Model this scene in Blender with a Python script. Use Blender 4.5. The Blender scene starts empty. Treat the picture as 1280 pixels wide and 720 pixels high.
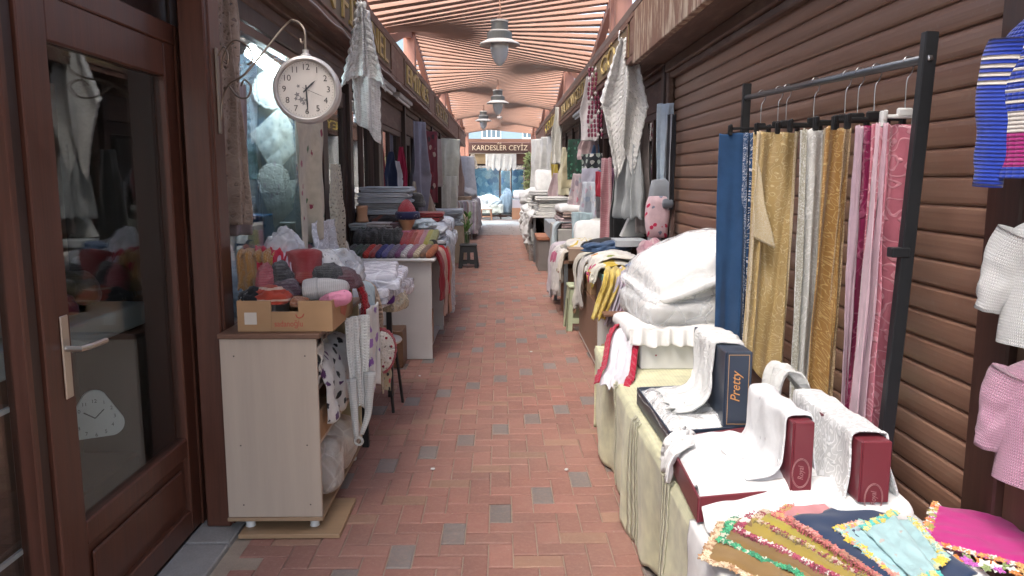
import bpy, bmesh, math, random
from mathutils import Vector, Matrix, noise as NZ
rnd = random.Random(7)
S = bpy.context.scene
COL = S.collection
PI = math.pi
R = math.radians
ORG = {}

# ---------------------------------------------------------------- camera model of the place (eye 1.5 m above the paving)
CAM_P = R(8.113); CAM_Y = R(0.894); FOC = 961.0; EYE = 1.5
def W(px, py, x=None, y=None, z=None):
    u = (px - 640) / FOC; v = (360 - py) / FOC
    cy, sy, cp, sp = math.cos(CAM_Y), math.sin(CAM_Y), math.cos(CAM_P), math.sin(CAM_P)
    d = Vector((sy*cp, cy*cp, -sp)) + u*Vector((cy, -sy, 0)) + v*Vector((sy*sp, cy*sp, cp))
    t = x/d.x if x is not None else (y/d.y if y is not None else (z-EYE)/d.z)
    return Vector((0, 0, EYE)) + d*t

# ---------------------------------------------------------------- mesh helpers
def lerp(a, b, t): return a + (b - a)*t
def nz(x, y=0.0, z=0.0): return NZ.noise(Vector((x, y, z)))
def smooth_path(pts, n):
    pts = [Vector(p) for p in pts]
    if len(pts) == 2: return [pts[0].lerp(pts[1], i/(n-1)) for i in range(n)]
    P = [pts[0]*2 - pts[1]] + pts + [pts[-1]*2 - pts[-2]]
    out = []; dense = []
    for i in range(1, len(P)-2):
        a, b, c, d = P[i-1], P[i], P[i+1], P[i+2]
        for k in range(16):
            t = k/16
            dense.append(0.5*((2*b) + (c-a)*t + (2*a-5*b+4*c-d)*t*t + (3*b-a-3*c+d)*t**3))
    dense.append(pts[-1])
    L = [0]
    for i in range(1, len(dense)): L.append(L[-1] + (dense[i]-dense[i-1]).length)
    j = 0
    for i in range(n):
        s = L[-1]*i/(n-1)
        while j < len(L)-2 and L[j+1] < s: j += 1
        t = (s-L[j])/max(1e-9, L[j+1]-L[j])
        out.append(dense[j].lerp(dense[j+1], t))
    return out

class MB:
    def __init__(s, T=None): s.v = []; s.f = []; s.uv = []; s.col = []; s.T = T or Matrix.Identity(4); s.cur = (1, 1, 1)
    def add(s, p, uv=(0, 0)):
        s.v.append(s.T @ Vector(p)); s.uv.append(uv); s.col.append(s.cur); return len(s.v)-1
    def bm_in(s, bm, M=None):
        o = len(s.v); bm.verts.index_update()
        for q in bm.verts:
            p = M @ q.co if M else q.co
            s.add(p, (p.x+p.y, p.z))
        for f in bm.faces: s.f.append([o+q.index for q in f.verts])
        bm.free(); return s
    def obox(s, c, size, rot=None, bev=0.0, seg=1):
        bm = bmesh.new(); bmesh.ops.create_cube(bm, size=1)
        for q in bm.verts: q.co = Vector((q.co.x*size[0], q.co.y*size[1], q.co.z*size[2]))
        if bev > 0: bmesh.ops.bevel(bm, geom=list(bm.edges), offset=min(bev, min(size)*0.45), segments=seg, affect='EDGES', profile=0.5)
        M = Matrix.Translation(Vector(c)) @ (rot.to_4x4() if rot else Matrix.Identity(4))
        return s.bm_in(bm, M)
    def box(s, x0, x1, y0, y1, z0, z1, bev=0.0, seg=1):
        return s.obox(((x0+x1)/2, (y0+y1)/2, (z0+z1)/2), (abs(x1-x0), abs(y1-y0), abs(z1-z0)), None, bev, seg)
    def tube(s, pts, r, seg=8, n=None, caps=True):
        pts = smooth_path(pts, n) if n else [Vector(p) for p in pts]
        rs = r if isinstance(r, (list, tuple)) else [r]*len(pts)
        if len(rs) != len(pts): rs = [lerp(rs[0], rs[-1], i/(len(pts)-1)) for i in range(len(pts))]
        t0 = (pts[1]-pts[0]).normalized()
        nrm = t0.orthogonal().normalized(); rings = []; L = 0
        for i, p in enumerate(pts):
            t = (pts[min(i+1, len(pts)-1)] - pts[max(i-1, 0)])
            t = t.normalized() if t.length > 1e-9 else t0
            nrm = (nrm - t*nrm.dot(t)); nrm = nrm.normalized() if nrm.length > 1e-6 else t.orthogonal().normalized()
            b = t.cross(nrm)
            if i: L += (pts[i]-pts[i-1]).length
            rings.append([s.add(p + (nrm*math.cos(2*PI*k/seg) + b*math.sin(2*PI*k/seg))*rs[i], (k/seg*2*PI*rs[i], L)) for k in range(seg)])
        for i in range(len(rings)-1):
            for k in range(seg):
                a, b_ = rings[i], rings[i+1]; s.f.append([a[k], a[(k+1) % seg], b_[(k+1) % seg], b_[k]])
        if caps: s.f.append(rings[0][::-1]); s.f.append(rings[-1])
        return s
    def lathe(s, prof, c=(0, 0, 0), seg=24, M=None, sx=1, sy=1, wob=None):
        c = Vector(c); rings = []
        for (r, z) in prof:
            ring = []
            for k in range(seg):
                a = 2*PI*k/seg; rr = r*(wob(a, z) if wob else 1)
                p = Vector((rr*math.cos(a)*sx, rr*math.sin(a)*sy, z))
                if M: p = M @ p
                ring.append(s.add(c+p, (k/seg, z)))
            rings.append(ring)
        for i in range(len(rings)-1):
            for k in range(seg):
                a, b = rings[i], rings[i+1]; s.f.append([a[k], a[(k+1) % seg], b[(k+1) % seg], b[k]])
        s.f.append(rings[0][::-1]); s.f.append(rings[-1]); return s
    def sheet(s, fn, nu, nv, su=1.0, sv=1.0):
        o = len(s.v)
        for j in range(nv+1):
            for i in range(nu+1):
                u, v = i/nu, j/nv; s.add(fn(u, v), (u*su, v*sv))
        for j in range(nv):
            for i in range(nu):
                a = o + j*(nu+1) + i; s.f.append([a, a+1, a+nu+2, a+nu+1])
        return s
    def prism(s, poly, org, ax, ay, ad, depth):
        org, ax, ay, ad = Vector(org), Vector(ax), Vector(ay), Vector(ad)
        a = [s.add(org + ax*p[0] + ay*p[1], p) for p in poly]; b = [s.add(org + ax*p[0] + ay*p[1] + ad*depth, p) for p in poly]
        n = len(poly); s.f.append(a[::-1]); s.f.append(b)
        for i in range(n): s.f.append([a[i], a[(i+1) % n], b[(i+1) % n], b[i]])
        return s
    def slab(s, c, size, rz=0.0, r=0.03, n=10, amp=0.0, fr=6.0, seed=0.0, puff=0.0, M=None, sag=None):
        hx, hy, hz = size[0]/2, size[1]/2, size[2]/2; r = min(r, hx, hy, hz)*0.999
        key = {}; c = Vector(c); Rm = M or Matrix.Rotation(rz, 4, 'Z'); ns = (n, n, max(2, n//3))
        def vert(p):
            k = (round(p[0], 4), round(p[1], 4), round(p[2], 4))
            if k in key: return key[k]
            q = Vector((p[0]*hx, p[1]*hy, p[2]*hz)); inn = Vector((max(-hx+r, min(hx-r, q.x)), max(-hy+r, min(hy-r, q.y)), max(-hz+r, min(hz-r, q.z))))
            d = q - inn
            if d.length > 1e-9: q = inn + d.normalized()*r
            if puff: q.z *= (1-puff) + puff*max(0.0, (1-abs(p[0])**2.2))**.5*max(0.0, (1-abs(p[1])**2.2))**.5
            if amp:
                g = q*fr + Vector((seed*7.3, seed*3.1, seed))
                q = q + Vector((NZ.noise(g), NZ.noise(g+Vector((31, 0, 0))), NZ.noise(g+Vector((0, 57, 0)))*0.8))*amp
            if sag: q.z += sag(q.x/hx, q.y/hy)
            key[k] = s.add(c + (Rm @ q), (q.x, q.y + q.z)); return key[k]
        for ax in range(3):
            u, v = (ax+1) % 3, (ax+2) % 3
            for sg in (-1, 1):
                for i in range(ns[u]):
                    for j in range(ns[v]):
                        q = []
                        for (a, b) in ((0, 0), (1, 0), (1, 1), (0, 1)):
                            p = [0, 0, 0]; p[ax] = sg; p[u] = -1+2*(i+a)/ns[u]; p[v] = -1+2*(j+b)/ns[v]; q.append(vert(p))
                        s.f.append(q if sg > 0 else q[::-1])
        return s
    def lump(s, c, size, seed=0.0, fold=0.25, fr=2.2, sub=4, rot=None, flat=True):
        bm = bmesh.new(); bmesh.ops.create_icosphere(bm, subdivisions=sub, radius=1.0)
        o = Vector((seed*11.7, seed*5.3, seed*2.9))
        for q in bm.verts:
            p = q.co.copy(); n1 = NZ.noise(p*fr*0.6+o); rg = 1-abs(NZ.noise(p*fr+o*1.7))*2
            rg2 = 1-abs(NZ.noise(p*fr*2.3+o*0.7))*2
            k = 1 + fold*(n1*0.8 + (rg-0.5)*0.7 + (rg2-0.5)*0.3); q.co = p*k
            if flat and q.co.z < -0.35: q.co.z = -0.35 + (q.co.z+0.35)*0.15
        M = Matrix.Translation(Vector(c)) @ (rot.to_4x4() if rot else Matrix.Identity(4)) @ Matrix.Diagonal((size[0]/2, size[1]/2, size[2]/1.5, 1))
        ofs = len(s.v); bm.verts.index_update()
        for q in bm.verts:
            a = math.atan2(q.co.y, q.co.x); s.add(M @ q.co, (a*0.15, q.co.z*size[2]/2))
        for f in bm.faces: s.f.append([ofs+q.index for q in f.verts])
        bm.free(); return s
    def text(s, body, org, ax, ay, h, depth=0.004, align='CENTER', width=None, shear=0.0):
        cu = bpy.data.curves.new('lettering', 'FONT'); cu.body = body; cu.size = 1.0; cu.align_x = align; cu.align_y = 'CENTER'; cu.extrude = 0.02; cu.resolution_u = 3; cu.shear = shear
        o = bpy.data.objects.new('lettering', cu); COL.objects.link(o); bpy.context.view_layer.update()
        me = bpy.data.meshes.new_from_object(o.evaluated_get(bpy.context.evaluated_depsgraph_get()))
        bpy.data.objects.remove(o); bpy.data.curves.remove(cu)
        org, ax, ay = Vector(org), Vector(ax).normalized(), Vector(ay).normalized(); ad = ax.cross(ay)
        sx = h*1.35; sxx = sx
        if width and len(me.vertices):
            xs = [q.co.x for q in me.vertices]; sxx = width/(max(xs)-min(xs))
        of = len(s.v)
        for q in me.vertices: s.add(org + ax*q.co.x*sxx + ay*q.co.y*sx + ad*(q.co.z+0.02)/0.04*depth)
        for p in me.polygons: s.f.append([of+i for i in p.vertices])
        bpy.data.meshes.remove(me); return s
    def build(s, name, mat, parent=None, smooth=False, solid=0.0, base=None, usecol=False, sub=0):
        if parent is not None: org = ORG[parent.name]
        elif base is not None: org = Vector(base)
        else:
            xs = [p.x for p in s.v]; ys = [p.y for p in s.v]; zs = [p.z for p in s.v]
            org = Vector(((min(xs)+max(xs))/2, (min(ys)+max(ys))/2, min(zs)))
        me = bpy.data.meshes.new(name)
        me.from_pydata([tuple(p-org) for p in s.v], [], s.f)
        idx = [lp.vertex_index for lp in me.loops]
        ul = me.uv_layers.new(name='UVMap'); ul.data.foreach_set('uv', [c for i in idx for c in s.uv[i]])
        if usecol:
            cl = me.color_attributes.new('tint', 'FLOAT_COLOR', 'CORNER'); cl.data.foreach_set('color', [c for i in idx for c in (*s.col[i], 1)])
        if smooth: me.polygons.foreach_set('use_smooth', [True]*len(me.polygons))
        me.update(); me.materials.append(mat)
        o = bpy.data.objects.new(name, me); COL.objects.link(o)
        if parent is not None: o.parent = parent
        else: o.location = org
        ORG[o.name] = org
        if sub:
            m = o.modifiers.new('smooth', 'SUBSURF'); m.levels = m.render_levels = sub
        if solid:
            m = o.modifiers.new('thickness', 'SOLIDIFY'); m.thickness = solid; m.offset = 0
        return o

def tag(o, label, cat, group=None):
    o['label'] = label; o['category'] = cat
    if group: o['group'] = group
    return o
def thing(name, label, cat, loc, group=None):
    o = bpy.data.objects.new(name, None); o.empty_display_size = 0.1; COL.objects.link(o); o.location = loc; ORG[o.name] = Vector(loc)
    return tag(o, label, cat, group)
def struct(o): o['kind'] = 'structure'; return o
def RM(ax, deg): return Matrix.Rotation(R(deg), 3, ax)
def ordn(i): return ['topmost', 'second from top', 'third from top', 'fourth from top', 'fifth from top', 'sixth from top', 'seventh from top', 'eighth from top'][i]

# ---------------------------------------------------------------- cloth shapes
def hang(mb, p0, p1, L, nf=3.0, amp=0.03, w0=1.0, w1=1.0, out=None, nu=48, nv=40, bot=None, seed=0.0, prof=None, ramp=0.25, lean=(0, 0), ctr=0.5, tiers=None):
    p0, p1 = Vector(p0), Vector(p1); d = p1-p0; wd = d.length
    n = Vector(out).normalized() if out else Vector((d.y, -d.x, 0)).normalized()
    def fn(u, v):
        k = prof(v) if prof else lerp(w0, w1, v)
        uu = ctr + (u-ctr)*k
        r_ = ramp + (1-ramp)*min(1, v*2.2)
        a = amp*r_*(math.sin(2*PI*nf*u + seed*3 + 0.9*math.sin(2.2*v+seed)) + 0.55*math.sin(2*PI*nf*1.73*u + seed*5 + v*2) + 0.6*nz(u*5+seed*9, v*4))
        if tiers: a += tiers[1]*abs(math.sin(PI*tiers[0]*v))*(1+.5*math.sin(u*2*PI*tiers[2]))
        ll = L + (bot(u) if bot else 0)
        side = 0.35*amp*math.cos(2*PI*nf*u + seed*3)*r_
        return p0 + d*uu + n*(a + lean[1]*v) + d.normalized()*(side + lean[0]*v) - Vector((0, 0, v*ll)) + Vector((0, 0, 0.012*nz(u*3+seed, v*3+4)))
    return mb.sheet(fn, nu, nv, wd*max(w0, w1), L)
def drape(mb, path, wv, nu=30, nv=50, amp=0.012, fr=5.0, seed=0.0, wprof=None, edge=0.0, lift=None):
    P = smooth_path(path, nv+1); wv = Vector(wv); L = sum((P[i+1]-P[i]).length for i in range(nv))
    def fn(u, v):
        j = round(v*nv); p = P[j]; t = (P[min(j+1, nv)]-P[max(j-1, 0)]).normalized(); n = wv.cross(t).normalized()
        k = wprof(v) if wprof else 1.0
        nn = amp*(nz(u*fr+seed*7, v*fr*0.9, seed) + 0.5*math.sin(u*fr*4+seed+2*nz(v*2, seed)))*(1.6 if abs(t.z) > .6 else 1)
        e = edge*nz(u*9+seed, v*9)
        return p + wv*((u-0.5)*k) + n*nn + t*e + (Vector((0, 0, lift(u, v))) if lift else Vector((0, 0, 0)))
    return mb.sheet(fn, nu, nv, wv.length, L)
def scallop(a, n): return lambda u: a*abs(math.sin(PI*n*u))
# ---------------------------------------------------------------- materials
class NT:
    def __init__(s, name):
        s.m = bpy.data.materials.new(name); s.m.use_nodes = True; s.t = s.m.node_tree; s.t.nodes.clear()
        s.out = s.n('ShaderNodeOutputMaterial')
    def n(s, ty, **kw):
        q = s.t.nodes.new(ty)
        for k, v in kw.items(): setattr(q, k, v)
        return q
    def l(s, a, b): s.t.links.new(a, b)
    def val(s, sock, x):
        if hasattr(x, 'links') or isinstance(x, bpy.types.NodeSocket): s.l(x, sock)
        elif isinstance(x, (tuple, list)) and len(x) == 3 and sock.type == 'RGBA': sock.default_value = (*x, 1)
        else: sock.default_value = x
    def math(s, op, a, b=0.0, c=None):
        q = s.n('ShaderNodeMath', operation=op); s.val(q.inputs[0], a); s.val(q.inputs[1], b)
        if c is not None: s.val(q.inputs[2], c)
        return q.outputs[0]
    def coord(s, kind='UV'): return s.n('ShaderNodeTexCoord').outputs[kind]
    def map(s, co, scale=(1, 1, 1), rot=(0, 0, 0), loc=(0, 0, 0)):
        q = s.n('ShaderNodeMapping'); s.l(co, q.inputs[0]); q.inputs['Scale'].default_value = scale; q.inputs['Rotation'].default_value = rot; q.inputs['Location'].default_value = loc; return q.outputs[0]
    def noise(s, co, sc, det=3.0, rough=0.55):
        q = s.n('ShaderNodeTexNoise'); s.l(co, q.inputs['Vector']); q.inputs['Scale'].default_value = sc; q.inputs['Detail'].default_value = det; q.inputs['Roughness'].default_value = rough; return q.outputs[0]
    def vor(s, co, sc, feature='F1', out='Distance', rand=1.0):
        q = s.n('ShaderNodeTexVoronoi', feature=feature); s.l(co, q.inputs['Vector']); q.inputs['Scale'].default_value = sc; q.inputs['Randomness'].default_value = rand; return q.outputs[out]
    def ramp(s, f, stops, interp='LINEAR'):
        q = s.n('ShaderNodeValToRGB'); s.l(f, q.inputs[0]); cr = q.color_ramp; cr.interpolation = interp
        while len(cr.elements) < len(stops): cr.elements.new(0.5)
        for e, (p, c) in zip(cr.elements, stops): e.position = p; e.color = (*c, 1) if not isinstance(c, float) else (c, c, c, 1)
        return q.outputs[0]
    def mix(s, f, a, b, blend='MIX'):
        q = s.n('ShaderNodeMix', data_type='RGBA', blend_type=blend); s.val(q.inputs[0], f); s.val(q.inputs[6], a); s.val(q.inputs[7], b); return q.outputs[2]
    def sep(s, co):
        q = s.n('ShaderNodeSeparateXYZ'); s.l(co, q.inputs[0]); return q.outputs
    def bump(s, h, st=0.3, d=0.01, nrm=None):
        q = s.n('ShaderNodeBump'); q.inputs['Strength'].default_value = st; q.inputs['Distance'].default_value = d; s.l(h, q.inputs['Height'])
        if nrm: s.l(nrm, q.inputs['Normal'])
        return q.outputs[0]
    def pri(s, col, rough=0.6, nrm=None, metal=0.0, sheen=0.0, coat=0.0, spec=0.5, emis=None, estr=0.0):
        q = s.n('ShaderNodeBsdfPrincipled'); s.val(q.inputs['Base Color'], col); s.val(q.inputs['Roughness'], rough); q.inputs['Metallic'].default_value = metal
        q.inputs['Sheen Weight'].default_value = sheen; q.inputs['Coat Weight'].default_value = coat; q.inputs['Specular IOR Level'].default_value = spec
        if nrm: s.l(nrm, q.inputs['Normal'])
        if emis: s.val(q.inputs['Emission Color'], emis); q.inputs['Emission Strength'].default_value = estr
        return q.outputs[0]
    def fin(s, sh): s.l(sh, s.out.inputs[0]); return s.m
    def alpha(s, f, sh):
        t = s.n('ShaderNodeBsdfTransparent'); q = s.n('ShaderNodeMixShader'); s.val(q.inputs[0], f); s.l(t.outputs[0], q.inputs[1]); s.l(sh, q.inputs[2]); return q.outputs[0]
    def transl(s, f, col, sh):
        t = s.n('ShaderNodeBsdfTranslucent'); s.val(t.inputs[0], col); q = s.n('ShaderNodeMixShader'); s.val(q.inputs[0], f); s.l(sh, q.inputs[1]); s.l(t.outputs[0], q.inputs[2]); return q.outputs[0]
_M = {}
def memo(f):
    def g(*a, **k):
        key = (f.__name__, str(a), str(sorted(k.items())))
        if key not in _M: _M[key] = f(*a, **k)
        return _M[key]
    return g
def sc(c, k): return tuple(min(1, x*k) for x in c)
@memo
def m_wood(c, rough=0.5, along='Z', dark=0.55, scale=1.0, coat=0.0, worn=0.0, wornc=(.42, .33, .24)):
    t = NT('wood'); co = t.coord('Object')
    st = {'X': (2, 40, 40), 'Y': (40, 2, 40), 'Z': (40, 40, 2)}[along]
    g = t.noise(t.map(co, tuple(x*scale for x in st)), 1.0, 5.0, .65); b = t.noise(co, 1.7*scale, 2)
    col = t.mix(t.ramp(g, [(.3, 0.0), (.72, 1.0)]), sc(c, dark), c)
    col = t.mix(t.ramp(b, [(.35, 0.0), (.7, .35)]), col, sc(c, .7))
    if worn:
        w = t.noise(t.map(co, tuple(max(3., x*.35) for x in st)), 1.0, 6, .7)
        col = t.mix(t.math('MULTIPLY', t.ramp(w, [(.48, 0.0), (.62, 1.0)]), worn), col, wornc)
    return t.fin(t.pri(col, t.math('ADD', t.math('MULTIPLY', g, .2), rough-.1), t.bump(g, .15, .004), coat=coat))
@memo
def m_plain(c, rough=0.5, metal=0.0, coat=0.0, bump=0.0, dirt=0.15, spec=.5):
    t = NT('plain'); co = t.coord('Object'); b = t.noise(co, 6.0, 4)
    col = t.mix(t.ramp(b, [(.35, 0.0), (.75, float(dirt)*2)]), c, sc(c, .6))
    return t.fin(t.pri(col, rough, t.bump(t.noise(co, 90, 3), bump, .002) if bump else None, metal=metal, coat=coat, spec=spec))
@memo
def m_cloth(c, weave=500.0, sheen=.25, rough=.9, var=.18, wr=.35, tl=.12, c2=None):
    """plain woven or brushed cloth with small wrinkles"""
    t = NT('cloth'); uv = t.coord('UV'); ob = t.coord('Object')
    w1 = t.noise(ob, 9, 4, .6); w2 = t.noise(uv, weave, 1)
    col = t.mix(t.ramp(w1, [(.35, 0.0), (.7, 1.0)]), sc(c, 1-var), c2 or c)
    h = t.math('ADD', t.math('MULTIPLY', t.noise(ob, 13, 2, .5), wr), t.math('MULTIPLY', w2, .10))
    return t.fin(t.transl(tl, col, t.pri(col, rough, t.bump(h, .45, .009), sheen=sheen, spec=.2)))
@memo
def m_knit(c, p=.012, c2=None, var=.15, sheen=.4):
    """chunky knit: rows of stitches along v"""
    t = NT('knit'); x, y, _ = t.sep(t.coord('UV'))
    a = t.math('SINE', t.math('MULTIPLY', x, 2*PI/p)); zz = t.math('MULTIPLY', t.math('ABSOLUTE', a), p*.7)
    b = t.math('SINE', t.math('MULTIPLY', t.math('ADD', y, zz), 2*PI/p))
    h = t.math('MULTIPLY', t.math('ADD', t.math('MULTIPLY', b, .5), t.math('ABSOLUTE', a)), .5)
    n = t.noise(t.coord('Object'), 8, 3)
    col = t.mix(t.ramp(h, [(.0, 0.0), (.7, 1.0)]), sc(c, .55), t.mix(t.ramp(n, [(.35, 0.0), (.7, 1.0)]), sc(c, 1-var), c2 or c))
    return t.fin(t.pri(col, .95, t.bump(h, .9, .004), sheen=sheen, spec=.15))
@memo
def m_lace(c, p=.03, hole=.5, kind='net', tl=.2, c2=None, big=.0):
    """crochet or lace: real see-through holes set out in cloth metres"""
    hole = {'net': .60+.38*hole, 'shell': .66+.34*hole, 'vor': .34+.62*hole}[kind]
    t = NT('lace'); uv = t.coord('UV'); x, y, _ = t.sep(uv)
    if kind == 'net':
        sx = t.math('ABSOLUTE', t.math('SINE', t.math('MULTIPLY', x, PI/p))); sy = t.math('ABSOLUTE', t.math('SINE', t.math('MULTIPLY', y, PI/p)))
        f = t.math('MULTIPLY', sx, sy)
    elif kind == 'shell':
        row = t.math('ABSOLUTE', t.math('SINE', t.math('MULTIPLY', y, PI/p)))
        sx = t.math('ABSOLUTE', t.math('SINE', t.math('ADD', t.math('MULTIPLY', x, PI/p), t.math('MULTIPLY', t.math('FLOOR', t.math('DIVIDE', y, p)), PI/2))))
        f = t.math('MULTIPLY', t.math('POWER', row, 1.4), sx)
    else:
        f = t.vor(uv, 1/p, 'DISTANCE_TO_EDGE'); f = t.math('MULTIPLY', f, 1.9)
    fl = t.vor(uv, 1/(p*5), 'F1'); flower = t.ramp(fl, [(.28, 1.0), (.36, 0.0)])
    f2 = t.math('SUBTRACT', f, t.math('MULTIPLY', flower, big))
    hs = t.ramp(f2, [(hole, 1.0), (min(.99, hole+.12), 0.0)])
    al = t.math('MAXIMUM', hs, 0.0)
    n = t.noise(t.coord('Object'), 12, 3); h = t.math('SUBTRACT', t.math('MULTIPLY', n, .3), f2)
    col = t.mix(t.ramp(n, [(.3, 0.0), (.7, 1.0)]), sc(c, .85), c2 or c)
    return t.fin(t.alpha(al, t.transl(tl, col, t.pri(col, .9, t.bump(h, .7, .006), sheen=.3, spec=.2))))
@memo
def m_brocade(c, c2, p=.035, rough=.35, th=.5, tl=.05, stripe=0.0, wr=.6):
    """satin ground with raised embroidery in a second thread"""
    t = NT('brocade'); uv = t.coord('UV'); ob = t.coord('Object')
    d = t.n('ShaderNodeTexNoise'); t.l(uv, d.inputs['Vector']); d.inputs['Scale'].default_value = .6/p; d.inputs['Detail'].default_value = 1.5
    f = t.math('ABSOLUTE', t.math('SINE', t.math('MULTIPLY', d.outputs[0], 26)))
    v = t.vor(uv, 1/p, 'F1'); f = t.math('MINIMUM', f, t.math('MULTIPLY', v, 1.7))
    k = t.ramp(f, [(th-.12, 1.0), (th, 0.0)])
    col = t.mix(k, c, c2)
    h = t.math('ADD', t.math('MULTIPLY', k, .6), t.math('MULTIPLY', t.noise(ob, 16, 3), wr))
    return t.fin(t.transl(tl, col, t.pri(col, t.math('ADD', t.math('MULTIPLY', k, .2), rough), t.bump(h, .5, .012), sheen=.2, spec=.5)))
@memo
def m_stripe(cols, p, axis='X', wr=.4, rough=.9, tl=.1, wob=0.0, bump=.0):
    """stripes: cols = ((colour, share), ...) repeating every p metres of cloth"""
    t = NT('stripe'); uv = t.coord('UV'); x, y, _ = t.sep(uv); a = x if axis == 'X' else y; ob = t.coord('Object')
    if wob: a = t.math('ADD', a, t.math('MULTIPLY', t.noise(uv, 60, 2), wob))
    f = t.math('FRACT', t.math('DIVIDE', t.math('ADD', a, 10.0*p), p)); st = []; acc = 0
    for c, w in cols: st.append((min(.999, acc), c)); acc += w
    col = t.ramp(f, st, 'CONSTANT'); n = t.noise(ob, 14, 4)
    col = t.mix(t.ramp(n, [(.35, .25), (.7, 0.0)]), col, (.02, .02, .02), 'MIX')
    return t.fin(t.transl(tl, col, t.pri(col, rough, t.bump(t.math('ADD', t.math('MULTIPLY', t.noise(ob, 20, 3), wr), t.math('MULTIPLY', t.noise(uv, 300, 1), .2)), .5, .012), sheen=.2, spec=.2)))
@memo
def m_print(c, spots, p=.05, size=.3, wr=.4, rough=.9, rand=1.0, tl=.08, feature='F1'):
    """printed or embroidered motifs of several colours on a ground"""
    t = NT('print'); uv = t.coord('UV'); ob = t.coord('Object')
    q = t.n('ShaderNodeTexVoronoi'); t.l(uv, q.inputs['Vector']); q.inputs['Scale'].default_value = 1/p; q.inputs['Randomness'].default_value = rand
    r_ = t.sep(q.outputs['Color'])[0]; n = len(spots)
    sp = t.ramp(r_, [(i/n, spots[i]) for i in range(n)], 'CONSTANT')
    d = t.math('ADD', q.outputs['Distance'], t.math('MULTIPLY', t.math('SUBTRACT', t.noise(uv, 4/p, 2), .5), .35))
    k = t.ramp(d, [(max(.01, size-.05), 1.0), (size, 0.0)]); col = t.mix(k, c, sp); nn = t.noise(ob, 14, 4)
    col = t.mix(t.ramp(nn, [(.35, .2), (.7, 0.0)]), col, (.02, .02, .02))
    return t.fin(t.transl(tl, col, t.pri(col, rough, t.bump(t.math('ADD', t.math('MULTIPLY', t.noise(ob, 20, 3), wr), t.math('MULTIPLY', k, .25)), .5, .012), sheen=.2, spec=.2)))
@memo
def m_glass(tint=(.9, .95, .95), refl=1.6, dark=0.0):
    t = NT('glass'); lw = t.n('ShaderNodeLayerWeight'); lw.inputs[0].default_value = .5
    fr = t.math('ADD', .04, t.math('MULTIPLY', t.math('POWER', lw.outputs[1], 5.0), .9))
    tr = t.n('ShaderNodeBsdfTransparent'); tr.inputs[0].default_value = (*tint, 1); gl = t.n('ShaderNodeBsdfGlossy'); gl.inputs['Roughness'].default_value = 0.015
    q = t.n('ShaderNodeMixShader'); t.l(t.math('MULTIPLY', fr, refl), q.inputs[0]); t.l(tr.outputs[0], q.inputs[1]); t.l(gl.outputs[0], q.inputs[2]); return t.fin(q.outputs[0])
@memo
def m_poly(al=.35, c=(.9, .92, .93), rough=.12):
    """crumpled clear plastic film"""
    t = NT('film'); ob = t.coord('Object'); n1 = t.vor(ob, 9, 'DISTANCE_TO_EDGE'); n2 = t.noise(ob, 18, 4)
    h = t.math('ADD', t.math('MULTIPLY', n1, 1.2), n2); lw = t.n('ShaderNodeLayerWeight'); lw.inputs[0].default_value = .35
    f = t.math('ADD', t.math('MULTIPLY', lw.outputs[1], .5), al*.5)
    f = t.math('ADD', f, t.math('MULTIPLY', t.ramp(n1, [(.0, 1.0), (.06, 0.0)]), .15))
    return t.fin(t.alpha(f, t.pri(c, rough, t.bump(h, .9, .03), spec=.6)))
@memo
def m_card(c=(.40, .25, .14)):
    t = NT('cardboard'); ob = t.coord('Object'); w = t.n('ShaderNodeTexWave'); t.l(t.map(ob, (60, 60, 3)), w.inputs[0]); w.inputs['Scale'].default_value = 1.2
    n = t.noise(ob, 7, 5); col = t.mix(t.ramp(n, [(.3, 0.0), (.75, 1.0)]), sc(c, .78), c)
    return t.fin(t.pri(col, .85, t.bump(t.math('ADD', t.math('MULTIPLY', w.outputs[1], .15), n), .2, .004), spec=.25))
@memo
def m_emit(c, s):
    t = NT('lamp'); q = t.n('ShaderNodeEmission'); q.inputs[0].default_value = (*c, 1); q.inputs[1].default_value = s; return t.fin(q.outputs[0])
def m_brick():
    t = NT('clay_pavers'); a = t.n('ShaderNodeVertexColor'); a.layer_name = 'tint'; ob = t.coord('Object')
    n = t.noise(ob, 3.2, 5, .6); n2 = t.noise(ob, 55, 4, .7); n3 = t.noise(ob, .7, 3)
    col = t.mix(t.ramp(n, [(.35, .0), (.72, .42)]), a.outputs[0], (.16, .10, .08)); col = t.mix(t.ramp(n2, [(.45, .0), (.8, .35)]), col, (.42, .27, .2))
    col = t.mix(t.ramp(n3, [(.4, 0.0), (.7, .3)]), col, (.30, .20, .16))
    sp = t.vor(ob, 30, 'F1'); col = t.mix(t.ramp(sp, [(.05, .5), (.09, 0.0)]), col, (.45, .38, .32))
    return t.fin(t.pri(col, t.math('ADD', t.math('MULTIPLY', n, .25), .52), t.bump(t.math('ADD', n2, t.math('MULTIPLY', n, .6)), .35, .006), spec=.4))
def m_ground(c, sc_=1.0, rough=.85):
    t = NT('ground'); ob = t.coord('Object'); n = t.noise(ob, 2.5*sc_, 6, .65); n2 = t.noise(ob, 60*sc_, 3)
    col = t.mix(t.ramp(n, [(.3, 0.0), (.72, 1.0)]), sc(c, .68), c); col = t.mix(t.ramp(n2, [(.4, 0.0), (.8, .3)]), col, sc(c, 1.35))
    return t.fin(t.pri(col, rough, t.bump(n2, .3, .004)))

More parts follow.
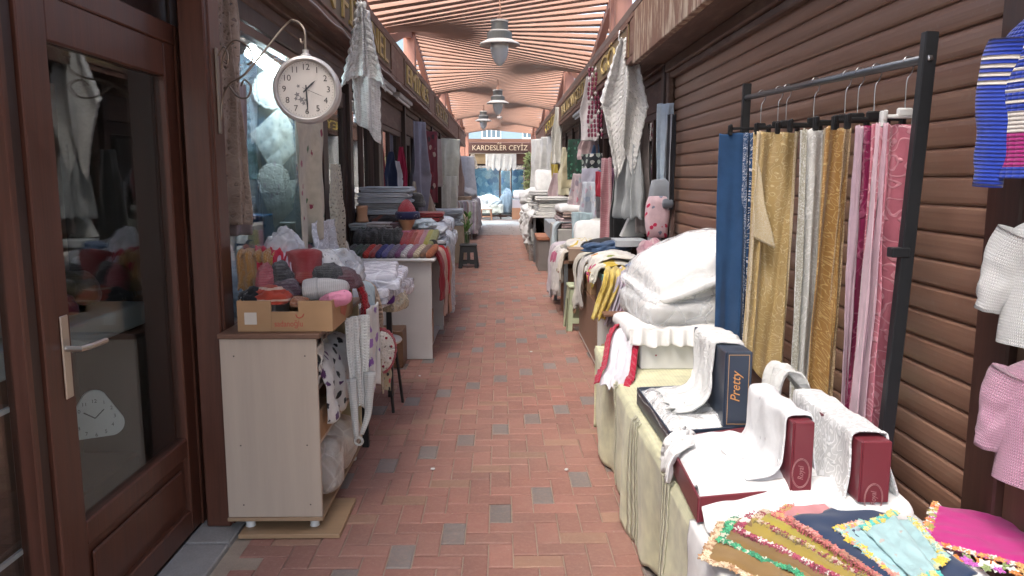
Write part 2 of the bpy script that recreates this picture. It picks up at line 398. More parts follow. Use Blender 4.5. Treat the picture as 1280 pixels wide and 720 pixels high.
@memo
def m_shutter():
    t = NT('shutter_slats'); co = t.coord('Object'); z = t.sep(co)[2]
    g = t.noise(t.map(co, (30, 1.1, 55)), 1.0, 6.0, .68); g2 = t.noise(t.map(co, (4, .5, 14)), 1.0, 3)
    col = t.mix(t.ramp(g, [(.30, 0.0), (.70, 1.0)]), (.19, .098, .064), (.29, .162, .108)); col = t.mix(t.ramp(g2, [(.40, 0.0), (.7, .5)]), col, (.35, .215, .15))
    d = t.noise(co, 30, 4, .7); col = t.mix(t.ramp(d, [(.58, 0.0), (.75, .35)]), col, (.33, .27, .22))
    return t.fin(t.pri(col, t.math('ADD', t.math('MULTIPLY', g, .18), .26), t.bump(g, .06, .002)))
MAHOG = m_wood((.115, .043, .026), .36, 'Z', .52); MAHOGY = m_wood((.100, .036, .022), .38, 'Y', .55)
DARKW = m_wood((.042, .020, .015), .42, 'Z', .6); DARKY = m_wood((.042, .020, .015), .42, 'Y', .6)
FASC = m_wood((.20, .095, .062), .6, 'Y', .6, worn=.35, wornc=(.34, .25, .19)); SOFF = m_wood((.14, .075, .052), .6, 'Y', .6, worn=.3, wornc=(.26, .19, .15))
TERRA = m_wood((.34, .195, .138), .5, 'X', .65); TERRAZ = m_wood((.36, .17, .12), .55, 'Z', .75); TERRAY = m_wood((.36, .17, .12), .55, 'Y', .75)
BLACK = m_plain((.012, .012, .013), .4); BLKM = m_plain((.016, .017, .019), .35, coat=.2); STEEL = m_plain((.55, .55, .56), .3, metal=1.0, dirt=.1); GREYM = m_plain((.18, .19, .2), .4, metal=.6)
WHITEP = m_plain((.72, .71, .69), .5); GLASS = m_glass(); CARD = m_card()
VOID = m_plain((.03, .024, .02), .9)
WHC = m_cloth((.80, .80, .79), wr=.5, tl=.15); WHB = m_cloth((.72, .76, .80), wr=.5, tl=.15); CREAM = m_cloth((.68, .62, .48), wr=.5)
# ---------------------------------------------------------------- ground and paving
def ground():
    b = MB(); b.box(-60, 60, -40, 90, -.3, -.03); struct(b.build('ground', m_ground((.22, .21, .19), .5)))
    b = MB(); b.box(-1.12, 1.46, -3, 20.6, -.03, -.007); struct(b.build('joint_sand', m_ground((.36, .29, .22), 3)))
    b = MB(); U, V = .1, .0985; y0 = 3.207
    rr = random.Random(3)
    for i in range(-11, 15):
        for j in range(-62, 176):
            x = -.05 + i*U; y = y0 + j*V; k = (i-j) % 4
            if k == 0: x1, y1 = x+U, y+2*V
            elif k == 1: x1, y1 = x+2*U, y+V
            else: continue
            if x < -1.11 or x1 > 1.46: continue
            m = (i-j) % 12
            if m == 0 and i % 2 == 0: c = (.175, .160, .148)
            elif m == 5 and i % 2: c = (.30, .168, .110)
            else: c = (.285, .130, .098)
            q = rr.uniform(.84, 1.12); w = rr.uniform(-.025, .025)
            b.cur = (min(1, c[0]*q), max(0, c[1]*(q+w)), max(0, c[2]*(q+w)))
            g = .0022; h = rr.uniform(-.0012, .0012); e = .005; tx, ty = rr.uniform(-.0012, .0012), rr.uniform(-.0012, .0012)
            lo = [b.add((px, py, -.012)) for px, py in ((x+g, y+g), (x1-g, y+g), (x1-g, y1-g), (x+g, y1-g))]
            md = [b.add((px, py, h-.003)) for px, py in ((x+g, y+g), (x1-g, y+g), (x1-g, y1-g), (x+g, y1-g))]
            tp = [b.add((px, py, h+sx*tx+sy*ty)) for px, py, sx, sy in ((x+g+e, y+g+e, -1, -1), (x1-g-e, y+g+e, 1, -1), (x1-g-e, y1-g-e, 1, 1), (x+g+e, y1-g-e, -1, 1))]
            for n in range(4):
                m_ = (n+1) % 4; b.f.append([lo[n], lo[m_], md[m_], md[n]]); b.f.append([md[n], md[m_], tp[m_], tp[n]])
            b.f.append(tp)
    struct(b.build('brick_paving', m_brick(), usecol=True))
    b = MB(); rr = random.Random(5)
    y = 20.62
    while y < 29.9:
        x = -9 + rr.uniform(0, .4)
        while x < 9:
            w = .6; b.box(x, x+w-.006, y, y+.394, -.03, rr.uniform(-.002, .002), .004); x += w
        y += .4
    struct(b.build('cross_alley', m_ground((.25, .21, .19), 1.2, .6)))
    for s, x0, x1 in ((-1, -1.30, -1.115),):
        b = MB(); y = -3.0
        while y < 20: b.box(x0, x1, y, y+1.19, -.03, .018, .006); y += 1.2
        struct(b.build('concrete_sill', m_ground((.30, .29, .27), 2)))
ground()

# ---------------------------------------------------------------- shop rows
WX = 1.29      # wall plane of the left row
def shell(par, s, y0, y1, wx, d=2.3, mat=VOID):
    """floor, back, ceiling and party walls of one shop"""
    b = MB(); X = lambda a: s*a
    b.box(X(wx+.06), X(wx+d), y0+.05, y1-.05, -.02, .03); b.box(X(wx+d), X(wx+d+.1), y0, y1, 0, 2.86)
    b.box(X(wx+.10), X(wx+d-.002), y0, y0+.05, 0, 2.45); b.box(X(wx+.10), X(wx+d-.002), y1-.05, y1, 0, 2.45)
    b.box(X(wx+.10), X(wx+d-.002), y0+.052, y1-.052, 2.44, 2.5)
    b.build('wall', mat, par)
    b = MB(); b.box(X(1.10), X(wx+d+.15), y0, y1, 2.865, 2.93); b.build('roof', m_plain((.16, .11, .09), .8), par)
def fascia(par, s, y0, y1, fx, wx, z0=2.5, z1=2.86, m=None, bars=()):
    X = lambda a: s*a; m = m or FASC
    b = MB(); b.box(X(fx), X(fx+.05), y0+.002, y1-.002, z0, z1, .004); b.box(X(fx-.018), X(fx+.06), y0+.002, y1-.002, z1-.035, z1+.012, .004); b.box(X(fx-.012), X(fx+.058), y0+.002, y1-.002, z0-.02, z0+.03, .004)
    for ya, yb in bars: b.box(X(fx-.014), X(fx+.01), ya, yb, z0+.03, z1-.037, .003)
    b.build('fascia', m, par)
    b = MB(); n = 3
    for k in range(n):
        a = lerp(fx+.062, wx+.01, k/n); c = lerp(fx+.062, wx+.01, (k+1)/n)-.004
        b.box(X(a), X(c), y0+.003, y1-.003, z0-.012, z0+.012, .002)
    b.box(X(wx-.05), X(wx+.05), y0, y1, z0-.06, z0-.0125, .006); b.box(X(wx-.02), X(wx+.05), y0, y1, z0-.13, z0-.062, .006)
    b.build('soffit', SOFF, par)
def frame(mb, s, wx, y0, y1, z0, z1, t=.055, d=.06, off=0.0):
    X = lambda a: s*a
    mb.box(X(wx+off), X(wx+off+d), y0, y0+t, z0, z1, .004); mb.box(X(wx+off), X(wx+off+d), y1-t, y1, z0, z1, .004)
    mb.box(X(wx+off+.001), X(wx+off+d-.001), y0+t, y1-t, z1-t, z1, .004); mb.box(X(wx+off+.001), X(wx+off+d-.001), y0+t, y1-t, z0, z0+t, .004)
def window(par, s, wx, y0, y1, z0, z1, m=None, t=.055, mull=(), glass=True):
    b = MB(); frame(b, s, wx, y0, y1, z0, z1, t)
    for q in mull: b.box(s*(wx+.002), s*(wx+.058), q-.02, q+.02, z0+t, z1-t, .003)
    w = b.build('window', m or DARKW, par)
    if glass:
        b = MB(); b.box(s*(wx+.027), s*(wx+.032), y0+t, y1-t, z0+t, z1-t); b.build('pane', GLASS, w)
    return w
def door(par, s, wx, y0, y1, z1, m=None, hside=0, low=.42, off=.0, panel=True, handle=True, gl=None):
    m = m or MAHOG; X = lambda a: s*a; st = .10; D = .05
    b = MB(); b.box(X(wx+off), X(wx+off+D), y0, y0+st, .03, z1, .005); b.box(X(wx+off), X(wx+off+D), y1-st, y1, .03, z1, .005)
    b.box(X(wx+off+.001), X(wx+off+D-.001), y0+st, y1-st, z1-st-.03, z1, .005); b.box(X(wx+off+.001), X(wx+off+D-.001), y0+st, y1-st, low-.04, low+.04, .005)
    b.box(X(wx+off+.001), X(wx+off+D-.001), y0+st, y1-st, .03, .13, .005)
    b.box(X(wx+off+.022), X(wx+off+D-.008), y0+st, y1-st, .13, low-.04)
    b.box(X(wx+off+.008), X(wx+off+.022), y0+st+.045, y1-st-.045, .17, low-.08, .006)
    d = b.build('door', m, par)
    b = MB(); b.box(X(wx+off+.022), X(wx+off+.028), y0+st, y1-st, low+.04, z1-st-.03); b.build('pane', gl or GLASS, d)
    if handle:
        yh = y0+.06 if hside == 0 else y1-.06; sg = 1 if hside == 0 else -1
        b = MB(); b.box(X(wx+off-.006), X(wx+off-.0005), yh-.02, yh+.02, .85, 1.10, .003)
        b.tube([(X(wx+off-.005), yh, 1.0), (X(wx+off-.05), yh, 1.0), (X(wx+off-.056), yh+sg*.03, 1.0), (X(wx+off-.056), yh+sg*.13, .998)], .009, 8)
        b.build('handle', m_plain((.62, .58, .5), .35, metal=.9), d, smooth=False)
    return d
def shop(name, label, y0, y1, s): return thing(name, label, 'shop', (s*1.3, (y0+y1)/2, 0))

# left row -----------------------------------------------------------------
L1 = shop('shop_building', 'near dark shop behind the half glazed mahogany door with steel lever handle', -1.5, 3.5, -1)
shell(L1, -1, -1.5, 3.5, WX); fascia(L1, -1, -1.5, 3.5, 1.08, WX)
door(L1, -1, WX, 2.19, 3.17, 2.02, MAHOG, 0, .40)
b = MB()
b.box(-WX-.07, -WX+.005, 3.17, 3.245, .02, 2.10, .005); b.box(-WX-.07, -WX+.004, 2.1, 3.17, 2.02, 2.10, .005)   # door casing
b.build('door_frame', MAHOG, L1)
b = MB(); b.box(-WX-.13, -WX-.04, 3.247, 3.33, .02, 2.44); b.box(-WX-.14, -WX-.05, -1.4, 3.247, 2.102, 2.30); b.build('recess_panel', DARKW, L1)
b = MB(); b.box(-WX+.03, -1.155, 3.14, 3.31, .02, 2.45, .006); b.box(-1.16, -1.148, 3.17, 3.28, .02, 2.44, .004); b.build('pilaster', MAHOG, L1)
b = MB(); b.box(-WX-.05, -WX+.004, 3.33, 3.498, .02, 2.44, .004); b.build('post', DARKW, L1)
b = MB(); b.box(-WX-.04, -1.17, -1.4, 3.138, 2.30, 2.43, .006); b.build('beam', MAHOGY, L1)
window(L1, -1, WX, .6, 2.13, .12, 2.10, DARKW, .05)
b = MB(); b.box(-WX-.05, -WX+.012, 2.045, 2.072, .02, 2.3, .004); b.build('post', MAHOG, L1)
b = MB(); b.box(-WX-.05, -WX+.01, 2.135, 2.185, .02, 2.1, .004); b.build('post', MAHOG, L1)
b = MB(); b.box(-1.95, -1.90, 2.2, 3.4, .03, 1.9); b.box(-1.897, -1.60, 2.25, 3.3, .03, .30, .01); b.build('inner_panel', m_wood((.17, .10, .06), .6), L1)
b = MB(); b.box(-1.90, -1.58, 2.25, 3.4, .86, .96, .006); b.build('counter_shelf', m_plain((.42, .45, .43), .5), L1)

L2 = shop('shop_building', 'shop with the blue lit lace window between mahogany pilaster and white door pull', 3.5, 8.2, -1)
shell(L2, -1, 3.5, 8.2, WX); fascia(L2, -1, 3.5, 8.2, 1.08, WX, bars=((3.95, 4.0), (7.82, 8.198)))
window(L2, -1, WX, 3.56, 5.62, .75, 2.28, MAHOG, .05)
b = MB(); b.box(-WX-.05, -WX, 3.5, 5.7, .02, .745); b.box(-WX-.05, -WX+.01, 3.5, 8.2, 2.285, 2.39, .004); b.build('panel', DARKW, L2)
for q in ((.015, 5.66, 5.80, 2.284), (.03, 6.62, 6.74, 2.284), (.05, 8.02, 8.19, 2.44)):
    b = MB(); b.box(-WX-.06, -WX+q[0], q[1], q[2], .02, q[3], .005); b.build('post', DARKW, L2)
door(L2, -1, WX, 5.80, 6.62, 2.2, DARKW, 0, .5, handle=False)
b = MB(); b.tube([(-1.285, 6.16, 1.00), (-1.235, 6.16, 1.0), (-1.22, 6.16, .95), (-1.215, 6.16, .88), (-1.235, 6.16, .83), (-1.285, 6.16, .83)], .011, 8, 18); b.build('pull_handle', m_plain((.75, .72, .66), .35), L2, smooth=True)
window(L2, -1, WX, 6.76, 8.0, .5, 2.25, m_wood((.11, .06, .045), .5), .05, (7.4,))
b = MB(); b.box(-WX-.012, -WX+.02, 6.745, 6.775, .6, 2.2); b.build('trim_strip', m_plain((.5, .5, .48), .5), L2)

def back_shop(label, y0, y1, s, wx=WX, fx=1.08, bars=(), n=2):
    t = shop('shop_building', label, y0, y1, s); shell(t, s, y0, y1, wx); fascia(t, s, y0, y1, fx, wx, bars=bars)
    w = (y1-y0)/n
    for k in range(n):
        b = MB(); b.box(s*(wx-.05), s*(wx+.06), y0+k*w+.002, y0+k*w+.11, .02, 2.438, .005); b.build('post', DARKW, t)
    b = MB(); b.box(s*(wx+.0), s*(wx+.05), y0+.11, y1, 2.10, 2.36, .005); b.build('panel', SOFF, t)
    for k in range(n):
        if k % 2 == 0: window(t, s, wx+.005, y0+k*w+.115, y0+(k+1)*w-.01, .35, 2.095, m_wood((.11, .06, .045), .5), .06, (y0+(k+.5)*w,))
        else: door(t, s, wx, y0+k*w+.12, y0+k*w+1.0, 2.09, DARKW, 0, .4)
    b = MB(); b.box(s*(wx+.01), s*(wx+.05), y0+.11, y1, .03, .345); b.build('plinth', DARKW, t)
    return t
back_shop('dark shop front behind the folded grey towels on the left', 8.2, 12.4, -1, bars=((8.202, 8.8), (11.95, 12.398)))
back_shop('narrow shop front behind the hanging ivory cloths on the left', 12.4, 16.4, -1, bars=((12.402, 12.9),))
back_shop('farther shop front behind the white garment and striped table on the left', 16.4, 20.4, -1, bars=((16.402, 16.9),))
back_shop('last small shop at the corner of the cross alley on the left', 20.4, 24.6, -1, bars=((20.402, 20.9),))

# right row ----------------------------------------------------------------
RX = 1.42
R1 = shop('shop_building', 'closed shop with the wide brown roller shutter and weathered overhanging fascia', -1.5, 6.57, 1)
WEATH = m_wood((.24, .125, .08), .6, 'Z', .6, .45, worn=.9, wornc=(.50, .40, .29))
shell(R1, 1, -1.5, 6.57, RX+.05)
b = MB(); b.box(1.10, 1.15, -1.5, 6.56, 2.44, 2.86, .005); b.build('fascia', WEATH, R1)
b = MB(); b.box(1.151, 1.39, -1.5, 6.555, 2.445, 2.47, .003); b.build('soffit', SOFF, R1)
b = MB(); b.box(1.36, 1.41, -1.5, 6.5, 2.36, 2.444, .01); b.box(1.385, 1.47, -1.5, 6.5, 2.31, 2.358, .008); b.box(1.37, 1.47, -1.5, 6.55, 2.447, 2.86); b.build('beam', SOFF, R1)
b = MB(); b.box(1.385, 1.47, 6.455, 6.555, .02, 2.444, .006); b.build('post', SOFF, R1)
b = MB(); b.box(1.375, 1.42, 6.42, 6.452, .02, 2.35, .004); b.build('guide_rail', SOFF, R1)
# shutter slats: one profile run along y
b = MB(); prof = []; p = .0905; z = .06
ns = int((2.36-z)/p)
for k in range(ns+1):
    zz = z + k*p
    prof += [(.013, zz), (.004, zz+.002), (-.002, zz+.009), (-.0045, zz+.024), (-.0058, zz+.046), (-.0052, zz+.064), (-.003, zz+.077), (.003, zz+.0835), (.012, zz+.0865)]
ids = []
for (dx, zz) in prof: ids.append((b.add((1.435+dx, 2.17, zz)), b.add((1.435+dx, 6.42, zz))))
for i in range(len(ids)-1): b.f.append([ids[i][0], ids[i][1], ids[i+1][1], ids[i+1][0]])
sh = b.build('roller_shutter', m_shutter(), R1)
b = MB(); b.box(1.405, 1.445, 2.17, 6.42, .02, .058, .004); b.build('bottom_rail', m_plain((.1, .06, .05), .5), sh)
b = MB(); b.box(1.375, 1.47, 2.02, 2.168, .02, 2.36, .006); b.build('post', m_wood((.085, .042, .03), .45), R1)
b = MB(); b.box(1.40, 1.46, -1.4, 2.018, .02, 2.36, .003); b.build('panel', m_wood((.19, .115, .07), .5), R1)

def rshop(label, y0, y1, bars=(), n=3):
    t = back_shop(label, y0, y1, 1, 1.42, 1.12, bars, n); return t
rshop('shop behind the big white crochet shawl and grey window on the right', 6.57, 10.8, ((6.572, 6.75),))
rshop('shop hung with patterned dresses and baby trousers on the right', 10.8, 14.8, ((14.4, 14.798),))
rshop('shop behind the piles of white bed linen on the right', 14.8, 19.4, ((14.802, 15.2),))
rshop('last shop at the cross alley corner on the right', 19.4, 24.2, ((19.402, 19.9),))

# signs --------------------------------------------------------------------
GOLD = m_plain((.50, .38, .15), .4, metal=.25, dirt=.3); SIGNB = m_wood((.15, .10, .055), .5, 'Y', .5)
GOLDD = m_plain((.36, .27, .12), .45, metal=.2, dirt=.4)
def sign(label, s, y0, y1, fx, txt, mat=None, bg=None, h=.20, grp='gold lettered shop signs along the fascias', wid=None):
    z0, z1 = 2.535, 2.82
    b = MB(); b.box(s*(fx-.012), s*(fx-.001), y0, y1, z0, z1, .003)
    ends = []
    o = tag(b.build('shop_sign', bg or SIGNB, None), label, 'sign', grp)
    b = MB(); b.text(txt, (s*(fx-.0125), (y0+y1)/2, (z0+z1)/2-.005), (0, -s, 0), (0, 0, 1), h, .014, width=wid or (y1-y0)*.86); b.build('lettering', mat or GOLD, o)
    b = MB(); t = .018
    b.box(s*(fx-.024), s*(fx-.0125), y0, y1, z1-t, z1, .002); b.box(s*(fx-.024), s*(fx-.0125), y0, y1, z0, z0+t, .002)
    b.box(s*(fx-.023), s*(fx-.0125), y0, y0+t, z0+t, z1-t, .002); b.box(s*(fx-.023), s*(fx-.0125), y1-t, y1, z0+t, z1-t, .002); b.build('sign_frame', FASC, o)
sign('gold lettered sign beside the white crochet triangle on the near left fascia', -1, 4.05, 7.8, 1.08, 'SİN FİTANEL', h=.22)
sign('gold lettered sign second along the left fascia past the plain panel', -1, 8.85, 11.9, 1.08, 'EMİNES', h=.22)
sign('narrow dull sign third along the left fascia', -1, 12.95, 16.2, 1.08, 'ÇEYİZ', GOLDD, h=.2)
sign('small short sign partly hidden by the big white crochet shawl', 1, 6.85, 9.35, 1.12, 'GÖ', bg=m_wood((.26, .19, .09), .5, 'Y', .5), h=.2, wid=1.0)
sign('long grey gold sign past the maroon beaded curtain on the right', 1, 9.8, 14.3, 1.12, 'NAZLICAN ÇEYİZ', GOLDD, h=.18)
sign('dark sign with yellow letters near the far corner post on the right', 1, 15.3, 19.2, 1.12, 'ÇEYİZ', m_plain((.6, .45, .1), .4), h=.2)

b = MB(); cp = []
for k in range(40): cp.append((-1.058, lerp(3.9, 12.2, k/39), 2.495-.018*abs(math.sin(k*.9))))
b.tube(cp, .0045, 5, 160); tag(b.build('electric_cable', m_plain((.55, .52, .50), .5), None), 'white electric cable sagging along the left fascia edge', 'cable')
# tube fittings under the soffits
for i, (s, y0, lab) in enumerate(((-1, 7.35, 'white tube light under the left soffit nearest the white crochet triangle'), (-1, 8.95, 'white tube light under the left soffit beyond the first one'), (1, 10.9, 'white tube light under the right soffit beside the maroon curtain'))):
    b = MB(); b.box(s*1.125, s*1.215, y0, y0+1.25, 2.425, 2.475, .01); o = tag(b.build('tube_light', m_plain((.55, .55, .53), .5), None), lab, 'light fitting', 'tube lights under the soffits')
    b = MB(); b.tube([(s*1.17, y0+.03, 2.41), (s*1.17, y0+1.22, 2.41)], .014, 10); b.build('tube', m_plain((.75, .75, .73), .3), o)

# ---------------------------------------------------------------- pergola
PG = thing('pergola', 'terracotta painted timber pergola of twisting slats over the alley', 'pergola', (0, 15, 2.86))
AMP, PER, YC = .25, 6.4, 11.3
def zl(y): return 3.27 + AMP*math.cos(2*PI*(y-YC)/PER)
def zr(y): return 3.25 - AMP*math.cos(2*PI*(y-YC)/PER)
for s, f in ((-1, zl), (1, zr)):
    for k, y in enumerate((-1.0, 2.0, 5.0, 8.0, 11.0, 14.0, 17.0, 20.0, 23.0, 26.0, 29.2)):
        b = MB(); b.box(s*1.16, s*1.32, y-.08, y+.08, 2.87 if y < 24 else .0, f(y)-.0, .01); b.build('post', TERRAZ, PG)
        if k % 2: 
            b = MB(); b.box(s*1.17, s*1.31, y+.38, y+.5, 2.87 if y < 24 else 0.0, f(y+.44)-.01, .01); b.build('post', TERRAZ, PG)
    b = MB(); ys = [-2.3+i*.35 for i in range(91)]
    for i in range(len(ys)-1):
        a, c = ys[i], ys[i+1]; q = [b.add((s*x, y, f(y)+dz)) for y in (a, c) for x in (1.2, 1.28) for dz in (-.10, .0)]
        b.f += [[q[0], q[1], q[5], q[4]], [q[2], q[6], q[7], q[3]], [q[0], q[4], q[6], q[2]], [q[1], q[3], q[7], q[5]]]
    b.build('beam', TERRAY, PG)
y = -2.2
rr = random.Random(11)
while y < 29.5:
    a, c = zl(y), zr(y); b = MB(); w = 1.36
    ang = math.atan2(c-a, 2*w); b.obox((0, y, (a+c)/2+.03), (2*w/math.cos(ang), .125, .045), Matrix.Rotation(-ang, 3, 'Y'), .003)
    b.build('slat', TERRA, PG); y += .205
# lamps
def lamp(x, y, zb, label, ztop):
    t = thing('pendant_lamp', label, 'lamp', (x, y, zb), 'pendant lamps under the pergola')
    gm = m_plain((.105, .105, .10), .5); wm = m_plain((.55, .52, .48), .45)
    b = MB(); b.lathe([(.004, .445), (.075, .44), (.085, .425), (.085, .345)], (x, y, zb), 28); b.lathe([(.105, .34), (.125, .325), (.125, .25), (.12, .245)], (x, y, zb), 28); b.build('hood', gm, t, smooth=False)
    b = MB(); b.lathe([(.07, .348), (.098, .346), (.11, .332), (.104, .328)], (x, y, zb), 28); b.lathe([(.10, .262), (.135, .255), (.19, .228), (.205, .212), (.203, .205), (.12, .235), (.08, .24)], (x, y, zb), 28)
    b.lathe([(.07, .45), (.088, .445), (.09, .43), (.086, .426)], (x, y, zb), 28); b.build('brim', wm, t)
    b = MB(); b.lathe([(.088, .235), (.092, .2), (.09, .15), (.075, .09), (.05, .04), (.022, .008), (.003, 0)], (x, y, zb), 28); b.build('glass_globe', m_plain((.62, .64, .64), .12, coat=.5), t, smooth=True)
    b = MB(); b.tube([(x, y, zb+.44), (x, y, zb+.5), (x+.012, y, zb+.53), (x, y, ztop)], .008, 8); b.obox((x, y, zb+.465), (.05, .02, .05), None, .004); b.build('hook', m_plain((.25, .13, .09), .5), t)
lamp(.0, 8.0, 2.62, 'largest pendant lamp with grey bands and clear glass, nearest the viewer', 3.26)
lamp(-.035, 14.2, 2.63, 'middle pendant lamp with white brim, hanging above the alley centre', 3.27)
lamp(-.40, 19.2, 2.68, 'smallest far pendant lamp left of the others', 3.28)
b = MB(); b.lathe([(.05, .06), (.055, .03), (.03, .0), (.002, -.01)], (0, 17.0, 2.77), 14); b.tube([(0, 17, 2.82), (0, 17, 3.27)], .006, 6); tag(b.build('bulb_holder', m_plain((.7, .62, .58), .4), None), 'tiny pale bulb holder hanging below the middle lamp', 'bulb holder')

# ---------------------------------------------------------------- end of the alley
E_ = thing('shop_building', 'facing shop at the alley end under the KARDESLER CEYIZ sign, blue lit window', 'shop', (0, 30.3, 0))
b = MB(); b.box(-6, -1.05, 29.9, 30.1, 0, 2.4); b.box(1.0, 6, 29.9, 30.1, 0, 2.4); b.box(-6, 6, 29.9, 30.1, 2.05, 3.0); b.box(-2.5, 2.5, 32.4, 32.5, 0, 2.5); b.box(-2.5, -2.4, 30.1, 32.4, 0, 2.5); b.box(2.4, 2.5, 30.1, 32.4, 0, 2.5); b.box(-2.5, 2.5, 30.1, 32.4, 2.45, 2.5); b.build('wall', m_wood((.15, .07, .045), .6, 'X', .6), E_)
b = MB(); frame(b, 1, 0, 0, 1, 0, 1); b = MB()
for x0, x1, z0, z1 in ((-1.05, -1.0, 0, 2.05), (.95, 1.0, 0, 2.05), (-.03, .03, 0, 2.0), (-1.0, .95, 1.99, 2.05), (-1.0, .95, .02, .1), (.42, .46, .1, 1.99)): b.box(x0, x1, 29.86, 29.95, z0, z1, .004)
w = b.build('window', DARKW, E_)
b = MB(); b.box(-1.0, .95, 29.92, 29.925, .1, 1.99); b.build('pane', GLASS, w)
b = MB(); b.box(-1.0, .95, 29.97, 29.98, .1, .75); b.build('kick_panel', m_plain((.10, .14, .15), .5), E_)
b = MB()
for k, (x0, x1, z0, z1) in enumerate(((-.98, -.04, .75, 1.9), (.05, .4, .9, 1.8), (.45, .93, .8, 1.85))): b.box(x0, x1, 30.6+.1*k, 30.62+.1*k, z0, z1)
b.build('back_drape', m_print((.26, .48, .66), ((.42, .66, .8), (.55, .74, .84), (.14, .30, .5)), .25, .55), E_)
b = MB(); b.box(-.8, .8, 30.9, 31.1, 2.36, 2.4); b.build('ceiling_light', m_emit((.65, .87, 1.0), 60), E_)
b = MB()
for k in range(9): b.box(-1.02+.0, -.42, 29.80, 29.86, 2.06+.045*k-.002, 2.098+.045*k-.004, .008)
b.build('blind_box', m_plain((.42, .31, .17), .5), E_)
b = MB(); b.box(-1.28, 1.18, 29.72, 29.86, 2.47, 2.86, .01); o = tag(b.build('shop_sign', m_wood((.11, .055, .045), .5, 'X'), None), 'dark KARDESLER CEYIZ name board across the alley end', 'sign')
b = MB(); b.text('KARDESLER CEYİZ', (0.0, 29.715, 2.64), (1, 0, 0), (0, 0, 1), .20, .02, width=2.1); b.build('lettering', m_plain((.70, .58, .42), .5), o)
b = MB(); b.text('ÖZ', (-.02, 29.715, 2.81), (1, 0, 0), (0, 0, 1), .05, .01, width=.16); b.build('lettering', m_plain((.70, .58, .42), .5), o)
# pale building above
U_ = thing('building', 'pale blue upper storey with curtained windows behind the end sign', 'building', (0, 33, 0))
b = MB(); b.box(-12, 12, 33, 33.3, 0, 8); b.box(-12, 12, 30.1, 33, 2.95, 3.0); b.build('wall', m_plain((.13, .18, .21), .8), U_)
for x0, x1 in ((-.75, .05), (.95, 1.75), (-2.6, -1.8), (2.7, 3.5)):
    b = MB(); t = .05
    b.box(x0, x1, 32.95, 33.0, 3.15, 3.2); b.box(x0, x1, 32.95, 33.0, 4.0, 4.05); 
    for q in (0, .25, .5, .75, 1): b.box(lerp(x0, x1-t*.6, q), lerp(x0, x1-t*.6, q)+t*.6, 32.96, 32.999, 3.2, 4.0)
    w = b.build('window', m_plain((.75, .75, .74), .5), U_)
    b = MB(); b.box(x0, x1, 32.985, 32.992, 3.2, 4.0); b.build('pane', m_plain((.06, .09, .11), .1), w)
# flank walls of the cross alley so that it closes to both sides
for s in (-1, 1):
    t = thing('building', ('pale rendered house closing the cross alley to the left', 'pale rendered house closing the cross alley to the right')[s > 0], 'building', (s*9, 27, 0))
    b = MB(); b.box(s*8.5, s*9, 20, 32, 0, 6); b.build('wall', m_plain((.45, .40, .36), .85), t)
    b = MB(); b.box(s*8.45, s*8.5, 25, 26, 1, 2.2, .01); b.build('window', m_plain((.06, .08, .09), .2), t)

# ---------------------------------------------------------------- light, sky, camera
def lighting():
    w = bpy.data.worlds.new('World'); S.world = w; w.use_nodes = True; nt = w.node_tree; nt.nodes.clear()
    sky = nt.nodes.new('ShaderNodeTexSky'); sky.sky_type = 'NISHITA'; sky.sun_disc = False; sky.sun_elevation = R(SUN_EL); sky.sun_rotation = R(SUN_AZ); sky.air_density = 1.0; sky.dust_density = 4.0; sky.ozone_density = 1.0
    bg = nt.nodes.new('ShaderNodeBackground'); bg.inputs[1].default_value = SKY; out = nt.nodes.new('ShaderNodeOutputWorld')
    nt.links.new(sky.outputs[0], bg.inputs[0]); nt.links.new(bg.outputs[0], out.inputs[0])
    d = bpy.data.lights.new('sun', 'SUN'); d.energy = SUNE; d.angle = R(SUN_ANG); d.color = (1, .96, .91); o = bpy.data.objects.new('sun', d); COL.objects.link(o)
    az = R(SUN_AZ); el = R(SUN_EL); v = Vector((math.sin(az)*math.cos(el), math.cos(az)*math.cos(el), math.sin(el)))   # towards the sun
    o.rotation_euler = v.to_track_quat('Z', 'Y').to_euler(); o.location = v*30
    c = bpy.data.cameras.new('camera'); c.sensor_width = 36; c.lens = FOC/1280*36; c.clip_end = 300; c.clip_start = .02; o = bpy.data.objects.new('camera', c); COL.objects.link(o)
    o.location = (0, 0, EYE); o.rotation_euler = (PI/2-CAM_P, 0, -CAM_Y); S.camera = o
    S.view_settings.view_transform = 'Standard'; S.view_settings.look = 'None'; S.view_settings.gamma = 1; S.view_settings.exposure = EXPO; S.view_settings.use_curve_mapping = False
    S.cycles.max_bounces = 8; S.cycles.transparent_max_bounces = 24; S.cycles.diffuse_bounces = 4; S.cycles.use_denoising = True; S.cycles.sample_clamp_indirect = 6
SUN_EL, SUN_AZ, SUN_ANG, SUNE, SKY, EXPO = 60, 212, 26, 1.5, .15, 2.68
lighting()
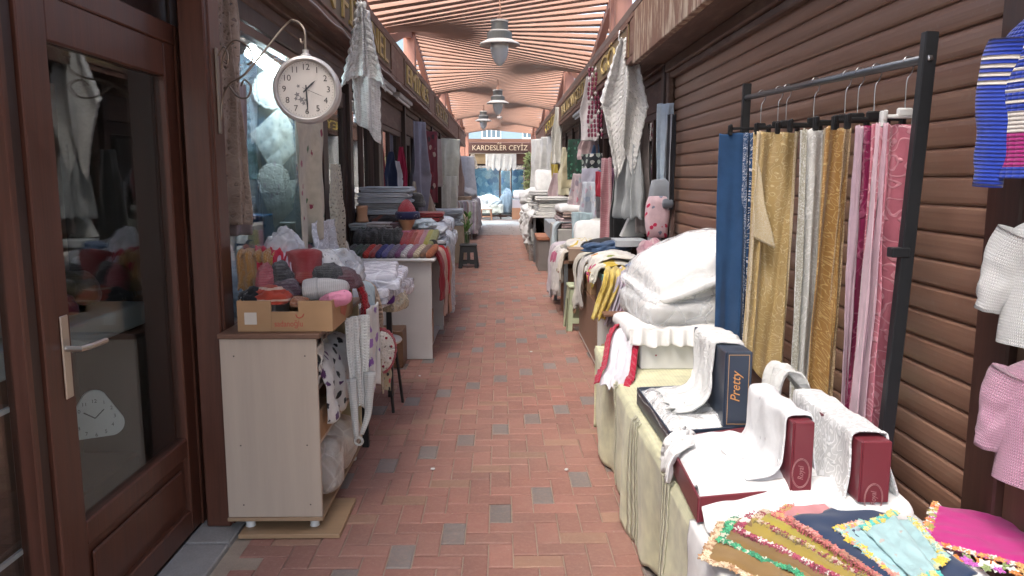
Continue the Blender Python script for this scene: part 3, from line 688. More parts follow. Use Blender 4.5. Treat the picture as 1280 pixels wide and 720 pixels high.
# ---------------------------------------------------------------- goods: shared builders
def cloth(mb, name, label, cat, mat, group=None, solid=.004, smooth=True, sub=0, base=None, usecol=False):
    return tag(mb.build(name, mat, None, smooth=smooth, solid=solid, sub=sub, base=base, usecol=usecol), label, cat, group)
def lump(name, label, cat, mat, c, size, seed, fold=.25, fr=2.2, group=None, rot=None, sub=4):
    return tag(MB().lump(c, size, seed, fold, fr, sub, rot).build(name, mat, None, smooth=True), label, cat, group)
def slab(name, label, cat, mat, c, size, rz=0, r=.02, seed=0.0, amp=.008, group=None, n=12, puff=0, fr=6, M=None, sag=None, solid=0):
    return tag(MB().slab(c, size, rz, r, n, amp, fr, seed, puff, M, sag).build(name, mat, None, smooth=True, solid=solid), label, cat, group)
def foldmesh(mb, c, w, d, h, layers, rz, seed, M=None):
    """a folded cloth: layers joined by rounded bends on alternating sides; w = fold length, d = depth"""
    Rz = M or Matrix.Rotation(rz, 4, 'Z'); c = Vector(c); t = h/layers; pts = []
    for k in range(layers):
        zc = (k+.5)*t; inset = d*.02*nz(k*3.1, seed)
        xs = [lerp(-d/2+t*.5, d/2-t*.5+inset, i/7) for i in range(8)]
        if k % 2: xs = xs[::-1]
        pts += [(x, zc + .12*t*nz(x*9, k+seed)) for x in xs]
        if k < layers-1:
            e = xs[-1]; sg = 1 if xs[-1] > xs[0] else -1
            pts += [(e+sg*t*.40, zc+t*.2), (e+sg*t*.5, zc+t*.5), (e+sg*t*.40, zc+t*.8)]
    nu = 14
    P = [Vector((x, 0, z)) for x, z in pts]
    def fn(u, v):
        j = round(v*(len(P)-1)); p = P[j]; y = (u-.5)*w*(1+.02*nz(j*.3, seed))
        return c + Rz @ Vector((p.x + .012*nz(u*4, j*.35, seed), y, p.z + .10*t*nz(u*5, j*.2, seed+3)))
    mb.sheet(fn, nu, len(P)-1, w, d*layers)
    return t*.82
def folded(name, label, cat, mat, c, w, d, h, layers=3, rz=0, seed=0.0, group=None):
    b = MB(); t = foldmesh(b, c, w, d, h, layers, rz, seed)
    return tag(b.build(name, mat, None, smooth=True, solid=t), label, cat, group)
def stack(name, what, where, cat, mats, c, w, d, hs, rz=0, seed=0.0, group=None, layers=3, skew=.02):
    """a pile of folded cloths, each one a thing; mats and hs run from the bottom up"""
    z = c[2]; n = len(hs); rr = random.Random(int(seed*97)+1)
    for i in range(n):
        k = rr.uniform(-skew, skew); m = mats[i % len(mats)]
        wh = what[i % len(what)] if isinstance(what, (list, tuple)) else what
        lab = (ordn(n-1-i)+' '+wh+' '+where) if n > 1 else wh+' '+where
        folded(name, lab, cat, m, (c[0]+k, c[1]+rr.uniform(-skew, skew), z+.002), w*rr.uniform(.96, 1.03), d*rr.uniform(.96, 1.03), hs[i]-.004, layers, rz+rr.uniform(-.05, .05), seed+i*1.7, group)
        z += hs[i]
    return z
def carton(name, label, c, size, rz=0, mat=None, open_top=False, group=None, wall=.006, cat='box'):
    x, y, z = c; w, d, h = size; T = Matrix.Translation(Vector(c)) @ Matrix.Rotation(rz, 4, 'Z'); b = MB(T)
    m = mat or CARD
    if not open_top:
        b.box(-w/2, w/2, -d/2, d/2, 0, h, .004)
        o = tag(b.build(name, m, None), label, cat, group)
        q = MB(T); q.box(-w/2-.0008, w/2+.0008, -.03, .03, h-.05, h+.0008); q.build('packing_tape', m_plain((.45, .33, .2), .25), o)
    else:
        b.box(-w/2, w/2, -d/2, -d/2+wall, 0, h, .002); b.box(-w/2, w/2, d/2-wall, d/2, 0, h, .002); b.box(-w/2, -w/2+wall, -d/2+wall, d/2-wall, 0, h, .002); b.box(w/2-wall, w/2, -d/2+wall, d/2-wall, 0, h, .002); b.box(-w/2+wall, w/2-wall, -d/2+wall, d/2-wall, .001, .008)
        o = tag(b.build(name, m, None), label, cat, group)
    return o
def plastic_stool(label, x, y, h, m, rz=0, w0=.33, w1=.25, group=None):
    T = Matrix.Translation((x, y, 0)) @ Matrix.Rotation(rz, 4, 'Z'); t = thing('plastic_stool', label, 'stool', (x, y, 0), group)
    b = MB(T); b.slab((0, 0, h-.018), (w1+.03, w1+.03, .036), r=.016, n=8); b.build('seat', m, t, smooth=True)
    for k in range(4):
        A = Matrix.Rotation(k*PI/2, 4, 'Z'); b = MB(T @ A); a0, a1 = w1/2, w0/2; zt = h-.03
        q = lambda s, z: (s, -lerp(a1, a0, z/zt), z)
        wz = lambda z: lerp(a1, a0, z/zt)
        def strip(z0, z1, s0, s1):   # quad with thickness on the leaning side
            f = [(lambda s, z: Vector((s*wz(z), -wz(z), z)))(s_, z_) for s_, z_ in ((s0, z0), (s1, z0), (s1, z1), (s0, z1))]
            g = [p + Vector((0, .012, 0)) for p in f]; i = [b.add(p) for p in f]; j = [b.add(p) for p in g]
            b.f.append(i); b.f.append(j[::-1])
            for n in range(4): b.f.append([i[n], j[n], j[(n+1) % 4], i[(n+1) % 4]])
        strip(0, zt, -1, -.62); strip(0, zt, .62, 1); strip(zt*.72, zt, -.62, .62); strip(.08, zt*.72, -.14, .14) if k % 2 == 0 else None; strip(zt*.18, zt*.30, -.62, -.14) if k % 2 == 0 else None; strip(zt*.18, zt*.30, .14, .62) if k % 2 == 0 else None
        b.build('side_panel', m, t)
    return t
def hat(label, mat, c, r, h, tilt, rz, brim=None, seed=0.0, cat='hat', group=None, flat=.62, prof=None):
    M = (Matrix.Rotation(rz, 4, 'Z') @ Matrix.Rotation(tilt, 4, 'X') @ Matrix.Diagonal((1, flat, 1, 1))).to_3x3()
    t = thing('knit_hat', label, cat, Vector(c), group)
    pr = [(r*1.0, -.02), (r*1.03, h*.1), (r*.99, h*.4), (r*.88, h*.7), (r*.62, h*.9), (r*.3, h*.98), (.003, h)] if prof is None else [(r*a, h*z) for a, z in prof]
    pr = [tuple(q) for q in smooth_path([(a, 0, z) for a, z in pr], 26)]; pr = [(max(.002, q[0]), q[2]) for q in pr]
    wb = lambda a, z: 1+.13*nz(math.cos(a)*1.3+seed, math.sin(a)*1.3, z*14)+.05*nz(math.cos(a)*4, math.sin(a)*4+seed, z*30)-.10*max(0, nz(math.cos(a)*2.2, seed+z*20, math.sin(a)*2.2))
    b = MB(); b.lathe(pr, c, 48, M, wob=wb)
    b.uv = [(u*r*6, v) for u, v in b.uv]; b.build('crown', mat, t, smooth=True)
    r0 = pr[0][0]
    b = MB(); b.lathe([(r0*1.04, -.03), (r0*1.10, -.015), (r0*1.10, h*.16), (r0*1.05, h*.2), (r0*.98, h*.17)], c, 48, M, wob=wb); b.uv = [(u*r*6, v) for u, v in b.uv]; b.build('cuff', brim or mat, t, smooth=True)
    return t

# ---------------------------------------------------------------- left foreground: cabinet, its load, clock, window
PALEW = m_wood((.47, .385, .305), .45, 'Z', .86, .5); BROWNL = m_wood((.17, .085, .05), .5, 'Y', .7)
cb = thing('shelf_cabinet', 'pale wood open cabinet on white feet with brown top beside the glazed door', 'cabinet', (-.94, 3.55, 0))
b = MB(); b.box(-1.146, -.752, 3.09, 3.108, .085, .852, .002); b.build('side_panel', PALEW, cb)
b = MB(); b.box(-1.146, -.752, 4.03, 4.048, .085, .852, .002); b.build('side_panel', m_wood((.50, .43, .27), .5, 'Z', .86, .5), cb)
b = MB(); b.box(-1.15, -.735, 3.078, 4.06, .853, .874, .003); b.build('top', BROWNL, cb)
b = MB(); b.box(-1.15, -.75, 3.086, 4.05, .068, .084, .002); b.build('base_board', m_wood((.33, .22, .13), .5, 'X', .8), cb)
for z in (.36, .60):
    b = MB(); b.box(-1.14, -.78, 3.109, 4.029, z, z+.016, .001); b.build('shelf', PALEW, cb)
b = MB(); b.box(-1.146, -1.138, 3.109, 4.029, .09, .85); b.build('back_panel', PALEW, cb)
for x, y in ((-1.075, 3.15), (-.80, 3.15), (-1.075, 3.98), (-.80, 3.98)):
    b = MB(); b.lathe([(.024, 0), (.026, .01), (.019, .03), (.022, .067)], (x, y, .0), 14); b.build('foot', m_plain((.62, .62, .6), .4), cb, smooth=True)
for x, z in ((-1.09, .78), (-.80, .78), (-1.08, .40), (-.805, .40), (-.80, .14), (-1.08, .14)):
    b = MB(); b.obox((x, 3.0895, z), (.006, .002, .006), None, .001); b.build('screw_cap', m_plain((.08, .06, .05), .5), cb)
b = MB(); b.box(-1.10, -.675, 3.06, 3.43, .003, .022, .002); tag(b.build('plank', m_wood((.38, .25, .14), .5, 'X', .8), None), 'flat wooden board lying on the paving under the pale cabinet', 'board')
# inside the cabinet
cloth(MB().sheet(lambda u, v: (-.77-.33*u*.4+.02*nz(u*3, v*4)+.04*v*(1-v), lerp(3.16, 4.0, u), .615+.02+.17*math.sin(PI*(.12+.5*(1-v)))*1.0*(1-v*.9)+.012*nz(u*6, v*5)), 30, 16, .84, .25), 'crochet_cloth', 'cream crochet cloth with black flowers bulging from the middle cabinet shelf', 'crochet cloth', m_print((.66, .64, .58), ((.02, .02, .025), (.66, .64, .58), (.03, .02, .03)), .05, .32, rand=.35), solid=.006)
drape(b := MB(), [(-.95, 3.55, .625), (-.85, 3.55, .73), (-.775, 3.55, .70), (-.742, 3.55, .60), (-.74, 3.55, .50), (-.742, 3.56, .44)], (0, .62, 0), 36, 34, .018, 5, 2.0, edge=.03)
cloth(b, 'crochet_cloth', 'white crochet cloth with black flower motifs and purple edge spilling from the cabinet', 'crochet cloth', m_print((.68, .67, .64), ((.015, .015, .02), (.02, .02, .02), (.68, .67, .64), (.10, .04, .12)), .052, .33, rand=.3))
folded('folded_cloth', 'striped brown cloth folded above the black flower cloth in the cabinet', 'folded cloth', m_stripe(((( .35, .2, .14), .3), ((.5, .38, .3), .3), ((.16, .08, .06), .4)), .08, 'X'), (-.96, 3.6, .76), .7, .28, .075, 3, 0, 3)
carton('cardboard_box', 'small brown cardboard box on the lower cabinet shelf', (-.9, 3.45, .378), (.25, .5, .13))
slab('plastic_bag', 'clear plastic bag of white stuffing on the cabinet floor', 'bag', m_poly(.75, (.62, .56, .5), .3), (-.86, 3.5, .225), (.30, .55, .27), 0, .11, 2.2, .05, n=16)
# the carton of hats on top
ct = thing('cardboard_box', 'open fruit carton full of knit hats on top of the pale cabinet', 'box', (-.88, 3.33, .875))
T = Matrix.Translation((-.885, 3.345, .875))
b = MB(T); w, d, h = .39, .44, .128
b.box(-w/2, -.055, -d/2, -d/2+.006, .0, h, .001); b.box(.055, w/2, -d/2, -d/2+.006, .0, h, .001); b.box(-.055, .055, -d/2+.0003, -d/2+.0057, .0, h-.045, .001); b.build('front_panel', m_card((.40, .245, .13)), ct)
b = MB(T); b.box(-w/2, w/2, d/2-.006, d/2, 0, h, .001); b.build('back_panel', CARD, ct)
b = MB(T); b.box(-w/2, -w/2+.006, -d/2+.006, d/2-.006, 0, h, .001); b.build('side_panel', CARD, ct)
b = MB(T); pts = [(-d/2+.006, 0), (d/2-.006, 0), (d/2-.006, h+.05), (d/2-.1, h+.045), (d/2-.2, h), (-d/2+.006, h)]; b.prism(pts, (w/2-.006, 0, 0), (0, 1, 0), (0, 0, 1), (1, 0, 0), .006); b.build('side_panel', m_card((.44, .27, .15)), ct)
b = MB(T); b.box(-w/2+.006, w/2-.006, -d/2+.006, d/2-.006, .001, .008); b.build('bottom', CARD, ct)
RED = m_plain((.42, .06, .04), .7)
b = MB(T); b.text('sadanoğlu', (.015, -d/2-.0004, .032), (1, 0, 0), (0, 0, 1), .026, .0005, width=.115); b.tube([(.045, -d/2-.0006, .072), (.05, -d/2-.0006, .06), (.06, -d/2-.0006, .057), (.072, -d/2-.0006, .062), (.078, -d/2-.0006, .074)], .0022, 5); b.build('print', RED, ct)
b = MB(T); b.box(-.165, -.115, -d/2-.0008, -d/2-.0002, .03, .08); b.build('torn_label', m_plain((.55, .5, .43), .8), ct)
b = MB(T); b.prism([(-.06, .05), (.03, .02), (.10, .07), (.05, .11), (-.05, .12)], (w/2+.0002, 0, 0), (0, 1, 0), (0, 0, 1), (1, 0, 0), .0008); b.build('print', m_plain((.45, .13, .08), .8), ct)
# white carton standing behind
wc = tag(MB().box(-1.128, -.985, 3.34, 3.70, .876, 1.165, .004).build('white_carton', m_plain((.60, .57, .56), .6), None), 'tall white carton with faint red writing left of the fruit carton', 'box')
b = MB(); b.text('tahtakale', (-1.085, 3.3395, 1.03), (0, 0, 1), (-1, 0, 0), .022, .0005, width=.12); b.build('print', m_plain((.55, .25, .22), .7), wc)
# hats and gloves
HG = 'knit hats and gloves in the fruit carton'
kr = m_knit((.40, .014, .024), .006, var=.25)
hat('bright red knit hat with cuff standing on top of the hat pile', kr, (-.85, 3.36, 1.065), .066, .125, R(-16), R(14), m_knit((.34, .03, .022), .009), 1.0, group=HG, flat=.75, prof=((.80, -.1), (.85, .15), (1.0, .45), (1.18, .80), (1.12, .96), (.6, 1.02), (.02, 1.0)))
hat('pale grey white knit hat lying flat at the front of the pile', m_knit((.60, .58, .57), .008), (-.795, 3.215, 1.035), .046, .16, R(86), R(96), None, 2.0, group=HG, flat=.95)
hat('pink hat with dark letter print at the front right of the carton', m_print((.66, .25, .36), ((.08, .04, .06), (.66, .25, .36), (.66, .25, .36)), .024, .2), (-.715, 3.215, .995), .042, .10, R(80), R(70), m_knit((.62, .2, .3), .007), 3.0, group=HG, flat=.85)
lump('glove', 'coral pink woollen glove at the left of the hat pile', 'glove', m_knit((.62, .10, .13), .008), (-1.0, 3.27, 1.055), (.085, .09, .13), 4, .22, group=HG)
lump('glove', 'black glove with white flecks at the left front corner of the carton', 'glove', m_print((.012, .012, .014), ((.4, .4, .4), (.012, .012, .014), (.012, .012, .014)), .018, .2), (-1.03, 3.20, 1.0), (.13, .10, .07), 5, .3, group=HG)
lump('scarf', 'rust red scarf with pale cross lines bunched in the carton front', 'scarf', m_stripe((((.40, .06, .035), .82), ((.6, .42, .32), .18)), .035, 'Y'), (-.955, 3.19, 1.005), (.15, .10, .085), 6, .32, group=HG)
lump('glove', 'orange woollen glove low at the carton front', 'glove', m_knit((.50, .16, .05), .008), (-.83, 3.165, .985), (.08, .05, .05), 7, .25, group=HG)
lump('knit_hat', 'black furry hat behind the white hat', 'hat', m_knit((.012, .012, .015), .007), (-.76, 3.38, 1.06), (.15, .13, .10), 8, .28, group=HG)
lump('knit_hat', 'small black pompom hat beside the coral glove', 'hat', m_knit((.015, .012, .016), .01), (-.945, 3.30, 1.075), (.10, .10, .10), 9, .25, group=HG)
lump('scarf', 'dark plum scarf under the red hat', 'scarf', m_knit((.07, .015, .045), .01), (-.905, 3.25, 1.03), (.12, .10, .07), 10, .3, group=HG)
lump('knit_hat', 'maroon hat with white specks at the right end of the carton', 'hat', m_knit((.10, .012, .03), .01, (.14, .02, .04)), (-.685, 3.40, 1.045), (.14, .15, .10), 11, .22, group=HG)
lump('glove', 'black glove with grey letters below the maroon hat', 'glove', m_print((.014, .013, .016), ((.35, .34, .34), (.014, .013, .016)), .02, .22), (-.70, 3.30, 1.01), (.11, .11, .08), 12, .25, group=HG)
lump('scarf', 'pale blue grey scarf end beside the pink hat', 'scarf', m_knit((.33, .40, .46), .01), (-.765, 3.27, 1.03), (.09, .08, .06), 13, .25, group=HG)
lump('lace_bundle', 'white lace bundle heaped behind the red hat', 'lace', m_lace((.70, .70, .70), .014, .3, 'vor'), (-.83, 3.50, 1.06), (.30, .18, .16), 14, .3)
lump('plastic_bag', 'white garment in clear plastic behind the hat pile', 'bag', m_poly(.7, (.70, .73, .76)), (-.97, 3.46, 1.12), (.19, .17, .24), 15, .25)
lump('plastic_bag', 'grey shiny bag slumped right of the red hat', 'bag', m_poly(.8, (.48, .50, .54)), (-.73, 3.53, 1.07), (.20, .16, .17), 16, .25)
# scarves over the white carton
drape(b := MB(), [(-1.05, 3.50, 1.175), (-1.055, 3.42, 1.185), (-1.06, 3.335, 1.175), (-1.06, 3.32, 1.12), (-1.06, 3.32, 1.06), (-1.06, 3.325, 1.02)], (.15, 0, 0), 30, 36, .012, 6, 4, edge=.03)
cloth(b, 'scarf', 'mustard yellow knit scarf with fringe draped over the white carton', 'scarf', m_knit((.42, .21, .055), .009), solid=.008)
b = MB(); rr = random.Random(4)
for k in range(26):
    x = lerp(-1.055, -.985, k/25); z = 1.06+.02*math.sin(k); b.tube([(x, 3.317, z), (x+.006, 3.309, z-.03), (x+rr.uniform(-.01, .01), 3.312, z-.075-rr.uniform(0, .02))], .0022, 4)
fr_ = [o for o in COL.objects if o.name.startswith('scarf') and 'mustard' in o.get('label', '')][0]; b.build('fringe', m_cloth((.5, .30, .10)), fr_)
drape(b := MB(), [(-1.02, 3.60, 1.18), (-1.02, 3.45, 1.195), (-1.0, 3.37, 1.185), (-.985, 3.335, 1.13), (-.98, 3.33, 1.07)], (.13, .03, 0), 26, 34, .012, 6, 5, edge=.03)
cloth(b, 'scarf', 'crimson scarf draped beside the mustard scarf on the white carton', 'scarf', m_cloth((.40, .022, .045)), solid=.006)
drape(b := MB(), [(-.955, 3.60, 1.17), (-.945, 3.45, 1.19), (-.935, 3.37, 1.16), (-.93, 3.34, 1.10), (-.93, 3.34, 1.05)], (.07, .02, 0), 18, 30, .012, 8, 6, edge=.03)
cloth(b, 'scarf', 'lilac white fluffy scarf right of the crimson scarf', 'scarf', m_cloth((.52, .42, .50)), solid=.006)
# scarves hanging off the alley side of the cabinet and carton
def sidedrape(label, name, mat, y0, wy, x, ztop, zbot, seed, cat='scarf', xin=.14, amp=.014, solid=.006, nv=44):
    b = MB(); drape(b, [(x-xin, y0, ztop+.01), (x-.05, y0, ztop+.025), (x, y0, ztop), (x+.025, y0, ztop-.07), (x+.03, y0+.01, lerp(ztop, zbot, .5)), (x+.03, y0+.02, zbot)], (0, wy, 0), 24, nv, amp, 5, seed, edge=.03)
    return cloth(b, name, label, cat, mat, solid=solid)
sidedrape('dark red scarf sliding over the carton edge beside the plastic wrapped sheets', 'scarf', m_knit((.38, .02, .03), .01), 3.58, .10, -.665, 1.015, .80, 21)
sidedrape('pale blue grey patterned scarf next to the dark red one', 'scarf', m_print((.36, .43, .46), ((.12, .2, .22), (.36, .43, .46)), .03, .25), 3.71, .12, -.655, .98, .62, 22)
sidedrape('tan cloth strip with small holes hanging behind the blue grey scarf', 'cloth', m_lace((.45, .33, .25), .02, .25, 'net'), 3.86, .12, -.65, .95, .58, 23, cat='cloth')
b = MB()
hang(b, (-.690, 3.40, .885), (-.60, 3.46, .885), .40, 1.5, .016, 1.0, .55, out=(.5, -1, 0), nu=26, nv=50, seed=1.2, bot=lambda u: .1*abs(u-.5), ramp=.5)
cw = cloth(b, 'crochet_scarf', 'long white crochet scarf hanging off the cabinet corner, ending in a loop', 'crochet', m_lace((.76, .76, .72), .012, .75, 'net'), solid=.012)
b = MB(); b.tube([(-.675, 3.40, .60), (-.665, 3.39, .50), (-.66, 3.385, .40), (-.655, 3.38, .335)], [.024, .022, .02, .012], 9, 16); b.tube([(-.60, 3.45, .62), (-.605, 3.44, .50), (-.61, 3.43, .42), (-.635, 3.40, .34)], [.03, .034, .028, .010], 9, 16)
b.tube([(-.645+.017*math.cos(a), 3.38, .315+.018*math.sin(a)) for a in [i*PI/8 for i in range(17)]], .006, 6); b.build('tassel', m_knit((.74, .74, .70), .010), cw, smooth=True)
b = MB(); hang(b, (-.615, 3.50, .90), (-.60, 3.72, .90), .40, 1.2, .012, 1, .8, out=(1, -.4, 0), nu=26, nv=40, seed=2.2)
cloth(b, 'crochet_cloth', 'white crochet strip with violet flowers hanging at the cabinet side', 'crochet cloth', m_print((.62, .60, .57), ((.22, .10, .34), (.3, .15, .42), (.62, .60, .57)), .075, .36, rand=.5), solid=.008)
def doily(label, c, r, n, mat, rim, normal=(1, 0, 0), bow=.02, name='doily', petals=24, seed=0.0, ringw=.16, dots=None):
    nn = Vector(normal).normalized(); up = Vector((0, 0, 1)); ax = up.cross(nn); ax = ax.normalized() if ax.length > .01 else Vector((1, 0, 0)); ay = nn.cross(ax); c = Vector(c)
    def P(rho, a): return c + ax*(rho*math.cos(a)) + ay*(rho*math.sin(a)) + nn*(bow*(1-(rho/r)**2)+.25*bow*nz(math.cos(a)*1.5+seed, math.sin(a)*1.5, rho*4))
    b = MB(); b.sheet(lambda u, v: P(r*(.02+(1-ringw)*v), 2*PI*u), 64, 10, 1.0, r)
    for k in range(len(b.uv)): 
        q = b.v[k]-c; b.uv[k] = (q.dot(ax), q.dot(ay))
    o = cloth(b, name, label, 'doily', mat, 'crochet doilies' if False else None, solid=.004)
    b = MB(); b.sheet(lambda u, v: P(r*((1-ringw)+ringw*v*(.72+.28*abs(math.sin(petals/2*2*PI*u)))), 2*PI*u), 240, 5, 1, 1)
    for k in range(len(b.uv)):
        q = b.v[k]-c; b.uv[k] = (q.dot(ax), q.dot(ay))
    b.build('edging', rim, o, smooth=True, solid=.005)
    if dots:
        b = MB()
        for k in range(8):
            a = 2*PI*k/8+.2; b.slab(P(r*.62, a)+nn*.004, (.014, .014, .014), r=.007, n=4)
        b.build('knot', dots, o, smooth=True)
    return o
doily('round white doily with red scalloped edge hanging by the white stool', (-.615, 3.80, .635), .125, 24, m_lace((.66, .62, .56), .018, .2, 'vor'), m_lace((.42, .05, .07), .009, .25, 'net'), (.75, -.65, .05), .02, dots=m_cloth((.3, .03, .06)))
b = MB(); hang(b, (-.60, 3.74, .60), (-.58, 3.95, .60), .18, 1, .012, 1, .5, out=(1, -.4, 0), nu=20, nv=20, seed=3.2)
cloth(b, 'cloth', 'small dark patterned crochet corner below the red edged doily', 'cloth', m_print((.35, .28, .18), ((.03, .03, .03), (.4, .05, .06)), .035, .35), solid=.006)
# stool with wrapped sheets, wooden box
st = thing('round_stool', 'white round stool with thin black legs behind the red edged doily', 'stool', (-.80, 4.95, 0))
b = MB(); b.lathe([(.003, .44), (.15, .44), (.158, .452), (.15, .465), (.003, .466)], (-.80, 4.95, 0), 28); b.build('seat', m_plain((.66, .64, .6), .4), st, smooth=True)
for a in (.6, 2.2, 3.8, 5.4):
    b = MB(); b.tube([(-.80+.12*math.cos(a), 4.95+.12*math.sin(a), .44), (-.80+.17*math.cos(a), 4.95+.17*math.sin(a), .0)], .010, 8); b.build('leg', BLACK, st)
tb = thing('low_table', 'dark low table holding plastic wrapped sheets on the left', 'table', (-.95, 4.7, 0))
b = MB(); b.box(-1.26, -.72, 4.15, 5.25, .73, .76, .004); b.build('tabletop', BROWNL, tb)
for x, y in ((-1.23, 4.19), (-.76, 4.19), (-1.23, 5.2), (-.76, 5.2)):
    b = MB(); b.box(x-.018, x+.018, y-.018, y+.018, 0, .73); b.build('leg', BLACK, tb)
z = .762
for i, (w, dx) in enumerate(((.96, .0), (.92, .02), (.90, -.01), (.82, .03), (.7, .0))):
    slab('wrapped_sheet', f'{ordn(4-i)} plastic wrapped white sheet in the slippery pile behind the hat carton', 'bed linen', m_poly(.72, (.66, .68, .76), .15) if i % 2 else m_poly(.8, (.72, .72, .78), .15), (-.93+dx, 4.65+dx, z+.024), (.62, w, .05), .06*(i-2), .02, i*1.9, .03, 'plastic wrapped sheets on the low table', n=18, fr=7); z += .040
slab('folded_cloth', 'folded purple cloth under the plastic wrapped sheets', 'folded cloth', m_cloth((.10, .03, .16)), (-.70, 4.55, .80), (.14, .35, .05), .2, .02, 4.4, .02)
lump('plastic_bag', 'yellowish lace in clear plastic at the end of the wrapped pile', 'bag', m_poly(.7, (.60, .52, .36)), (-.645, 4.6, .755), (.16, .30, .14), 17, .25)
wb = tag(MB().box(-.99, -.775, 6.0, 6.26, .003, .30, .004).build('wooden_box', m_wood((.20, .10, .05), .5, 'X', .6), None), 'brown wooden box on the paving against the white counter', 'box')
# clock and its bracket
CC = Vector((-.744, 3.06, 1.838))
ck = thing('wall_clock', 'round double sided station clock hanging from a curled iron bracket', 'clock', CC)
b = MB(); My = Matrix.Rotation(R(90), 3, 'X')
CM = Matrix.Rotation(R(6), 3, 'Z') @ My
cr = lambda prof, seg=64: MB().lathe(prof, CC, seg, CM)
SILV = m_plain((.50, .48, .46), .4, metal=.3, dirt=.2)
cr([(.104, -.034), (.108, .030), (.114, .036), (.124, .030), (.127, .010), (.127, -.045), (.118, -.05), (.0, -.05)]).build('case', SILV, ck, smooth=False)
cr([(.0001, .018), (.106, .018), (.106, .019), (.0001, .0195)]).build('dial', m_plain((.58, .54, .49), .5, dirt=.1), ck)
def CP(x, z, d): return CC + CM @ Vector((x, z, d))
cx_, cz_ = (CM @ Vector((1, 0, 0))), (CM @ Vector((0, 1, 0)))
b = MB()
for k in range(1, 13):
    a = PI/2 - k*PI/6; b.text(str(k), CP(.083*math.cos(a), .083*math.sin(a), .020), cx_, cz_, .024, .0006)
for k in range(60):
    a = k*PI/30; p0, p1 = CP(.098*math.cos(a), .098*math.sin(a), .0203), CP(.102*math.cos(a), .102*math.sin(a), .0203); b.tube([p0, p1], .0007, 4)
b.build('numerals', m_plain((.06, .055, .05), .6), ck)
def hand(ang, L, w, z, nm='hand'):
    d = Vector((math.sin(ang), math.cos(ang))); n = Vector((d.y, -d.x)); b = MB()
    poly = [n*w-d*.016, n*w*1.3+d*L*.6, d*L, -n*w*1.3+d*L*.6, -n*w-d*.016]; b.prism([(p.x, p.y) for p in poly], CP(0, 0, z), cx_, cz_, CM @ Vector((0, 0, 1)), .001); b.build(nm, m_plain((.03, .03, .035), .5), ck)
hand(R(46), .050, .0026, .022); hand(R(178), .088, .0024, .0236); hand(R(113), .075, .0006, .0252)
b = MB()
for (x, z, r_) in ((-.035, -.02, .012), (-.02, -.038, .014), (-.012, -.052, .010), (-.03, .012, .008), (-.04, -.035, .009), (-.005, -.04, .008)):
    b.prism([(x+r_*(1 if k % 2 else .45)*math.cos(k*PI/5), z+r_*(1 if k % 2 else .45)*math.sin(k*PI/5)) for k in range(10)], CP(0, 0, .0198), cx_, cz_, CM @ Vector((0, 0, 1)), .0005)
b.build('printed_flowers', m_plain((.20, .19, .19), .6), ck)
b = MB(); b.tube([CC+Vector((0, 0, .124)), CC+Vector((0, 0, .150))], .012, 10); b.lathe([(.020, .118), (.022, .128), (.012, .136)], CC, 14); b.build('stem', SILV, ck)
br = thing('clock_bracket', 'curled wrought iron bracket carrying the station clock', 'bracket', (-1.13, 3.15, 1.75))
IRON = m_plain((.30, .25, .20), .45, metal=.6)
b = MB(); b.box(-1.1475, -1.136, 3.21, 3.23, 1.68, 2.02, .003); b.build('wall_plate', IRON, br)
top = CC + Vector((0, 0, .16)); a0 = Vector((-1.136, 3.22, 1.80))
b = MB(); V = Vector
b.tube([a0+V((0, 0, -.06)), a0+V((.01, -.0, .02)), a0+V((.06, -.05, .075)), a0+V((.16, -.14, .11)), top+V((-.10, .09, .095)), top+V((-.045, .04, .105)), top+V((-.006, .006, .07)), top+V((.0, .0, .03)), top+V((-.018, .012, .015)), top+V((-.022, .016, .035))], .0042, 8, 60)
b.tube([a0+V((.01, -.0, .14)), a0+V((.04, -.03, .20)), a0+V((.10, -.09, .235)), a0+V((.17, -.15, .20)), a0+V((.19, -.165, .15)), a0+V((.165, -.145, .135))], .004, 7, 40)
b.tube([a0+V((.05, -.04, .07)), a0+V((.10, -.08, .02)), a0+V((.15, -.12, .015)), a0+V((.17, -.14, .055)), a0+V((.14, -.12, .08)), a0+V((.12, -.10, .06))], .0038, 7, 40)
b.tube([a0+V((.0, 0, .19)), a0+V((.035, -.03, .22)), a0+V((.055, -.045, .19)), a0+V((.05, -.04, .155)), a0+V((.03, -.025, .165))], .0035, 7, 30); b.build('scroll', IRON, br, smooth=True)
b = MB(); b.tube([top+V((0, 0, .035)), top+V((0, 0, -.012))], .005, 8); b.build('hook', IRON, br)
# beige lace scarf on the pilaster
b = MB(); hang(b, (-1.275, 3.40, 2.34), (-1.125, 3.68, 2.34), 1.05, 2.2, .03, out=(.9, -.45, 0), nu=46, nv=60, seed=.7, prof=lambda v: .34+.09*math.sin(v*9)+.05*v, ramp=.7)
cloth(b, 'lace_scarf', 'long beige lace scarf gathered on the mahogany pilaster by the clock', 'scarf', m_lace((.40, .30, .24), .022, .18, 'vor', c2=(.50, .40, .33)))
b = MB(); hang(b, (-1.27, 3.62, 1.95), (-1.21, 3.80, 1.95), .72, 2, .02, out=(.9, -.45, 0), nu=30, nv=40, seed=1.7, ramp=.6)
cloth(b, 'lace_scarf', 'pinkish beige curtain strip hanging behind the beige lace scarf', 'scarf', m_cloth((.46, .37, .36), tl=.3))
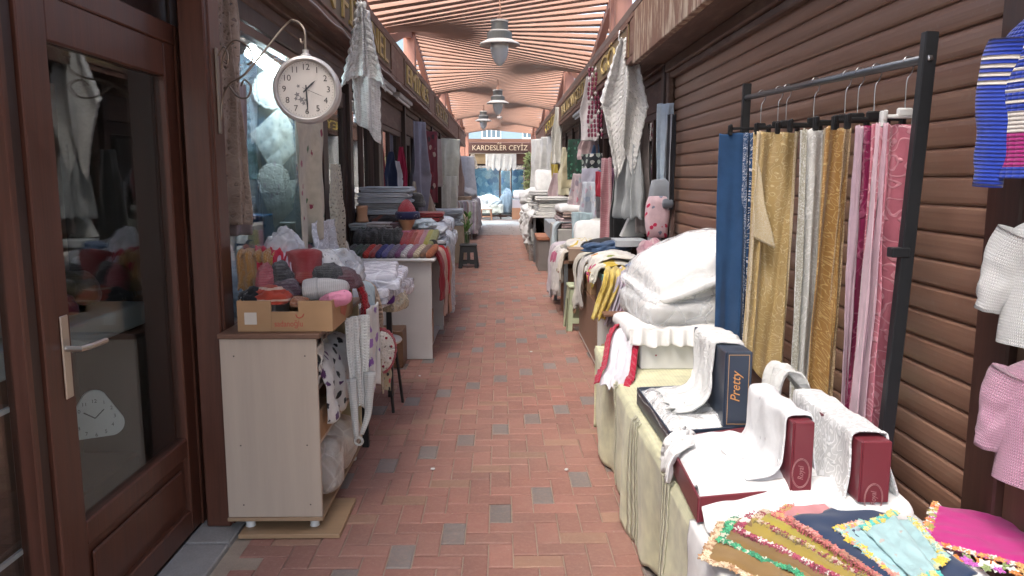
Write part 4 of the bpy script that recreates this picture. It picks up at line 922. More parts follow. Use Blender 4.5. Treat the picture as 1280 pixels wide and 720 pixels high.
# inside the blue lit window
tl = thing('tube_light', 'lit white tube lamp above the lace in the left shop window', 'lamp', (-1.7, 5.0, 2.2))
p0, p1 = W(312, 66, y=4.9), W(352, 96, y=5.3); b = MB(); b.tube([p0, p1], .03, 10); b.build('tube', m_emit((.82, .93, 1.0), 20), tl)
b = MB(); b.tube([p0+V((0, .05, .04)), p1+V((0, .05, .04))], .035, 8); b.build('fitting', WHITEP, tl)
tag(MB().box(-2.4, -1.345, 5.52, 5.56, .4, 2.35).build('display_board', m_cloth((.26, .40, .54), wr=.2), None), 'blue cloth covered board at the back of the lit lace window', 'display board')
b = MB(); q0, q1 = W(288, 268, y=5.2), W(338, 314, y=5.2); b.box(q0.x, q1.x, 5.1, 5.3, q1.z, q0.z, .006); tag(b.build('blue_box', m_plain((.03, .13, .32), .45), None), 'flat blue box at the bottom of the lit lace window', 'box')
WB = m_lace((.78, .82, .84), .022, .5, 'vor'); WB2 = m_lace((.80, .84, .86), .03, .5, 'shell')
def wdoily(label, px, py, rpx, y, petals=18, m=WB, m2=WB2): doily(label, W(px, py, y=y), rpx*y/961, 20, m, m2, (.05, -1, .05), .01, petals=petals)
wdoily('round white doily pinned high behind the clock in the lit window', 340, 112, 24, 5.40)
wdoily('round lace doily pinned above the pointed cloth in the lit window', 342, 224, 20, 5.30)
def wsq(label, pts, y, m, n=3):
    P = [W(px, py, y=y) for px, py in pts]; b = MB()
    b.sheet(lambda u, v: P[0].lerp(P[1], u).lerp(P[3].lerp(P[2], u), v) + V((0, -.012*abs(nz(u*3, v*3, y*3))-.004*abs(math.sin(u*PI*n)*math.sin(v*PI*n)), 0)), 30, 30, .3, .3)
    cloth(b, 'lace_cloth', label, 'lace cloth', m)
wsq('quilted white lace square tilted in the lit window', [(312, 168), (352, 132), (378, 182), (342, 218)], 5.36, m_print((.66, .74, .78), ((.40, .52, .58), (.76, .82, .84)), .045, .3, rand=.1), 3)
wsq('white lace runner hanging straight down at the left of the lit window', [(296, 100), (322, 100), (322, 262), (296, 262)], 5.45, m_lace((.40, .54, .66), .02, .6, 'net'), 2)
wsq('pointed white lace cloth below the doilies in the lit window', [(322, 232), (372, 224), (366, 262), (344, 286)], 5.38, m_lace((.78, .83, .84), .03, .5, 'vor'), 2)
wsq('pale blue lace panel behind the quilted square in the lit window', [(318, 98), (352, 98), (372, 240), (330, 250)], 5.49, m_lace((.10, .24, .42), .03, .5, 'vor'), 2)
b = MB(); q = W(360, 290, y=5.0); b.obox(q, (.10, .02, .13), RM('Z', 12), .004); o = tag(b.build('picture_frame', m_plain((.42, .47, .48), .4), None), 'small framed lace motif beside the blue box in the lit window', 'frame')
b = MB(); b.obox(q+V((0, -.0115, 0)), (.075, .004, .10), RM('Z', 12)); b.build('picture', m_print((.30, .36, .38), ((.6, .65, .65), (.3, .36, .38)), .03, .4), o)
# cloths on the window front
b = MB(); hang(b, (-1.235, 4.62, 2.16), (-1.20, 5.42, 2.16), 1.02, 1.6, .028, out=(1, -.2, 0), nu=44, nv=60, seed=2.7, prof=lambda v: lerp(.95, .8, v), bot=lambda u: .12*(1-u))
cloth(b, 'table_runner', 'cream table runner with embroidered red roses hanging under the clock', 'table runner', m_print((.56, .50, .38), ((.30, .05, .08), (.10, .18, .08), (.40, .12, .15), (.56, .50, .38)), .085, .27, rand=.9))
b = MB(); hang(b, (-1.19, 5.38, 1.60), (-1.15, 5.72, 1.60), .66, 2.5, .02, .5, 1, out=(1, -.2, 0), nu=30, nv=44, seed=3.7, bot=scallop(.03, 6))
cloth(b, 'lace_cloth', 'ivory lace strip with scalloped end beside the rose runner', 'lace cloth', m_lace((.62, .58, .48), .026, .2, 'shell'))
b = MB(); hang(b, (-1.20, 4.85, 1.22), (-1.16, 5.55, 1.22), .44, 2.5, .035, .8, 1, out=(1, -.2, 0), nu=40, nv=40, seed=4.7)
cloth(b, 'satin_cloth', 'shiny grey white satin hanging low below the rose runner', 'cloth', m_brocade((.52, .53, .56), (.66, .67, .70), .05, .25))
# white crochet triangle on the fascia
b = MB()
def tri(v): return .24+.95*min(1, v/.68) if v < .68 else lerp(1.19, .30, (v-.68)/.32)
hang(b, (-1.035, 5.58, 2.66), (-.865, 5.62, 2.66), .84, 1.3, .022, out=(.3, -1, 0), nu=40, nv=80, seed=5.2, prof=lambda v: .45+.62*min(1, v/.5)-.30*max(0, v-.6)+.03*math.sin(v*75), bot=lambda u: .16*(u-.5), ramp=.5, lean=(.02, 0), tiers=(17, .006, 3))
hang(b, (-1.12, 5.53, 2.71), (-.80, 5.60, 2.71), .50, 2.6, .028, out=(.3, -1, 0), nu=56, nv=60, seed=6.1, prof=lambda v: .18+.86*v**1.15+.035*math.sin(v*60), bot=lambda u: .10*abs(2*u-1)**1.5-.012*abs(math.sin(u*PI*9)), ramp=.5, tiers=(11, .009, 4))
cloth(b, 'crochet_shawl', 'white crochet triangle with scalloped tiers hanging from the near left fascia', 'crochet shawl', m_lace((.84, .84, .82), .017, .74, 'net', tl=.35), solid=.010)
b = MB(); b.tube([(-1.085, 5.58, 2.78), (-1.03, 5.58, 2.79), (-.99, 5.58, 2.74), (-.99, 5.58, 2.69)], .004, 6, 16); tag(b.build('hook', STEEL, None), 'small wire hook holding the white crochet triangle', 'hook')
# near display window
for i, (z, lab) in enumerate(((.46, 'lowest glass shelf in the near left display window'), (.87, 'middle glass shelf in the near left display window'), (1.20, 'top glass shelf in the near left display window'))):
    b = MB(); b.box(-1.75, -1.345, .7, 2.08, z, z+.012, .002); o = tag(b.build('glass_shelf', m_glass((.85, .93, .9)), None), lab, 'shelf'); b = MB(); b.box(-1.344, -1.335, .7, 2.08, z, z+.014); b.build('shelf_edge', m_plain((.6, .62, .6), .3), o)
def oval(label, c, rx, rz, m, ring):
    t = thing('oval_plate', label, 'plate', Vector(c)); M = Matrix.Rotation(R(70), 3, 'Z') @ Matrix.Rotation(R(90), 3, 'X')
    b = MB(); b.lathe([(.001, .004), (rx*.8, .004), (rx*.82, 0), (.001, 0)], c, 28, M, sy=rz/rx); b.build('center', m, t); b = MB(); b.lathe([(rx*.8, .0), (rx*.86, .012), (rx*.96, .012), (rx, .0), (rx*.9, -.005)], c, 28, M, sy=rz/rx); b.build('rim', ring, t); return t
oval('white oval frame with patterned rim in the near left display window', (-1.42, 2.10, 1.645), .045, .068, m_plain((.45, .5, .5), .3), m_print((.6, .6, .57), ((.3, .3, .3), (.6, .6, .57)), .02, .3))
oval('pink oval plate below the white oval frame in the window', (-1.42, 2.10, 1.525), .042, .055, m_plain((.45, .18, .28), .4), m_plain((.5, .25, .33), .4))
for i, (c, sz, col, lab) in enumerate((((-1.50, 2.0, 1.255), (.18, .2, .09), (.45, .45, .42), 'small white gift box on the top window shelf'), ((-1.52, 1.95, 1.31), (.16, .2, .02), (.05, .1, .3), 'thin blue box on top of the white gift box'), ((-1.5, 2.0, .92), (.15, .2, .08), (.3, .3, .28), 'pale grey box on the middle window shelf'), ((-1.5, 1.98, .51), (.2, .22, .07), (.30, .05, .04), 'red box on the lowest window shelf'))):
    tag(MB().obox(c, sz, RM('Z', 10*i), .005).build('gift_box', m_plain(col, .5), None), lab, 'box')
lump('ornament', 'pale knitted ornament on the middle window shelf', 'ornament', m_knit((.5, .55, .52), .01), (-1.46, 2.02, 1.04), (.10, .1, .22), 19, .2)
# triangular clock and things behind the door glass
TC = Vector((-1.46, 2.70, .65)); tp = []
for k in range(3):
    a = PI/2 + k*2*PI/3
    for j in range(-4, 5):
        q = a + j*.09; rr_ = .115*(1-.05*abs(j)/4*0); base_r = .085
        tp.append((.055*math.cos(a)+.045*math.cos(a+j*.22), .055*math.sin(a)+.045*math.sin(a+j*.22)))
tc = thing('triangle_clock', 'rounded triangular white clock behind the lower door glass', 'clock', TC)
ax_ = V((1, .55, 0)).normalized(); nn_ = ax_.cross(V((0, 0, 1)))
b = MB(); b.prism([(p[0]*1.0, p[1]) for p in tp], TC, ax_, (0, 0, 1), nn_, .02); b.build('dial', m_plain((.62, .62, .58), .5), tc)
b = MB()
for k in range(12):
    a = PI/2-k*PI/6; rr_ = .062; b.text(str(k or 12), TC+ax_*rr_*math.cos(a)+V((0, 0, 1))*rr_*math.sin(a)+nn_*.0205, ax_, (0, 0, 1), .014, .0005)
b.tube([TC+nn_*.022, TC+nn_*.022+ax_*.03+V((0, 0, .03))], .002, 4); b.tube([TC+nn_*.022, TC+nn_*.022-ax_*.035+V((0, 0, .025))], .002, 4); b.build('numerals', m_plain((.03, .03, .03), .5), tc)
for i, (c, s_, m, lab) in enumerate((((-1.72, 2.6, 1.0), (.2, .3, .08), m_cloth((.35, .3, .28)), 'folded grey linen on the counter behind the door glass'), ((-1.72, 2.9, 1.01), (.2, .22, .10), m_cloth((.2, .03, .05)), 'dark red knit bundle on the counter behind the door glass'), ((-1.75, 3.15, 1.03), (.2, .2, .14), m_cloth((.14, .10, .05)), 'olive bundle on the counter behind the door glass'), ((-1.75, 2.45, 1.02), (.2, .2, .10), m_cloth((.5, .38, .12)), 'yellow patterned bundle on the counter behind the door glass'))):
    lump('cloth_bundle', lab, 'cloth', m, c, s_, 30+i, .25)
b = MB(); hang(b, (-1.62, 2.42, 1.80), (-1.62, 2.78, 1.80), .42, 2, .02, .5, 1, out=(1, 0, 0), nu=30, nv=30, seed=9, bot=lambda u: .16*(1-abs(2*u-1)))
cloth(b, 'crochet_shawl', 'ivory net shawl hanging behind the top of the door glass', 'crochet shawl', m_lace((.45, .45, .40), .02, .3, 'net'))
# ---------------------------------------------------------------- left side further back
CLR = [(.30, .03, .05), (.10, .08, .20), (.34, .30, .28), (.42, .08, .14), (.06, .05, .09), (.48, .42, .36), (.16, .05, .16), (.50, .30, .34), (.07, .12, .10), (.36, .10, .06), (.22, .22, .28), (.55, .48, .42)]
sc_ = thing('stall_counter', 'pale grey counter loaded with socks and sweaters on the left', 'counter', (-.85, 6.9, 0))
LAM = m_plain((.50, .47, .45), .5, dirt=.12)
b = MB(); b.box(-1.02, -.565, 6.29, 6.31, .004, .825, .002); b.build('end_panel', LAM, sc_)
b = MB(); b.box(-1.02, -.565, 7.55, 7.57, .004, .825, .002); b.build('end_panel', LAM, sc_)
b = MB(); b.box(-1.28, -.53, 6.24, 7.62, .826, .852, .008); b.build('top', m_plain((.55, .53, .51), .4), sc_)
b = MB(); b.box(-1.01, -.60, 6.311, 7.549, .03, .045, .001); b.build('shelf', LAM, sc_)
b = MB(); b.box(-1.015, -1.0, 6.311, 7.549, .046, .82); b.build('back_panel', DARKW, sc_)
carton('cardboard_box', 'cardboard box with round hole on the floor of the grey counter', (-.72, 6.62, .046), (.24, .40, .30))
b = MB(); b.lathe([(.001, .0), (.045, .0), (.045, .002), (.001, .002)], (-.599, 6.58, .20), 18, Matrix.Rotation(R(90), 3, 'Y'), ); b.build('hand_hole', m_plain((.10, .05, .03), .9), [o for o in COL.objects if 'round hole' in o.get('label', '')][0])
carton('cardboard_box', 'orange brown box stacked above the holed box in the counter', (-.72, 6.62, .348), (.22, .36, .10), mat=m_card((.45, .16, .06)))
lump('cloth_bundle', 'black cloth bundle inside the grey counter', 'cloth', m_knit((.015, .015, .018), .01), (-.74, 6.62, .58), (.24, .40, .28), 41, .2)
def ovr(label, mat, y0, wy, x, zt, zb, seed, name='cloth', cat='cloth'): return sidedrape(label, name, mat, y0, wy, x, zt, zb, seed, cat=cat, xin=.25, nv=50)
ovr('dark red towel hanging over the counter edge, nearest the end panel', m_cloth((.26, .025, .035)), 6.50, .20, -.52, .862, .48, 31, 'towel', 'towel')
ovr('peach lace towel hanging long over the counter edge', m_lace((.55, .36, .30), .02, .6, 'vor'), 6.75, .20, -.515, .868, .30, 32, 'towel', 'towel')
ovr('bright red towel hanging over the counter edge beside the peach towel', m_cloth((.50, .02, .03)), 7.02, .22, -.51, .87, .46, 33, 'towel', 'towel')
ovr('orange and white lace towel hanging lowest over the counter edge', m_lace((.52, .28, .18), .018, .6, 'vor'), 7.22, .20, -.51, .866, .24, 34, 'towel', 'towel')
# rolled socks along the front, second row of rolls above
SG = 'rolled socks along the front of the grey counter'
names = ['dark flecked', 'charcoal green', 'black and green', 'coral red', 'brick red', 'navy violet', 'blue violet', 'grey plum', 'plum dotted', 'pale pink', 'dusky rose', 'cream', 'brown', 'rust']
cols = [(.05, .05, .05), (.08, .10, .08), (.03, .05, .03), (.50, .06, .05), (.38, .05, .05), (.05, .05, .16), (.12, .10, .30), (.18, .15, .20), (.20, .05, .16), (.55, .50, .50), (.36, .14, .22), (.50, .40, .28), (.25, .12, .07), (.36, .12, .06)]
def roll(label, mat, c, L, r, az, tilt, group=None, name='rolled_socks', cat='socks', seed=0.0):
    d = V((math.cos(az)*math.cos(tilt), math.sin(az)*math.cos(tilt), math.sin(tilt))); c = V(c); b = MB(); n = 12
    pts = [c + d*(L*(i/(n-1)-.5)) for i in range(n)]; rs = [r*(1-.55*abs(2*i/(n-1)-1)**5)*(1+.12*nz(i*.6+seed, seed)) for i in range(n)]
    b.tube(pts, rs, 12); return tag(b.build(name, mat, None, smooth=True), label, cat, group)
for i in range(14):
    x = lerp(-1.23, -.56, i/13); m = m_stripe(((cols[i], .6), (sc(cols[i], 1.9), .15), (sc(cols[i], .6), .25)), .022, 'Y') if i % 2 else m_knit(cols[i], .006)
    roll(f'{names[i]} rolled pair of socks in the front row on the grey counter', m, (x, 6.34, .905), .17, .032, R(60), R(30), SG, seed=i)
nm2 = ['scarlet', 'red', 'tomato red', 'coral', 'pink lace', 'mustard yellow', 'olive yellow']; c2 = [(.45, .02, .03), (.5, .03, .04), (.45, .06, .03), (.55, .12, .10), (.55, .25, .3), (.42, .36, .06), (.30, .30, .10)]
for i in range(7):
    roll(f'{nm2[i]} rolled tights in the second row at the right of the grey counter', m_knit(c2[i], .007), (lerp(-.80, -.56, i/6), 6.47, 1.0), .20, .034, R(70), R(38), 'rolled tights in the second row', 'rolled_tights', 'tights', seed=20+i)
for i in range(6):
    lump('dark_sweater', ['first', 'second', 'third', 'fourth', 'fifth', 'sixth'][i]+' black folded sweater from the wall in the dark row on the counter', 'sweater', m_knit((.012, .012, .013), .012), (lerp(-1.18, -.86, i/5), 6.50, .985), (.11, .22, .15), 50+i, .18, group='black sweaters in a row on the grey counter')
for i, (x, z, w, c, lab) in enumerate(((-1.20, 1.06, .15, (.42, .45, .46), 'pale grey folded sheet under the tan mannequin neck'), (-1.02, 1.065, .2, (.50, .46, .46), 'pale pink checked folded sheet behind the black sweaters'), (-.88, 1.06, .16, (.16, .10, .12), 'dark plum folded sheet beside the pink checked one'), (-1.1, 1.03, .15, (.10, .15, .12), 'dark green folded sheet above the black sweaters'))):
    folded('folded_sheet', lab, 'folded cloth', m_stripe(((c, .7), (sc(c, .7), .3)), .04), (x, 6.66, z), .26, w, .065, 3, PI/2*0, i+3)
# dark display block that carries the towels
tag(MB().box(-1.27, -.80, 6.82, 7.5, .854, 1.175, .005).build('display_block', m_plain((.035, .028, .028), .8), None), 'dark block on the grey counter carrying the grey towels', 'display block')
lump('dark_garment', 'black and brown garment slumped under the stack of grey towels', 'garment', m_print((.02, .018, .02), ((.10, .03, .02), (.02, .018, .02)), .08, .4), (-1.0, 6.76, 1.09), (.42, .12, .14), 61, .2)
stack('folded_towel', 'folded blue grey towel', 'of the thick stack on the left counter', 'towel', [m_cloth((.46, .50, .56), wr=.3), m_cloth((.50, .53, .58), wr=.3)], (-1.03, 7.10, 1.18), .56, .44, [.052, .048, .05, .048, .05], PI/2*0, 2.3, 'blue grey towels stacked on the counter', 3)
# mannequin heads
def neck(label, x, y, z0, z1, r, m): 
    b = MB(); b.lathe([(r*1.15, 0), (r*1.05, .02), (r*.9, (z1-z0)*.4), (r*1.0, (z1-z0)*.8), (r*1.08, z1-z0), (.002, z1-z0)], (x, y, z0), 22); return tag(b.build('mannequin_neck', m, None, smooth=True), label, 'mannequin')
TAN = m_plain((.42, .23, .13), .5)
neck('bare tan mannequin neck among the folded sheets at the left of the counter', -1.18, 6.62, 1.13, 1.27, .05, TAN)
mh = thing('display_mannequin', 'tan mannequin head wearing a red hat with navy band and pink scarf', 'mannequin', (-.79, 6.55, 1.03))
b = MB(); b.lathe([(.055, 0), (.045, .03), (.042, .06), (.055, .09), (.07, .12), (.075, .16), (.06, .2), (.02, .215)], (-.79, 6.55, 1.02), 22, sy=1.15); b.build('head', TAN, mh, smooth=True)
b = MB(); b.lathe([(.078, .15), (.082, .19), (.07, .235), (.045, .275), (.02, .30), (.004, .305)], (-.79, 6.55, 1.02), 24, wob=lambda a, z: 1+.06*nz(a, z*9)); b.build('hat_crown', m_knit((.45, .02, .04), .01), mh, smooth=True)
b = MB(); b.lathe([(.08, .145), (.098, .15), (.105, .165), (.105, .20), (.09, .215), (.08, .20)], (-.785, 6.55, 1.01), 24, wob=lambda a, z: 1+.08*nz(a*2, z*9)); b.build('hat_band', m_print((.02, .022, .07), ((.4, .4, .42), (.02, .022, .07), (.02, .022, .07)), .02, .25), mh, smooth=True)
b = MB(); b.lathe([(.06, -.03), (.075, -.015), (.078, .01), (.06, .035), (.045, .03)], (-.79, 6.55, 1.03), 24, wob=lambda a, z: 1+.15*nz(a*2, z*20)); b.build('neck_scarf', m_print((.50, .18, .28), ((.6, .5, .5), (.3, .06, .12)), .03, .35), mh, smooth=True)
hat('charcoal grey hat on a stand behind the red hatted mannequin', m_knit((.06, .055, .055), .012), (-.78, 7.25, 1.27), .075, .10, R(10), 0, None, 5)
tag(MB().lathe([(.045, 0), (.04, .02), (.02, .05), (.02, .4)], (-.78, 7.25, .854), 16).build('hat_stand', BLACK, None), 'short black stand under the charcoal hat', 'stand')
stack('folded_sheet', ['folded pale blue sheet', 'folded white sheet'], 'of the low pile on the counter end', 'bed linen', [m_cloth((.50, .58, .66), wr=.4), m_cloth((.62, .66, .70), wr=.4)], (-.66, 7.22, .856), .5, .26, [.05, .045, .05, .045], 0, 4.1, 'pale sheets piled on the counter end', 2, .03)
lump('cloth_bundle', 'pale blue crumpled cloth on the pale sheets', 'cloth', m_cloth((.48, .56, .62)), (-.68, 7.0, 1.08), (.22, .3, .09), 63, .3)
tp_ = thing('tape_dispenser', 'black tape gun lying at the alley end of the grey counter', 'tape dispenser', (-.545, 6.45, .93))
b = MB(); b.lathe([(.02, -.015), (.042, -.015), (.042, .015), (.02, .015)], (-.56, 6.42, .955), 20, Matrix.Rotation(R(90), 3, 'X')); b.build('roll', m_plain((.02, .02, .02), .4), tp_)
b = MB(); b.obox((-.50, 6.42, .955), (.10, .018, .016), None, .004); b.obox((-.455, 6.42, .955), (.012, .05, .02), None, .003); b.build('handle', BLACK, tp_)
# next stall: wrapped bedding
nt_ = thing('stall_table', 'low left table hidden under plastic wrapped bedding beyond the counter', 'table', (-.85, 8.6, 0))
b = MB(); b.box(-1.25, -.56, 7.75, 9.5, .50, .53, .004); b.build('tabletop', WHITEP, nt_)
for x, y in ((-1.2, 7.8), (-.6, 7.8), (-1.2, 9.45), (-.6, 9.45)):
    b = MB(); b.box(x-.02, x+.02, y-.02, y+.02, 0, .50); b.build('leg', WHITEP, nt_)
FILM = m_poly(.75, (.66, .70, .76), .15)
k = 0
for y in (8.05, 8.75, 9.3):
    for z in (.62, .80, .96):
        slab('wrapped_bedding', f'plastic wrapped white bedding bale, {["front", "middle", "rear"][int(y*1.2)%3 if False else (0 if y < 8.2 else 1 if y < 9 else 2)]} column, {"bottom" if z < .7 else "middle" if z < .9 else "top"} of three', 'bed linen', FILM if k % 2 else m_cloth((.58, .63, .70)), (-.84+.03*math.sin(k*2), y, z), (.58, .56, .16), .05*math.sin(k), .04, k*1.3, .02, 'plastic wrapped bedding beyond the grey counter', n=12); k += 1
sidedrape('white film wrapped sheet hanging to the floor past the red towel', 'wrapped_sheet', FILM, 8.1, .5, -.53, .92, .12, 71, cat='bed linen', xin=.2)
stack('folded_sheet', ['red striped sheet', 'rust folded sheet'], 'on wrapped bedding by the wall', 'bed linen', [m_stripe((((.30, .05, .05), .5), ((.5, .35, .3), .3), ((.2, .04, .06), .2)), .05)], (-.80, 8.3, 1.045), .5, .35, [.05, .05], 0, 5.2, None, 2)
# black plastic stool with vase and plant
plastic_stool('black plastic stool carrying a glass vase in the alley', -.535, 13.05, .40, m_plain((.03, .032, .034), .45), 0, .34, .27)
va = thing('plant_vase', 'glass vase with green leafy stems standing on the black plastic stool', 'plant', (-.56, 13.05, .402))
b = MB(); b.lathe([(.045, 0), (.05, .02), (.045, .12), (.05, .20), (.048, .20), (.042, .12), (.046, .02), (.001, .012)], (-.56, 13.05, .402), 20); b.build('vase', m_glass((.85, .92, .9)), va, smooth=True)
rr = random.Random(8); b = MB()
for k in range(5): b.tube([(-.56+rr.uniform(-.02, .02), 13.05+rr.uniform(-.02, .02), .42), (-.56+rr.uniform(-.05, .05), 13.05, .60), (-.56+rr.uniform(-.08, .08), 13.05+rr.uniform(-.05, .05), rr.uniform(.72, .9))], .007, 6, 8)
b.build('stem', m_plain((.10, .2, .05), .5), va)
b = MB()
for k in range(16):
    a = rr.uniform(0, 2*PI); z0 = rr.uniform(.60, .86); L = rr.uniform(.12, .22); d = V((math.cos(a)*.55, math.sin(a)*.5, .75)).normalized(); s_ = d.cross(V((0, 0, 1))).normalized(); p0 = V((-.56+rr.uniform(-.05, .05), 13.05, z0))
    b.sheet(lambda u, v: p0 + d*(L*v) + s_*((u-.5)*.05*math.sin(PI*(.08+.9*v))) - V((0, 0, .25*L*v*v)), 2, 6)
b.build('leaves', m_plain((.13, .26, .06), .45), va, smooth=True)
# boxes, linen and tables further along
carton('cardboard_box', 'large beige carton under the white sheet pile on the left', (-.97, 14.2, .003), (.62, 1.1, .66), mat=m_card((.42, .34, .25)))
stack('folded_sheet', 'white folded sheet', 'of the pile on the beige carton', 'bed linen', [m_cloth((.60, .65, .70)), m_cloth((.55, .60, .66))], (-.97, 14.1, .668), .85, .55, [.06, .055, .06, .05, .055], 0, 6.3, 'white sheets on the beige carton', 2, .04)
carton('cardboard_box', 'second beige carton behind the sheet pile on the left', (-.97, 15.8, .003), (.6, .9, .75), mat=m_card((.45, .36, .27)))
lump('white_shoe_cloth', 'upright white cloth bundle leaning at the shop wall on the left', 'cloth', m_cloth((.62, .62, .58)), (-1.20, 13.0, .95), (.12, .2, .46), 66, .2)
t2 = thing('stall_table', 'far left table under a white and lilac striped cloth', 'table', (-.9, 20.8, 0))
b = MB(); b.box(-1.25, -.64, 19.0, 23.0, .90, .93); b.build('tabletop', WHITEP, t2)
for x, y in ((-1.2, 19.1), (-.7, 19.1), (-1.2, 22.9), (-.7, 22.9)):
    b = MB(); b.box(x-.02, x+.02, y-.02, y+.02, 0, .9); b.build('leg', WHITEP, t2)
b = MB(); drape(b, [(-1.2, 21, .945), (-.75, 21, .945), (-.635, 21, .93), (-.60, 21, .80), (-.58, 21, .5), (-.57, 21, .12)], (0, 4.1, 0), 90, 40, .03, 14, 7); 
cloth(b, 'tablecloth', 'white and lilac striped cloth over the far left table', 'tablecloth', m_stripe((((.60, .60, .62), .45), ((.40, .34, .42), .2), ((.62, .62, .64), .2), ((.48, .36, .33), .15)), .22, 'X'))
b = MB(); drape(b, [(-1.2, 19.02, .95), (-1.0, 18.98, .95), (-.9, 18.94, .90), (-.9, 18.92, .6), (-.9, 18.91, .14)], (.62, 0, 0), 30, 30, .02, 8, 8)
cloth(b, 'tablecloth', 'near end of the striped cloth on the far left table', 'tablecloth', m_stripe((((.60, .60, .62), .45), ((.40, .34, .42), .2), ((.62, .62, .64), .2), ((.48, .36, .33), .15)), .22, 'X'))
tag(MB().box(-1.2, -.72, 19.3, 20.0, .952, 1.05, .006).build('wooden_tray', m_wood((.42, .30, .20), .5), None), 'pale wooden tray on the striped far table', 'tray')
lump('lace_heap', 'heap of white lace on the striped far table', 'lace', m_lace((.66, .66, .66), .03, .6, 'vor'), (-.95, 21.3, 1.05), (.6, 1.8, .30), 67, .3)
bn = thing('bench', 'low bench of blue white linen in front of the end shop', 'bench', (-.5, 28.9, 0))
b = MB(); b.box(-1.1, .08, 28.55, 29.3, .48, .52); b.build('seat', m_plain((.5, .5, .48), .5), bn)
for x in (-1.05, .03):
    b = MB(); b.box(x-.02, x+.02, 28.6, 29.2, 0, .48); b.build('leg', DARKW, bn)
b = MB(); drape(b, [(-.5, 29.2, .55), (-.5, 28.7, .55), (-.5, 28.54, .50), (-.5, 28.50, .32), (-.5, 28.49, .22)], (1.25, 0, 0), 50, 30, .03, 9, 9); cloth(b, 'linen_sheet', 'green grey linen sheet hanging off the bench at the end shop', 'bed linen', m_cloth((.46, .52, .48)))
for i, (x, y, w, h, c) in enumerate(((-.75, 28.9, .7, .34, (.60, .66, .70)), (-.2, 28.85, .55, .24, (.52, .64, .70)), (-.45, 29.1, .8, .42, (.62, .66, .66)))):
    lump('linen_heap', ['left white', 'right pale blue', 'rear tall white'][i]+' heap of linen on the bench at the end shop', 'bed linen', m_cloth(c), (x, y, .60), (w, .5, h), 70+i, .3)
ws = thing('wooden_stool', 'small light wooden stool on the cross alley before the end shop', 'stool', (-.5, 28.2, 0))
b = MB(); b.slab((-.5, 28.2, .39), (.46, .36, .05), r=.02, n=8); b.build('seat', m_wood((.55, .42, .32), .5), ws, smooth=True)
for sx in (-1, 1):
    for sy in (-1, 1):
        b = MB(); b.tube([(-.5+.17*sx, 28.2+.13*sy, .37), (-.5+.2*sx, 28.2+.16*sy, 0)], .03, 8); b.build('leg', m_wood((.36, .19, .11), .5), ws)
b = MB(); b.tube([(-.68, 28.06, .12), (-.32, 28.06, .12)], .02, 8); b.build('rung', m_wood((.36, .19, .11), .5), ws)
# things standing in front of the end shop at right
carton('cardboard_box', 'brown carton below the grey one at the right of the end shop', (.72, 28.7, .0), (.55, .5, .42), mat=m_card((.36, .20, .12)))
carton('cardboard_box', 'grey carton stacked on the brown one at the end shop', (.72, 28.7, .424), (.52, .46, .30), mat=m_plain((.42, .40, .42), .6))
slab('pillow', 'white cushion on top of the cartons at the end shop', 'pillow', WHC, (.74, 28.7, .90), (.5, .35, .32), 0, .1, 3, .03, n=10)
lump('blue_bundle', 'grey blue garment bundle beside the cartons at the end shop', 'garment', m_cloth((.25, .36, .45)), (.25, 28.9, .45), (.5, .4, .9), 74, .3)
vn = thing('climbing_plant', 'pale flowering climber on the last right pergola post', 'plant', (.98, 25.6, 0))
rr = random.Random(9); b = MB(); b.tube([(.98, 25.6, .35), (.93, 25.55, 1.1), (1.0, 25.6, 1.7), (.9, 25.5, 2.3)], .014, 6, 20); b.build('stem', m_plain((.12, .10, .05), .7), vn)
b = MB()
for k in range(420):
    z = rr.uniform(.9, 2.35); a = rr.uniform(0, 2*PI); q = rr.uniform(.02, .20); p = V((.93+q*math.cos(a)*.8, 25.5+q*math.sin(a), z)); d = V((rr.uniform(-1, 1), rr.uniform(-1, 1), rr.uniform(-.4, .6))).normalized(); s_ = d.orthogonal().normalized()
    b.sheet(lambda u, v: p + d*(.09*v) + s_*((u-.5)*.05*math.sin(PI*(.1+.8*v))), 2, 2)
b.build('leaves', m_print((.20, .26, .08), ((.42, .44, .22), (.16, .22, .06)), .002, .6), vn)
pt = tag(MB().lathe([(.10, 0), (.13, .3), (.14, .34), (.12, .34), (.11, .28), (.001, .28)], (.98, 25.6, .003), 20).build('plant_pot', m_plain((.30, .13, .08), .8), None), 'clay pot of the climber by the last right post', 'pot')
b = MB(); hang(b, (-.55, 29.62, 2.42), (.62, 29.62, 2.42), .50, 5, .03, out=(0, -1, 0), nu=90, nv=20, seed=6, bot=lambda u: .13*abs(math.sin(u*PI*6))); cloth(b, 'lace_valance', 'wide white lace valance hanging in front of the end shop', 'lace', m_lace((.66, .66, .62), .05, .65, 'vor'))
b = MB(); b.tube([(-1.25, 29.62, 2.44), (1.2, 29.62, 2.44)], .012, 6); tag(b.build('hanging_rail', IRON, None), 'thin rail carrying the lace valance at the end shop', 'rail')
b = MB(); b.slab((-1.42, 28.3, 1.15), (.34, .12, 1.35), r=.11, n=10); tag(b.build('dark_bust', m_plain((.035, .02, .016), .6), None, smooth=True), 'dark brown rounded display panel left of the end shop', 'display panel')
